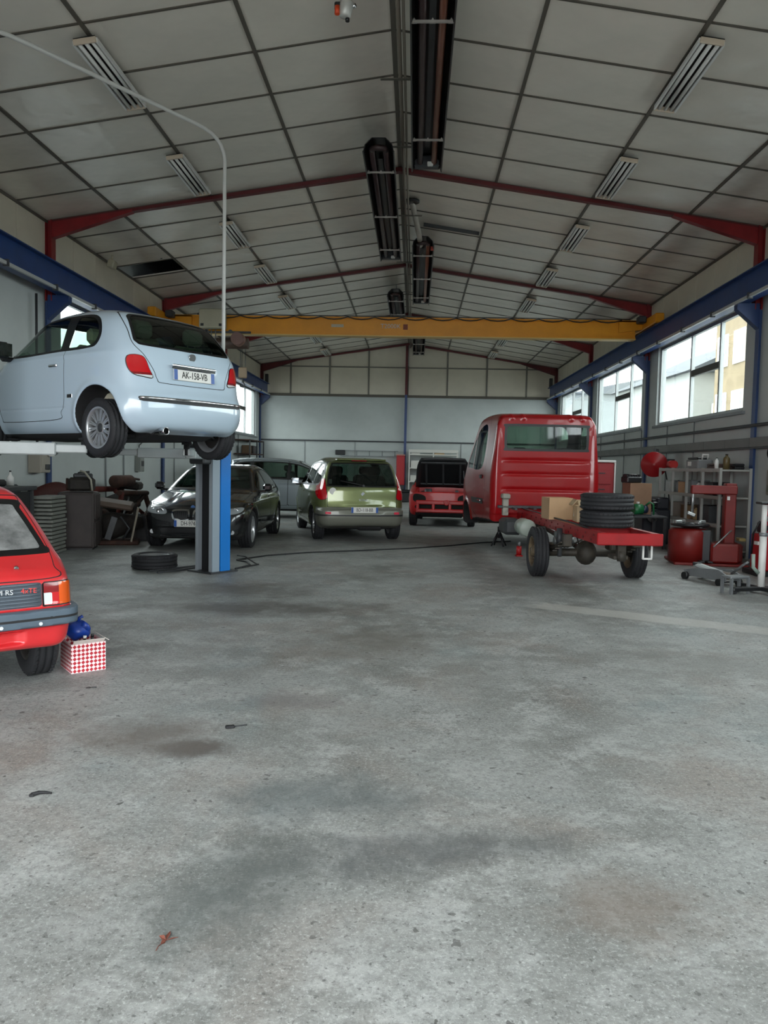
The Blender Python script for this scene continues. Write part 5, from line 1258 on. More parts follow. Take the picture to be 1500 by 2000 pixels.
cb = MB().box((0, 0, 0), (1.15, .05, .06)).build('ceiling_bar', M_dkg, None, (.64, 16.1, 6.33), (0, ang, 0)); tag(cb, 'short dark steel bar fixed across the ceiling right of the ridge', 'bar')
fld = thing('ceiling_floodlight', 'small cream floodlight beside the missing ceiling panel', 'light', (-6.22, 15.6, 5.50))
MB().box((0, 0, -.08), (.14, .20, .16), rot=(0, .3, 0), bev=.02).build('lamp_body', M_cream2, fld); MB().cyl((0, 0, 0), (0, 0, .1), .02, n=8).build('stem', M_cream2, fld)
m = MB(); m.tube([(-5.45, 16.3, 5.75), (-5.5, 16.6, 6.0), (-5.6, 17.0, 5.95)], .03, 8); o = m.build('loose_duct', M_dkg, ceil)
# ================================================================ two-post lift
M_lgrey = mat('lift_grey', '8e959a', .4, var=.05)
M_lblue = mat('lift_blue', '0f72c4', .35, var=.04)
M_larm = mat('lift_arm_pale', 'aeb5b4', .4, var=.05)
LD = Vector((.57, .822, 0)); LA = math.atan2(LD.y, LD.x)
PR = Vector((-2.68, 10.12, 0)); PL_ = PR-LD*3.25
lift = thing('two_post_lift', 'grey and blue two-post vehicle lift under the pale blue car', 'lift', PR, LA)
def post(ox, sgn):
    # local x along the line of the posts; inner side faces -sgn
    m = MB(); m.b2((ox-.14, -.16, 0), (ox+.14, -.13, 2.62)); m.b2((ox-.14, .13, 0), (ox+.14, .16, 2.62)); m.b2((ox+sgn*.14-.015, -.16, 0), (ox+sgn*.14+.015, .16, 2.62))
    for s in (-1, 1): m.b2((ox-sgn*.14-.012, s*.16-.05*(s > 0), 0), (ox-sgn*.14+.012, s*.16+.05*(s < 0), 2.62))
    p = m.build('post', M_lgrey, lift)
    MB().b2((ox-.09, -.1, .02), (ox+.10, .1, 2.6)).build('post_recess', M_blk, p)
    MB().b2((ox-.015, -.185, .02), (ox+.15, -.163, 2.60)).build('blue_cover', M_lblue, p); MB().b2((ox-.15, -.18, .02), (ox-.03, -.163, 2.60)).build('grey_cover', mat('lift_pale_blue_grey', '8d9ba5', .4), p)
    MB().b2((ox-.22, -.24, 0), (ox+.24, .24, .02)).build('base_plate', M_dkg, p)
    MB().box((ox-sgn*.20, 0, 1.56), (.16, .30, .26), bev=.02).build('carriage', M_dkg, p)
    return p
post(0, 1); pl = post(-3.25, -1)
car_ax = Vector((-2.72, 8.20, 0)); fw = Vector((-math.sin(math.radians(55.3)), math.cos(math.radians(55.3)), 0)); lf = Vector((-math.cos(math.radians(55.3)), -math.sin(math.radians(55.3)), 0))
def to_local(p):
    q = Vector(p)-PR; c, s = math.cos(-LA), math.sin(-LA); return Vector((q.x*c-q.y*s, q.x*s+q.y*c, q.z))
for px_, base in ((-1, PR-LD*.22), (1, PL_+LD*.22)):
    for xx in (.42, 1.85):
        e = car_ax+fw*xx+lf*(px_*.66); a = to_local(base+Vector((0, 0, 1.56))); b = to_local(e+Vector((0, 0, 1.58)))
        d = (b-a); L = d.length; rz = math.atan2(d.y, d.x)
        M = Matrix.Translation(a) @ Matrix.Rotation(rz, 4, 'Z')
        m = MB(); m.box((L*.36, 0, 0), (L*.74, .13, .13), bev=.012, M=M); arm = m.build('lift_arm', M_larm, lift)
        m = MB(); m.box((L*.78, 0, .005), (L*.5, .09, .085), bev=.01, M=M); m.build('arm_extension', M_larm, arm)
        m = MB(); m.cyl(b+Vector((0, 0, -.05)), b+Vector((0, 0, .075)), .035, n=14); m.cyl(b+Vector((0, 0, .075)), b+Vector((0, 0, .105)), .06, n=18); m.build('lifting_pad', M_rub, arm)
        m = MB(); m.cyl(a+Vector((0, 0, -.11)), a+Vector((0, 0, .11)), .06, n=14); m.build('arm_pivot', M_dkg, arm)
pp = [to_local((-2.52, 10.0, z)) for z in (2.5, 3.4, 4.4, 5.25)]
pts = pp+arc(to_local((-2.52, 10.0, 5.32)), to_local((-2.54, 9.98, 5.62)), to_local((-2.80, 9.65, 5.63)), 6)+[to_local((-4.0, 7.95, 5.66))]+arc(to_local((-4.15, 7.75, 5.66)), to_local((-4.40, 7.45, 5.66)), to_local((-4.42, 7.42, 5.3)), 6)+[to_local((-4.42, 7.42, 2.5))]
MB().tube(pts, .024, 10).build('overhead_conduit', mat('conduit_white', 'c5c5c0', .4), lift)
hs = thing('air_hose', 'thin black air hose lying across the floor from the lift towards the truck', 'hose', (0, 0, 0))
MB().tube([(-2.42, 10.35, .012), (-2.30, 10.75, .012), (-2.42, 11.1, .014), (-2.62, 11.3, .012), (-2.3, 11.95, .010), (-1.74, 12.5, .010), (-.9, 13.0, .010), (-.06, 13.55, .010), (.7, 14.2, .010), (1.31, 14.9, .010), (1.95, 15.4, .010)], .012, 8).build('hose_length', M_blk, hs)
MB().tube([(-2.38, 10.3, .20), (-2.34, 10.6, .15), (-2.26, 10.9, .02), (-2.2, 10.85, .014), (-2.36, 10.5, .012)], .010, 6).build('hose_coil', M_blk, hs)
pc = thing('lift_floor_cable', 'two dark cable covers on the floor between the tyre and the lift post', 'cable cover', (-3.0, 10.4, 0), LA)
for o in (-.09, .09): MB().box((-.2, o, .012), (.95, .03, .024), bev=.006).build('cable_cover', M_dkg, pc)
def loose_tyre(name, label, loc, R, w, rr, rim, group=None, tilt=(0, 0, 0)):
    root = thing(name, label, 'tyre', loc, 0, group); root.rotation_euler = tilt
    o = tyre_mb(R, w, rr).build('tyre', M_tyre, root); o.rotation_euler = (math.pi/2, 0, 0); o.location = (0, 0, w/2)
    if rim:
        m = MB(); m.lathe([(rr+.003, w*.40), (rr-.015, w*.42), (rr-.02, w*.2), (rr*.75, w*.18), (rr*.6, w*.30), (rr*.2, w*.32), (0, w*.32)], (0, 0, 1), n=32); m.build('rim', M_alloy, root, (0, 0, w/2))
    return root
loose_tyre('spare_wheel', 'car wheel with silver rim lying flat on the floor beside the lift post', (-3.52, 10.30, 0), .30, .20, .20, True)

# ================================================================ left wall: boxes and scrap
eb = thing('distribution_box', 'grey-brown electric distribution box on the left wall by the blue column', 'electric box', (XL+.003, 12.85, 1.22))
MB().box((.11, 0, .23), (.22, .34, .46), bev=.01).build('enclosure', mat('panel_taupe', '8d877c', .5), eb); MB().box((.225, 0, .23), (.012, .30, .42)).build('cover', mat('panel_taupe_light', '9d978b', .5), eb)
MB().box((.24, .04, .10), (.03, .14, .09), bev=.006).build('switch_block', M_dkg, eb); MB().cyl((.10, -.04, .46), (.10, -.04, 3.0), .022, n=8).build('feed_conduit', M_dkg, eb); MB().box((.27, .12, .36), (.06, .12, .16), bev=.008).build('white_socket', M_wht, eb)
e2 = thing('small_switch_box', 'small grey switch box on the left wall below the lifted car', 'electric box', (XL+.003, 17.75, 1.20))
MB().box((.07, 0, .24), (.14, .24, .46), bev=.01).build('enclosure', mat('switch_grey', '7f827d', .5), e2); MB().box((.145, 0, .20), (.02, .14, .12), bev=.004).build('switch_face', M_dkg, e2); MB().tube([(.05, 0, .47), (.05, .02, .62), (.05, .25, .70)], .012, 6).build('feed_cable', M_dkg, e2)
M_cab = mat('dark_cabinet_brown', '3a3230', .6, var=.2, vscale=5)
M_scrap = mat('scrap_iron', '37322e', .7, metal=.3, col2='221f1d', vscale=6, bump=.4)
bc = thing('steel_bench', 'dark steel bench against the left wall behind the red hatchback', 'bench', (-6.02, 10.15, 0))
MB().box((0, 0, 1.02), (.80, 2.2, .06), bev=.01).build('bench_top', M_dkg, bc)
for x in (-.35, .35):
    for y in (-1.0, 1.0): MB().box((x, y, .5), (.06, .06, .98)).build('leg', M_dkg, bc)
MB().box((0, 0, .30), (.72, 2.0, .03)).build('lower_shelf', M_dkg, bc); MB().box((.34, 0, .72), (.03, 1.96, .50)).build('front_panel', M_blk, bc)
o = MB().box((0, 0, .05), (.45, .62, .10), bev=.03).build('black_tray', M_blk, None, (-5.98, 10.35, 1.055)); tag(o, 'flat black tray lying on the steel bench', 'tray')
cf = thing('air_filter', 'small white oil can on the steel bench', 'oil can', (-5.95, 11.1, 1.055)); MB().lathe([(0, 0), (.05, 0), (.05, .12), (.02, .16), (.012, .20), (0, .20)], (0, 0, 1), n=16).build('can_body', M_wht, cf); MB().cyl((0, 0, .20), (0, 0, .22), .015, n=8).build('can_cap', M_blk, cf); cf.name = 'oil_can'
sl = thing('radiator_stack', 'stack of pale flat metal radiators beside the dark cabinet', 'radiators', (-5.62, 11.62, 0), .1)
for k in range(15): MB().box((random.uniform(-.01, .01), random.uniform(-.015, .015), .03+.060*k), (.30, .62, .045), bev=.008).build('radiator', mat('pale_radiator', '787a73', .55, var=.12), sl)
ck = thing('old_tool_cabinet', 'dark brown battered steel cabinet among the scrap at the left wall', 'cabinet', (-5.50, 12.40, 0), .25)
MB().box((0, 0, .48), (.55, .60, .90), bev=.02).build('cabinet_body', M_cab, ck)
for z in (.25, .70): MB().box((.285, 0, z), (.02, .54, .40), bev=.008).build('cabinet_door', M_cab, ck)
MB().box((0, -.31, .48), (.5, .02, .84), bev=.008).build('side_panel', M_cab, ck); MB().box((0, 0, .015), (.5, .55, .03)).build('plinth', M_blk, ck)
m = MB(); m.box((0, 0, .10), (.46, .46, .04), bev=.01)
en = thing('old_engine', 'greasy old engine with pale strap standing on the scrap cabinet', 'engine', (-5.46, 12.42, .935), .4)
MB().box((0, 0, .12), (.42, .34, .22), bev=.04).build('cylinder_block', M_scrap, en); MB().box((.02, 0, .26), (.30, .20, .08), bev=.02).build('rocker_cover', M_dkg, en)
MB().cyl((-.24, .0, .12), (-.20, 0, .12), .10, n=18).build('pulley', M_rust, en); MB().tube([(.16, -.18, .02), (.14, -.19, .20), (.05, -.17, .32), (-.02, -.14, .34)], .018, 6).build('pale_strap', mat('strap_pale', 'a9a596', .6), en)
MB().tube([(-.1, .16, .2), (-.05, .22, .3), (.12, .2, .32)], .022, 8).build('hose', M_blk, en)
mc = thing('scrap_gearbox', 'dark gearbox casing with brown leather-like cover on the floor by the left wall', 'gearbox', (-5.15, 13.2, 0), .3)
MB().lathe([(0, -.30), (.20, -.30), (.24, -.10), (.20, .05), (.14, .28), (.10, .40), (0, .40)], (1, .3, .1), (0, 0, .34), n=18).build('casing', M_scrap, mc)
MB().box((-.05, -.02, .70), (.60, .50, .10), rot=(.1, .15, 0), bev=.03).build('cover_plate', mat('taupe_cover', '5a4c42', .7, var=.15), mc); MB().box((.0, 0, .04), (.7, .5, .08), bev=.02).build('pallet_base', M_rust, mc)
MB().box((-.28, -.2, .4), (.06, .06, .62), bev=.01).build('stand_post', M_scrap, mc); MB().box((.26, .2, .4), (.06, .06, .62), bev=.01).build('stand_post', M_scrap, mc); MB().box((.28, -.24, .36), (.03, .14, .60), rot=(0, .2, .1)).build('pale_sheet', mat('pale_board', '8a8274', .7), mc)
m = MB(); m.box((-.1, -.3, .3), (.10, .05, .4), rot=(0, .3, 0)); m.tube([(.1, -.3, .12), (.2, -.33, .3), (.05, -.32, .5)], .02, 6); m.build('linkage', M_dkg, mc)
rf = thing('rusty_subframe', 'rusty brown axle and subframe parts piled along the left wall', 'scrap', (-5.80, 14.95, 0), -.05)
for k, (p, q, r) in enumerate([((-.3, -1.1, .10), (.3, 1.3, .10), .06), ((.35, -1.0, .12), (.35, 1.2, .12), .06), ((-.3, -.9, .1), (-.25, -.8, .95), .05), ((.3, -.9, .1), (.3, -.6, .85), .05), ((-.3, .9, .1), (-.25, .6, .90), .05), ((.3, 1.0, .1), (.25, .6, .80), .05), ((-.3, -.85, .9), (-.28, .7, .88), .055), ((.28, -.7, .85), (.26, .7, .80), .05), ((.3, -.9, .15), (.27, .5, .75), .045), ((-.2, .2, .85), (.3, .9, .2), .045)]):
    MB().cyl(p, q, r, n=8).build('frame_tube', M_rust if k % 3 else mat('dark_rust_red', '5a241c', .8, var=.2), rf)
MB().lathe([(0, -.08), (.24, -.08), (.26, 0), (.24, .08), (0, .08)], (.3, 1, .1), (.15, -1.2, .34), n=20).build('brake_drum', M_rust, rf); MB().box((0, .1, .62), (.5, .9, .30), rot=(.1, .1, .1), bev=.06).build('axle_casing', M_scrap, rf)
MB().box((-.1, .75, .95), (.40, .5, .16), rot=(0, .1, .2), bev=.04).build('torn_cover', M_scrap, rf); MB().tube([(.3, -1.2, .2), (.42, -.8, .45), (.38, -.5, .7), (.3, -.3, .75)], .02, 6).build('bent_pipe', M_gry, rf)
rt = loose_tyre('spare_tyre', 'worn tyre leaning on the rusty scrap beside the black saloon', (-5.60, 16.75, .30), .31, .2, .19, True, None, (math.radians(80), 0, .5))
cx = thing('plastic_crate', 'dark plastic crate of scrap beside the gearbox casing', 'crate', (-4.98, 14.05, 0), .15)
b = MB(); w, l, h, t = .60, .50, .46, .02
b.b2((-w/2, -l/2, 0), (w/2, l/2, t)); b.b2((-w/2, -l/2, t), (-w/2+t, l/2, h)); b.b2((w/2-t, -l/2, t), (w/2, l/2, h)); b.b2((-w/2+t, -l/2, t), (w/2-t, -l/2+t, h)); b.b2((-w/2+t, l/2-t, t), (w/2-t, l/2, h)); b.build('crate_body', M_blk, cx)
MB().cyl((-.1, -.1, .1), (.15, .1, .62), .07, n=12).build('scrap_piece', M_scrap, cx); MB().box((.08, -.12, .38), (.2, .16, .3), rot=(.4, .3, .2), bev=.03).build('scrap_piece', M_rust, cx); MB().box((-.15, .1, .36), (.18, .2, .24), rot=(.2, -.5, .1), bev=.03).build('scrap_piece', M_dkg, cx)
si = thing('exhaust_silencer', 'rusty exhaust silencer with bent pipes lying on the subframe pile', 'silencer', (-5.78, 15.0, .93), 1.4)
MB().lathe([(0, -.32), (.09, -.32), (.12, -.29), (.12, .29), (.09, .32), (0, .32)], (1, 0, 0), (0, 0, .12), n=18).build('silencer_drum', M_rust, si); MB().tube([(.3, 0, .12), (.5, .02, .12), (.62, .1, .16), (.85, .12, .14)], .025, 8).build('tail_pipe', M_rust, si)
fp2 = thing('rusty_wing_panel', 'dark red rusty car wing leaning against the left wall above the scrap', 'car panel', (-6.22, 12.95, 0), 0)
vs = [(.02+.16*(1-v)+.05*math.sin(3*u), -.7+1.4*u, .95*v+.12*math.sin(math.pi*u)*v) for u in np.linspace(0, 1, 11) for v in np.linspace(0, 1, 7)]
o = MB().add(vs, [(i*7+j, (i+1)*7+j, (i+1)*7+j+1, i*7+j+1) for i in range(10) for j in range(6)], True).build('wing_skin', mat('wing_dark_red', '4a1c18', .6, var=.25, vscale=4), fp2); sm = o.modifiers.new('thick', 'SOLIDIFY'); sm.thickness = .012
MB().tube([(.16, -.6, .06), (.16, 0, .10), (.16, .6, .06)], .02, 6).build('wing_flange', M_rust, fp2)
cs = thing('old_car_seat', 'dark torn car seat standing behind the old cabinet', 'seat', (-6.08, 11.72, 0), -.1)
MB().box((.0, 0, .34), (.44, .50, .18), bev=.05).build('seat_cushion', M_cloth, cs); MB().box((-.20, 0, .72), (.14, .50, .66), rot=(0, -.2, 0), bev=.05).build('backrest', M_cloth, cs); MB().box((0, 0, .13), (.42, .44, .26), bev=.01).build('seat_base', M_dkg, cs)
# fitting on the wall behind
sp = thing('wall_shelf', 'cluttered brown shelf on the left wall in the far corner', 'shelf', (-6.18, 28.6, 1.3))
for z in (0, .5, 1.0): MB().box((0, 0, z), (.55, 2.6, .04)).build('shelf_board', M_rust, sp)
for y in (-1.25, 0, 1.25): MB().box((.27, y, .5), (.04, .05, 1.05)).build('upright', M_dkg, sp)
for k in range(7):
    o = MB().box((0, 0, 0), (.3, .3, .30), bev=.02).build('parts_box', [M_cab, mat('box_brown', '6b5640', .7), M_gry][k % 3], None, (-6.15, 27.55+.35*k, 1.3+(.5 if k % 2 else 0)+.17)); tag(o, '%s parts box on the %s far-corner shelf, %s' % (['dark', 'brown', 'grey'][k % 3], 'middle' if k % 2 else 'lowest', ['nearest the olive car', 'second along', 'third along', 'in the middle', 'third from the back', 'second from the back', 'nearest the back wall'][k]), 'box', 'boxes on the far-corner shelf')
# ================================================================ load on the truck frame
TR = Matrix.Translation((2.36, 10.55, 0)) @ Matrix.Rotation(TRUCK_PHI+math.pi/2, 4, 'Z')
def tw(x, y, z): return TR @ Vector((x, y, z))
TZ = TRUCK_PHI+math.pi/2
for k, lab in ((0, 'lower of two black tyres stacked on the red truck frame'), (1, 'upper of two black tyres stacked on the red truck frame')):
    p = tw(-.78, -.02, .746+.212*k); loose_tyre('spare_tyre', lab, p, .325, .21, .20, False, 'tyres stacked on the truck frame')
def carton(name, label, p, rz, d, m, open_=False, mi=None):
    root = thing(name, label, 'box', p, rz); w, l, h = d; t = .008
    b = MB(); b.b2((-w/2, -l/2, 0), (w/2, l/2, t))
    b.b2((-w/2, -l/2, t), (-w/2+t, l/2, h)); b.b2((w/2-t, -l/2, t), (w/2, l/2, h)); b.b2((-w/2+t, -l/2, t), (w/2-t, -l/2+t, h)); b.b2((-w/2+t, l/2-t, t), (w/2-t, l/2, h)); b.build('carton_body', m, root)
    if open_:
        for s in (-1, 1): MB().box((s*(w/2+.04), 0, h+.035), (.10, l*.96, t), rot=(0, s*.75, 0)).build('flap', m, root); MB().box((0, s*(l/2+.03), h+.045), (w*.9, .10, t), rot=(-s*.9, 0, 0)).build('flap', m, root)
    else:
        MB().b2((-w/2, -l/2, h), (w/2, l/2, h+t)).build('lid', m, root); MB().b2((-.025, -l/2, h+t), (.025, l/2, h+t+.002)).build('tape', mat('packing_tape', 'b59a6a', .3), root)
    return root
M_card = mat('cardboard', 'b08f6c', .8, var=.08, vscale=3); M_card2 = mat('cardboard_pale', 'c4ab88', .8, var=.06)
carton('cardboard_box', 'tan cardboard box on the truck frame close to the cab', tw(.62, .26, .746), TZ+.05, (.40, .34, .30), M_card)
c2 = carton('open_cardboard_box', 'open cardboard box with white paper beside the stacked tyres', tw(.12, -.05, .746), TZ-.1, (.36, .36, .22), M_card2, True)
MB().box((0, 0, .12), (.30, .30, .16), rot=(.1, .05, .3), bev=.02).build('white_paper_wad', M_wht, c2)
# axle stands
for k, (x, y) in enumerate(((3.85, .52), (3.85, -.62))):
    st = thing('axle_stand', 'black tripod axle stand under the %s of the truck cab' % ('left side' if k == 0 else 'right side'), 'stand', tw(x, y, 0), TZ, 'axle stands under the cab')
    for a in (0.4, 0.4+math.pi/2, 0.4+math.pi, .4+1.5*math.pi): MB().cyl((.16*math.cos(a), .16*math.sin(a), .012), (.03*math.cos(a), .03*math.sin(a), .26), .014, n=8).build('leg', M_blk, st)
    MB().cyl((0, 0, .16), (0, 0, .34), .03, n=12).build('sleeve', M_blk, st); MB().box((0, 0, .355), (.10, .05, .03), bev=.008).build('saddle', M_blk, st)
    for a in (0.4, 0.4+math.pi): MB().box((0, 0, .1), (.19, .012, .015), rot=(0, 0, a+.78)).build('brace', M_blk, st)
jk = thing('bottle_jack', 'small red bottle jack on the floor under the truck frame', 'jack', tw(2.3, .45, 0), TZ)
MB().box((0, 0, .012), (.13, .11, .024), bev=.006).build('foot', M_wreck, jk); MB().cyl((0, 0, .024), (0, 0, .17), .045, n=16).build('cylinder', M_wreck, jk); MB().cyl((0, 0, .17), (0, 0, .24), .02, n=12).build('ram', M_gry, jk); MB().cyl((.06, 0, .02), (.075, 0, .10), .016, n=8).build('pump', M_wreck, jk)

# ================================================================ right-hand side of the workshop
M_trd = mat('tyre_changer_red', '741814', .45, var=.12, vscale=3)
M_orng = mat('tool_red', 'a31f1c', .45, var=.1)
M_rackw = mat('rack_pale_grey', '9a9b96', .5, var=.06)
# storage rack along the wall
rk = thing('storage_rack', 'pale grey open storage rack against the right wall behind the tyre changer', 'rack', (5.42, 14.85, 0))
LR = 3.2
for y in np.linspace(-LR/2, LR/2, 5):
    for x in (-.24, .26): MB().box((x, y, .77), (.045, .045, 1.54)).build('upright', M_rackw, rk)
for z in (.12, .55, 1.03, 1.50):
    MB().box((.01, 0, z), (.52, LR, .03)).build('shelf', M_rackw, rk); MB().box((-.255, 0, z), (.02, LR, .06)).build('shelf_lip', M_rackw, rk)
def bottle(name, label, p, r, h, m, mc, group=None):
    root = thing(name, label, 'bottle', p, random.uniform(0, 3), group)
    MB().lathe([(0, 0), (r, 0), (r, h*.68), (r*.8, h*.78), (r*.35, h*.86), (r*.35, h*.93), (0, h*.93)], (0, 0, 1), n=14).build('bottle_body', m, root); MB().cyl((0, 0, h*.93), (0, 0, h), r*.42, n=10).build('bottle_cap', mc, root)
    return root
def toolcase(name, label, p, d, m, rz=0):
    root = thing(name, label, 'case', p, rz)
    MB().box((0, 0, d[2]*.28), (d[0], d[1], d[2]*.56), bev=.012).build('case_base', m, root); MB().box((0, 0, d[2]*.78), (d[0], d[1], d[2]*.43), bev=.012).build('case_lid', m, root)
    MB().tube([(-d[0]/2-.005, -.06, d[2]*.6), (-d[0]/2-.035, -.05, d[2]*.66), (-d[0]/2-.035, .05, d[2]*.66), (-d[0]/2-.005, .06, d[2]*.6)], .008, 6).build('case_handle', M_blk, root)
    return root
ch = thing('battery_charger', 'black and grey battery charger with pale handle on top of the storage rack', 'charger', (5.36, 14.75, 1.518), 0)
MB().box((0, 0, .09), (.28, .62, .18), bev=.02).build('housing', mat('charger_grey', '77797a', .5), ch); MB().box((-.02, 0, .20), (.22, .52, .04), bev=.015).build('dark_top', M_blk, ch); MB().tube([(-.05, -.28, .18), (-.05, -.31, .27), (.05, -.31, .27), (.05, -.28, .18)], .016, 8).build('carrying_handle', M_wht, ch); MB().box((-.143, .1, .10), (.008, .16, .08)).build('meter_face', M_wht, ch)
hr = thing('red_blower', 'small red pump on the rack top beside the hose reel', 'pump', (5.32, 16.15, 1.518)); MB().cyl((0, -.12, .09), (0, .10, .09), .085, n=18).build('motor', M_orng, hr); MB().box((0, 0, .012), (.18, .26, .024)).build('foot', M_dkg, hr); MB().cyl((0, .10, .09), (0, .15, .09), .05, n=12).build('outlet', M_zinc, hr)
toolcase('flat_tool_case', 'flat brown tool case on the rack top near the blue column', (5.36, 13.75, 1.518), (.30, .42, .10), mat('case_brown', '4a3a34', .6))
bottle('oil_bottle', 'brown oil bottle with dark cap standing on the rack top', (5.33, 13.40, 1.518), .055, .26, mat('bottle_brown', '5e5132', .4), M_blk)
bottle('spray_can', 'pale spray can on the rack top beside the brown oil bottle', (5.20, 13.49, 1.518), .035, .20, M_wht, M_blk)
toolcase('black_box', 'small black plastic case on the rack top at its near end', (5.50, 13.32, 1.518), (.16, .14, .10), M_blk)
goods = [('brown_parts_box', 'small brown cardboard box on the upper middle rack shelf', 15.35, 1.046, (.3, .3, .20), M_card), ('grey_parts_bin', 'grey plastic parts bin on the upper middle rack shelf', 14.9, 1.046, (.34, .34, .24), M_gry), ('black_parts_bin', 'black plastic parts bin on the upper middle rack shelf', 13.95, 1.046, (.30, .34, .22), M_blk),
         ('dark_crate', 'dark crate on the lower middle rack shelf', 14.05, .566, (.38, .5, .28), M_dkg), ('brown_crate', 'brown wooden crate on the lower middle rack shelf', 15.05, .566, (.36, .4, .24), mat('crate_wood', '6b5238', .8, var=.15)), ('taupe_box', 'taupe carton on the lower middle rack shelf at the far end', 16.0, .566, (.34, .36, .26), mat('taupe_carton', '7d7268', .8)),
         ('steel_bin', 'galvanised bin on the upper rack shelf at the far end', 16.05, 1.046, (.32, .36, .22), M_zinc)]
for nm, lab, y, z, d, m in goods:
    root = thing(nm, lab, 'box', (5.40, y, z), random.uniform(-.1, .1)); w, l, h = d; t = .012
    b = MB(); b.b2((-w/2, -l/2, 0), (w/2, l/2, t)); b.b2((-w/2, -l/2, t), (-w/2+t, l/2, h)); b.b2((w/2-t, -l/2, t), (w/2, l/2, h)); b.b2((-w/2+t, -l/2, t), (w/2-t, -l/2+t, h)); b.b2((-w/2+t, l/2-t, t), (w/2-t, l/2, h)); b.build('bin_body', m, root)
    MB().box((0, 0, h+.012), (w*1.03, l*1.03, .022), bev=.006).build('lid', m, root)
for k, (y, z, r, h, m, nm, lab) in enumerate([(14.55, 1.046, .05, .24, M_wht, 'white_bottle', 'white plastic bottle on the upper rack shelf'), (14.40, 1.046, .05, .26, mat('bottle_grey', '9b9d9c', .4), 'grey_bottle', 'pale grey bottle on the upper rack shelf'), (14.62, .566, .06, .25, mat('can_tan', 'a08a66', .5), 'tan_can', 'tan oil can on the lower middle rack shelf'), (13.55, 1.046, .045, .22, mat('can_bluegrey', '6e7780', .4), 'blue_grey_can', 'blue-grey can on the upper rack shelf at the near end'), (15.65, 1.046, .05, .25, M_gry, 'dark_grey_can', 'dark grey can on the upper rack shelf beyond the brown box')]):
    bottle(nm, lab, (5.30, y, z), r, h, m, M_blk)
# hose reel
hd = Vector((-.42, -.9, 0)).normalized()
rl = thing('hose_reel', 'round dark red hose reel on the right wall', 'hose reel', (5.21, 17.0, 1.61), math.atan2(hd.y, hd.x))
MB().lathe([(0, .06), (.05, .07), (.06, .05), (.27, .045), (.275, .03), (.27, .02), (.05, .02)], (1, 0, 0), n=36).build('front_disc', mat('reel_red', '8e1218', .4), rl); MB().lathe([(.05, -.08), (.27, -.08), (.275, -.10), (.05, -.10)], (1, 0, 0), n=36).build('rear_disc', mat('reel_red', '8e1218', .4), rl)
for k in range(4): MB().lathe([(.225-.012*(k % 2)+.014*math.cos(a), -.055+.026*k+.013*math.sin(a)) for a in np.linspace(0, 2*math.pi, 9)[:-1]], (1, 0, 0), n=30, close=True).build('hose_turn', M_blk, rl)
MB().cyl((-.14, 0, 0), (.06, 0, 0), .05, n=14).build('hub', M_dkg, rl); MB().box((-.28, 0, .10), (.36, .06, .50), bev=.01).build('swivel_bracket', M_dkg, rl); MB().tube([(0, .22, -.05), (.02, .30, -.4), (.0, .36, -.9), (-.05, .34, -1.2)], .014, 6).build('hose_tail', M_blk, rl)
_w = Vector((XR-5.25, .25, .10)); _a = -math.atan2(hd.y, hd.x); MB().cyl((-.40, 0, .10), (_w.x*math.cos(_a)-_w.y*math.sin(_a), _w.x*math.sin(_a)+_w.y*math.cos(_a), .10), .03, n=10).build('wall_arm', M_dkg, rl)
# bench with pump, carton and engine parts
wb = thing('parts_bench', 'low steel parts bench behind the truck frame by the right wall', 'bench', (4.35, 14.9, 0))
MB().box((0, 0, .60), (.80, .75, .04), bev=.008).build('bench_top', M_dkg, wb)
for x in (-.36, .36):
    for y in (-.33, .33): MB().box((x, y, .29), (.05, .05, .58)).build('leg', M_dkg, wb)
carton('brown_carton', 'brown cardboard carton on the parts bench under a black engine part', (4.30, 15.02, .62), .1, (.42, .40, .60), mat('carton_dark', '8a6d56', .8, var=.1))
ep = thing('engine_part', 'black finned engine part lying on the brown carton', 'engine part', (4.18, 15.0, 1.232), .4)
MB().box((0, 0, .06), (.34, .22, .12), bev=.02).build('casting', M_blk, ep); MB().cyl((-.16, 0, .10), (.10, 0, .10), .07, n=14).build('manifold', M_blk, ep)
for k in range(5): MB().box((-.12+.06*k, 0, .135), (.015, .2, .05)).build('fin', M_dkg, ep)
gp_ = thing('green_pump', 'green pump with blue-black motor on the edge of the parts bench', 'pump', (4.28, 14.66, .62), .2)
MB().cyl((-.16, 0, .12), (.02, 0, .12), .10, n=18).build('motor', mat('pump_green', '1d6a3e', .4), gp_); MB().cyl((.02, 0, .12), (.12, 0, .12), .075, n=16).build('pump_head', mat('motor_navy', '1c2740', .4), gp_); MB().box((0, 0, .012), (.34, .2, .024)).build('base_foot', M_dkg, gp_); MB().tube([(.10, 0, .19), (.16, -.04, .26), (.22, -.06, .22), (.24, -.05, .02)], .018, 8).build('hose', mat('pump_green', '1d6a3e', .4), gp_); MB().cyl((-.06, 0, .22), (-.06, 0, .26), .03, n=10).build('filler_cap', M_wht, gp_)
bk = thing('grey_bucket', 'grey plastic bucket on the floor behind the truck wheel', 'bucket', (3.78, 13.9, 0))
MB().lathe([(0, 0), (.13, 0), (.165, .34), (.175, .34), (.175, .36), (.155, .36), (.12, .02), (0, .02)], (0, 0, 1), n=26).build('bucket_body', mat('bucket_grey', '6d6c6e', .5), bk); MB().tube([(0, -.17, .32), (.12, -.12, .24), (.16, 0, .20), (.12, .12, .24), (0, .17, .32)], .005, 6).build('bail_handle', M_gry, bk)
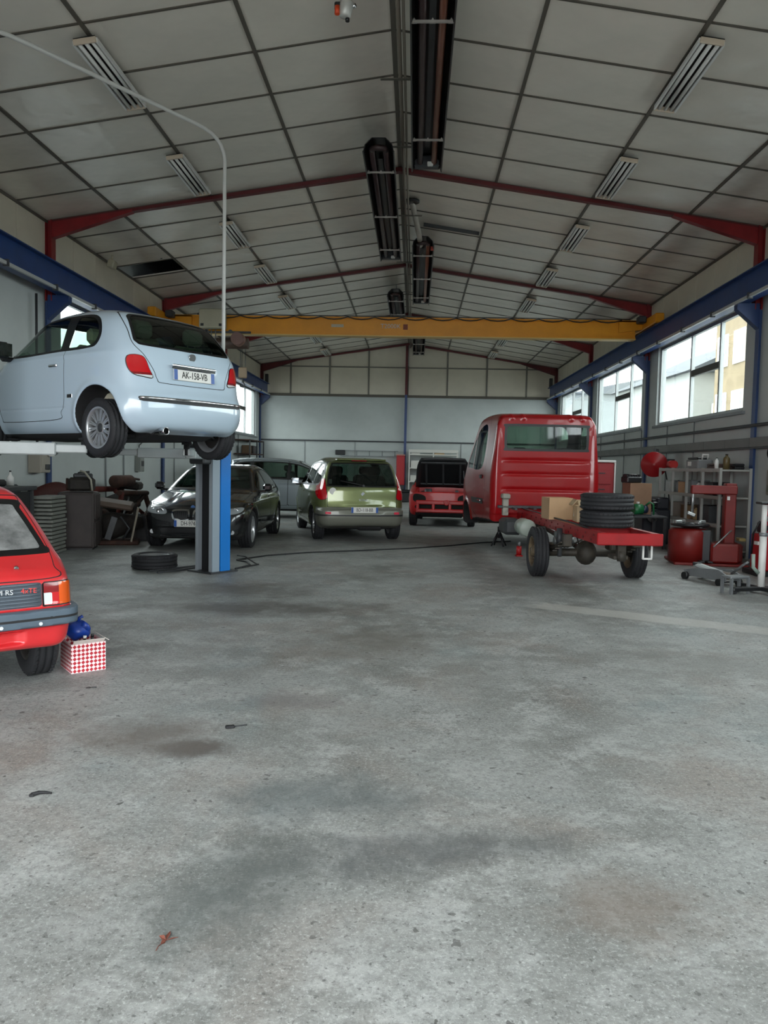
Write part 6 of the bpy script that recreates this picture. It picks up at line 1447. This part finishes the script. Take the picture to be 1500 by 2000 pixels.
# red cabinet behind the cab
rc = thing('red_tool_cabinet', 'tall red tool cabinet with pale edge standing right behind the truck cab', 'cabinet', (3.92, 16.6, 0))
MB().box((0, 0, .82), (.55, .50, 1.60), bev=.015).build('cabinet_body', mat('cabinet_pink_red', '9c2a30', .45), rc); MB().box((0, 0, 1.65), (.60, .55, .05), bev=.01).build('pale_top', M_wht, rc); MB().box((.285, -.0, .85), (.03, .54, 1.55)).build('pale_side_edge', M_wht, rc)
for k in range(4): d = MB().box((-.02, -.262, .30+.34*k), (.44, .02, .30), bev=.006).build('drawer', mat('cabinet_pink_red', '9c2a30', .45), rc); MB().box((-.02, -.278, .38+.34*k), (.20, .016, .02)).build('drawer_handle', M_dkg, d)
# black balancing machine
bm2 = thing('wheel_balancer', 'dark wheel balancing machine standing between truck and rack', 'machine', (4.86, 15.85, 0))
MB().box((0, 0, .36), (.55, .60, .70), bev=.03).build('cabinet', mat('balancer_dark', '22252c', .5), bm2); MB().box((.12, 0, .82), (.26, .56, .24), bev=.03).build('console', mat('balancer_dark', '22252c', .5), bm2); MB().cyl((-.1, -.30, .55), (-.1, -.52, .55), .03, n=12).build('shaft', M_zinc, bm2); MB().lathe([(.0, 0), (.10, 0), (.11, .03), (.03, .05)], (0, -1, 0), (-.1, -.36, .55), n=18).build('flange', M_gry, bm2); MB().box((-.02, 0, .75), (.3, .5, .03), bev=.01).build('weight_tray', M_dkg, bm2); MB().box((-.018, 0, .86), (.01, .2, .08)).build('display', M_gry, bm2)
vg = thing('garage_vise', 'dark bench vise clamped on the balancing machine tray', 'vise', (4.80, 15.65, .77)); MB().box((0, 0, .07), (.10, .22, .13), bev=.02).build('vise_body', M_blk, vg); MB().cyl((0, -.16, .07), (0, .16, .07), .018, n=10).build('screw', M_zinc, vg); MB().cyl((-.09, -.17, .07), (.09, -.17, .07), .009, n=8).build('tommy_bar', M_zinc, vg)
# tyre changer
tcg = thing('tyre_changer', 'dark red tyre changer with tall column and round table in front of the rack', 'machine', (4.72, 12.55, 0), -.15)
MB().box((0, .0, .02), (1.10, .95, .04), bev=.01).build('base_plate', M_trd, tcg)
m = MB(); m.lathe([(0, .04), (.30, .04), (.30, .52), (.26, .56), (0, .56)], (0, 0, 1), (-.30, -.15, 0), n=28); m.build('cabinet', M_trd, tcg)
MB().box((-.12, -.22, .30), (.24, .34, .50), bev=.02).build('pedal_box', M_dkg, tcg)
tt = MB().lathe([(0, .57), (.06, .57), (.28, .60), (.30, .62), (.28, .64), (.08, .64), (.06, .66), (0, .66)], (0, 0, 1), (-.28, -.15, 0), n=30).build('turntable', M_blk, tcg)
for a in np.arange(4)*math.pi/2+.4: MB().box((-.28+.21*math.cos(a), -.15+.21*math.sin(a), .665), (.12, .06, .05), rot=(0, 0, a), bev=.01).build('clamp_jaw', M_zinc, tt)
MB().box((.36, .12, .66), (.17, .20, 1.26), bev=.015).build('column', M_trd, tcg); MB().box((.36, .12, .18), (.36, .5, .30), bev=.03).build('column_foot', M_trd, tcg)
arm_ = MB().box((.10, .05, 1.18), (.70, .13, .14), bev=.015).build('swing_arm', M_trd, tcg); MB().cyl((-.22, .02, .78), (-.22, .02, 1.22), .022, n=12).build('tool_shaft', M_zinc, arm_); MB().box((-.24, .0, .78), (.14, .05, .06), rot=(0, .4, 0), bev=.015).build('mounting_head', M_zinc, arm_); MB().box((.32, .01, 1.05), (.04, .015, .06)).build('warning_label', M_wht, tcg)
MB().box((.20, -.30, .20), (.42, .30, .30), bev=.03).build('bead_breaker_housing', M_trd, tcg); MB().cyl((.02, -.46, .30), (.30, -.34, .56), .012, n=8).build('lever', M_zinc, tcg); MB().box((.46, -.28, .42), (.10, .20, .05), bev=.01).build('tool_tray', mat('tray_tan', '8d7a4c', .6), tcg)
for k in range(2): MB().box((-.16+.12*k, -.50, .07), (.08, .16, .03), bev=.008).build('pedal', M_blk, tcg)
# second red machine
pr = thing('hydraulic_press', 'bright red hydraulic pump unit beside the white jack column', 'pump unit', (5.12, 11.25, 0))
MB().box((0, 0, .33), (.34, .36, .52), bev=.02).build('pump_body', mat('press_red', 'a3141c', .4), pr); MB().box((.0, 0, .68), (.24, .26, .16), bev=.02).build('pump_head', M_blk, pr); MB().box((-.18, -.05, .46), (.03, .12, .05)).build('label_plate', M_wht, pr); MB().tube([(-.1, -.15, .70), (-.22, -.2, .78), (-.26, -.1, .6), (-.24, -.02, .30)], .014, 8).build('hose', M_blk, pr); MB().box((0, 0, .035), (.5, .5, .07), bev=.01).build('foot', M_blk, pr); pr.name = 'hydraulic_pump'
# transmission jack with white column
wj = thing('transmission_jack', 'white column of a hydraulic jack on a black wheeled base at the right picture edge', 'jack', (4.24, 9.45, 0))
for a in (.3, .3+math.pi/2, .3+math.pi, .3+1.5*math.pi):
    MB().box((.20*math.cos(a), .20*math.sin(a), .06), (.42, .07, .05), rot=(0, 0, a), bev=.01).build('base_leg', M_blk, wj)
    MB().cyl((.38*math.cos(a), .38*math.sin(a)-.015, .035), (.38*math.cos(a), .38*math.sin(a)+.015, .035), .035, n=12).build('caster', M_blk, wj)
MB().cyl((0, 0, .08), (0, 0, .72), .042, n=20).build('outer_column', M_wht, wj); MB().cyl((0, 0, .72), (0, 0, 1.08), .032, n=18).build('inner_column', M_wht, wj); MB().lathe([(.03, .70), (.05, .70), (.05, .74), (.03, .74)], (0, 0, 1), n=18).build('collar', M_gry, wj); MB().box((0, 0, 1.10), (.16, .16, .03), bev=.01).build('saddle', M_blk, wj); MB().tube([(-.05, -.02, .25), (-.12, -.04, .32), (-.13, -.05, .48)], .022, 10).build('foot_pump', mat('pump_pale_green', '8fa096', .45), wj)
rg_ = thing('red_rag', 'crumpled pinkish red rag hung over the white jack column', 'rag', (4.33, 9.47, .78))
vs = []; n1, n2 = 10, 12
for i in range(n1+1):
    for j in range(n2+1):
        u = i/n1; v = j/n2-.5
        vs.append((.03+.03*math.sin(9*v+3*u)+.02*math.sin(17*u), v*.22*(1-.25*u), .30-.34*u+.02*math.sin(12*v)))
o = MB().add(vs, [(i*(n2+1)+j, (i+1)*(n2+1)+j, (i+1)*(n2+1)+j+1, i*(n2+1)+j+1) for i in range(n1) for j in range(n2)], True).build('cloth', mat('rag_red', 'b8243c', .9, var=.2, vscale=8), rg_); sm = o.modifiers.new('thick', 'SOLIDIFY'); sm.thickness = .006
MB().tube([(.05, -.05, .28), (.0, 0, .31), (-.08, .0, .29)], .02, 8).build('knotted_corner', mat('rag_red', 'b8243c', .9), rg_)
# trolley jack
tj = thing('trolley_jack', 'low grey trolley jack on the floor in front of the tyre changer', 'jack', (3.98, 10.35, 0), math.radians(112))
m = MB(); m.prism([(-.38, .06), (.34, .05), (.38, .12), (.15, .17), (-.25, .20), (-.38, .15)], 1, -.12, -.10); m.build('side_plate', M_gry, tj); m = MB(); m.prism([(-.38, .06), (.34, .05), (.38, .12), (.15, .17), (-.25, .20), (-.38, .15)], 1, .10, .12); m.build('side_plate', M_gry, tj)
for x, r in ((.30, .05), (-.32, .045)):
    for y in (-.16, .16): MB().cyl((x, y-.025, r), (x, y+.025, r), r, n=16).build('wheel', M_blk, tj)
    MB().cyl((x, -.16, r), (x, .16, r), .012, n=8).build('wheel_axle', M_dkg, tj)
MB().box((.05, 0, .17), (.5, .10, .06), rot=(0, -.12, 0), bev=.02).build('lift_arm', M_larm, tj); MB().cyl((.26, 0, .19), (.26, 0, .23), .055, n=18).build('saddle', M_dkg, tj); MB().cyl((-.10, 0, .12), (-.36, 0, .12), .05, n=14).build('hydraulic_unit', mat('jack_taupe', '6f655c', .5), tj); MB().tube([(-.36, 0, .16), (-.55, 0, .30), (-.62, 0, .34)], .016, 8).build('handle_socket', M_gry, tj)
sk = thing('steel_trestle', 'small grey steel trestle stool beside the trolley jack', 'trestle', (3.92, 9.42, 0), .4)
MB().box((0, 0, .20), (.30, .16, .03), bev=.008).build('top_plate', M_gry, sk)
for x in (-.12, .12):
    for y in (-.06, .06): MB().box((x*1.1, y*1.2, .095), (.03, .03, .19)).build('leg', M_gry, sk)
# wall boxes at the right edge
we = thing('wall_switchgear', 'beige switchgear box on the right wall near the picture edge', 'electric box', (XR-.003, 12.35, 1.12))
MB().box((-.08, 0, .20), (.16, .34, .40), bev=.012).build('enclosure', mat('switchgear_beige', '77736a', .5), we); MB().box((-.165, .05, .10), (.02, .12, .10), bev=.005).build('rotary_switch', mat('switch_green', '59604e', .5), we); MB().cyl((-.05, 0, .40), (-.05, 0, 1.0), .014, n=8).build('feed_pipe', M_gry, we)
wf = thing('wall_fan', 'dark wall-mounted fan with cable at the right picture edge', 'fan', (XR-.02, 12.15, 1.78))
MB().lathe([(.16, 0), (.17, .02), (.17, .10), (.16, .12)], (-1, -.6, 0), (-.10, 0, 0), n=24).build('guard_ring', M_blk, wf); MB().cyl((-.10, 0, 0), (0, 0, 0), .035, n=12).build('motor', M_blk, wf)
for k in range(4):
    a = k*math.pi/2; MB().box((-.17, .07*math.cos(a), .07*math.sin(a)), (.012, .11, .05), rot=(a, .3, 0)).build('blade', M_dkg, wf)
MB().tube([(-.06, 0, -.16), (-.07, .03, -.5), (-.05, -.05, -.9), (-.07, .02, -1.2)], .010, 6).build('cable', M_dkg, wf)
cbx = thing('coiled_cable', 'coil of dark cable hanging on the right wall above the red pump unit', 'cable', (XR-.06, 11.9, .78))
for k in range(4): MB().tube([(-.03*k*.4, .16*math.cos(a)+.01*k, .22*math.sin(a)) for a in np.linspace(0, 2*math.pi, 22)], .010, 6).build('cable_turn', M_dkg, cbx)
# ================================================================ things at the back wall
ld = thing('wall_ladder', 'long grey ladder hung level on the back wall above the olive car', 'ladder', (-1.95, YB-.10, 1.96))
for z in (-.10, .12): MB().b2((-1.15, -.03, z-.015), (1.25, .03, z+.015)).build('stile', M_gry, ld)
for k in range(5): MB().cyl((-1.0+.53*k, 0, -.10), (-1.0+.53*k, 0, .12), .016, n=8).build('rung', M_gry, ld)
MB().box((-1.15, -.03, .03), (.42, .08, .20), bev=.02).build('end_clamp', M_blk, ld)
fc = thing('red_wall_cabinet', 'tall narrow red cabinet standing at the back wall beside the blue post', 'cabinet', (-.58, YB-.32, 0))
MB().box((0, 0, 1.30), (.34, .40, 1.20), bev=.012).build('cabinet_body', mat('cabinet_red', 'b01820', .45), fc); MB().box((0, -.205, 1.30), (.29, .012, 1.12), bev=.004).build('door', mat('cabinet_red', 'b01820', .45), fc); MB().box((0, 0, .35), (.3, .36, .70)).build('stand', M_dkg, fc); MB().box((0, -.01, 1.925), (.36, .44, .05), bev=.01).build('top_trim', mat('cabinet_pale_red', 'c08478', .5), fc)
wr_ = thing('white_rack', 'white open rack full of pale boxes at the back wall', 'rack', (.75, YB-.45, 0))
MW = mat('rack_white', 'cfcdc6', .5)
for x in (-.98, 0, .98):
    for y in (-.22, .22): MB().box((x, y, 1.07), (.05, .05, 2.14)).build('upright', MW, wr_)
for z in (.30, .85, 1.40, 1.95): MB().box((0, 0, z), (2.0, .5, .04)).build('shelf', MW, wr_)
MB().box((0, -.24, 2.1), (2.0, .03, .12)).build('top_rail', MW, wr_)
k = 0
for z, row in ((.32, 'bottom'), (.87, 'second'), (1.42, 'third'), (1.97, 'top')):
    for i, x in enumerate((-.72, -.28, .24, .70)):
        if z > 1.9 and i % 2: continue
        h = .18+.1*((k*7) % 3)/2 if z < 1.9 else .13; w = .34+.06*((k*5) % 3)/2
        b = carton('stored_carton', '%s carton on the %s shelf of the white back rack, %s' % (['pale', 'cream', 'grey', 'tan'][(k*3) % 4], row, ['at its left end', 'left of its middle', 'right of its middle', 'at its right end'][i]), (.75+x, YB-.45, z), 0, (w, .36, h), [MW, M_cream, M_rackw, M_card2][(k*3) % 4]); b['group'] = 'cartons on the white back rack'; k += 1
mf = thing('front_grille', 'dark car bumper shell leaning by the white rack', 'bumper', (-.1, YB-.85, 0), .1)
MB().tube([(-.6, .12, .45), (-.4, 0, .46), (.4, 0, .46), (.6, .12, .45)], .07, 10).build('bumper_bar', M_blk, mf); MB().box((0, .03, .22), (.9, .05, .40), bev=.02).build('lower_apron', M_blk, mf); mf.name = 'loose_bumper'

# ================================================================ checked box by the red hatchback
def check_material():
    m = bpy.data.materials.new('red_white_check'); m.use_nodes = True; n = m.node_tree.nodes; L = m.node_tree.links; b = n['Principled BSDF']; b.inputs['Roughness'].default_value = .5
    tc = n.new('ShaderNodeTexCoord'); s1 = n.new('ShaderNodeMath'); s1.operation = 'ADD'; s2 = n.new('ShaderNodeMath'); s2.operation = 'SUBTRACT'
    sx_ = n.new('ShaderNodeSeparateXYZ'); L.new(tc.outputs['Object'], sx_.inputs[0])
    ad = n.new('ShaderNodeMath'); ad.operation = 'ADD'; L.new(sx_.outputs['X'], ad.inputs[0]); L.new(sx_.outputs['Y'], ad.inputs[1])
    cb2 = n.new('ShaderNodeCombineXYZ'); cb2.inputs['Z'].default_value = .001
    for q in (s1, s2): L.new(ad.outputs[0], q.inputs[0]); L.new(sx_.outputs['Z'], q.inputs[1])
    L.new(s1.outputs[0], cb2.inputs['X']); L.new(s2.outputs[0], cb2.inputs['Y'])
    ck = n.new('ShaderNodeTexChecker'); ck.inputs['Scale'].default_value = 36; ck.inputs['Color1'].default_value = lin('b3202e'); ck.inputs['Color2'].default_value = lin('f0dcdc'); L.new(cb2.outputs[0], ck.inputs['Vector'])
    L.new(ck.outputs['Color'], b.inputs['Base Color']); return m
M_chk = check_material()
bx_ = thing('checked_box', 'red and white checked open cardboard box beside the red hatchback', 'box', (-2.29, 5.22, 0), math.radians(40))
w, l, h, t = .23, .26, .20, .006
b = MB(); b.b2((-w/2, -l/2, 0), (w/2, l/2, t)); b.b2((-w/2, -l/2, t), (-w/2+t, l/2, h)); b.b2((w/2-t, -l/2, t), (w/2, l/2, h)); b.b2((-w/2+t, -l/2, t), (w/2-t, -l/2+t, h)); b.b2((-w/2+t, l/2-t, t), (w/2-t, l/2, h)); b.build('box_body', M_chk, bx_)
MB().box((0, -l/2-.01, h+.012), (w*.9, .04, .004), rot=(-.8, 0, 0)).build('flap', mat('flap_white', 'd8d0c8', .6), bx_); MB().box((w/2+.012, 0, h+.012), (.04, l*.9, .004), rot=(0, .6, 0)).build('flap', mat('flap_white', 'd8d0c8', .6), bx_)
bl = thing('blue_bag', 'crumpled blue plastic bag stuffed in the checked box', 'bag', (-2.35, 5.28, .20))
m = MB(); m.ball((0, 0, .05), .075, 18, (1.1, 1, .9)); m.ball((-.04, .03, .09), .045, 14); m.ball((.05, -.01, .08), .04, 14)
v2 = [(x+.006*math.sin(70*y+40*z), y+.006*math.sin(60*z+50*x), z+.008*math.sin(65*x+45*y)) for x, y, z in m.v]; m.v = v2; m.build('bag_body', mat('bag_blue', '1c3f98', .35, var=.2, vscale=30), bl); MB().tube([(0, 0, .11), (.01, .0, .14), (.03, .01, .15)], .012, 6).build('bag_knot', mat('bag_blue', '1c3f98', .35), bl)
for k, (dx, dy, mm, lab) in enumerate(((.05, -.05, M_blk, 'small black spray can top sticking out of the checked box'), (-.01, -.08, mat('bottle_dark_brown', '3a2c22', .4), 'small dark brown bottle neck in the checked box'))):
    c, s = math.cos(math.radians(40)), math.sin(math.radians(40))
    bottle('boxed_bottle', lab, (-2.29+dx*c-dy*s, 5.22+dx*s+dy*c, .007), .028, .235, mm, M_blk if k == 0 else M_wht)

# ================================================================ small litter on the floor
def litter(name, label, cat, p, build, rz=0):
    root = thing(name, label, cat, (p[0], p[1], 0), rz); build(root); root.scale = (.72, .72, .72); return root
litter('rubber_wedge', 'small black rubber scrap with a thin rod lying on the open floor', 'scrap', (-.98, 4.10), lambda r: (MB().box((0, 0, .010), (.07, .04, .02), bev=.006).build('rubber_lump', M_rub, r), MB().cyl((.02, .01, .006), (.13, .03, .006), .005, n=6).build('rod', M_dkg, r)), .3)
litter('rubber_hook', 'curved black rubber piece on the floor near the left picture edge', 'scrap', (-1.58, 3.18), lambda r: (MB().tube([(-.05, -.01, .012), (-.02, .015, .012), (.02, .02, .010), (.055, .012, .008)], [.014, .012, .009, .006], 8).build('curved_piece', M_rub, r), MB().box((-.05, -.012, .010), (.03, .022, .018), bev=.005).build('thick_end', M_rub, r)), .2)
M_leaf = mat('dry_leaf', '6b3a2c', .8, var=.25, vscale=40)
def leaf(r):
    for k, (a, l) in enumerate(((.4, .05), (1.6, .06), (2.6, .045), (4.4, .04))):
        pts = [(0, 0, .004), (l*.5*math.cos(a-.35), l*.5*math.sin(a-.35), .016), (l*math.cos(a), l*math.sin(a), .008), (l*.5*math.cos(a+.35), l*.5*math.sin(a+.35), .005)]
        o = MB().add(pts, [(0, 1, 2, 3)]).build('leaf_lobe', M_leaf, r); sm_ = o.modifiers.new('thick', 'SOLIDIFY'); sm_.thickness = .0015
    MB().tube([(0, 0, .004), (-.02, -.04, .003), (-.02, -.07, .003)], .0018, 5).build('leaf_stem', M_leaf, r)
litter('dry_leaf', 'dry reddish brown leaf on the floor in the foreground', 'leaf', (-.72, 2.22), leaf)
litter('metal_washer', 'small steel washer with a bolt on the floor below the checked box', 'washer', (-2.05, 4.75), lambda r: (MB().lathe([(.010, 0), (.022, 0), (.022, .003), (.010, .003)], (0, 0, 1), n=16, close=True).build('washer_ring', M_dkg, r), MB().cyl((.03, 0, .006), (.07, .01, .006), .005, n=6).build('bolt', M_dkg, r)))
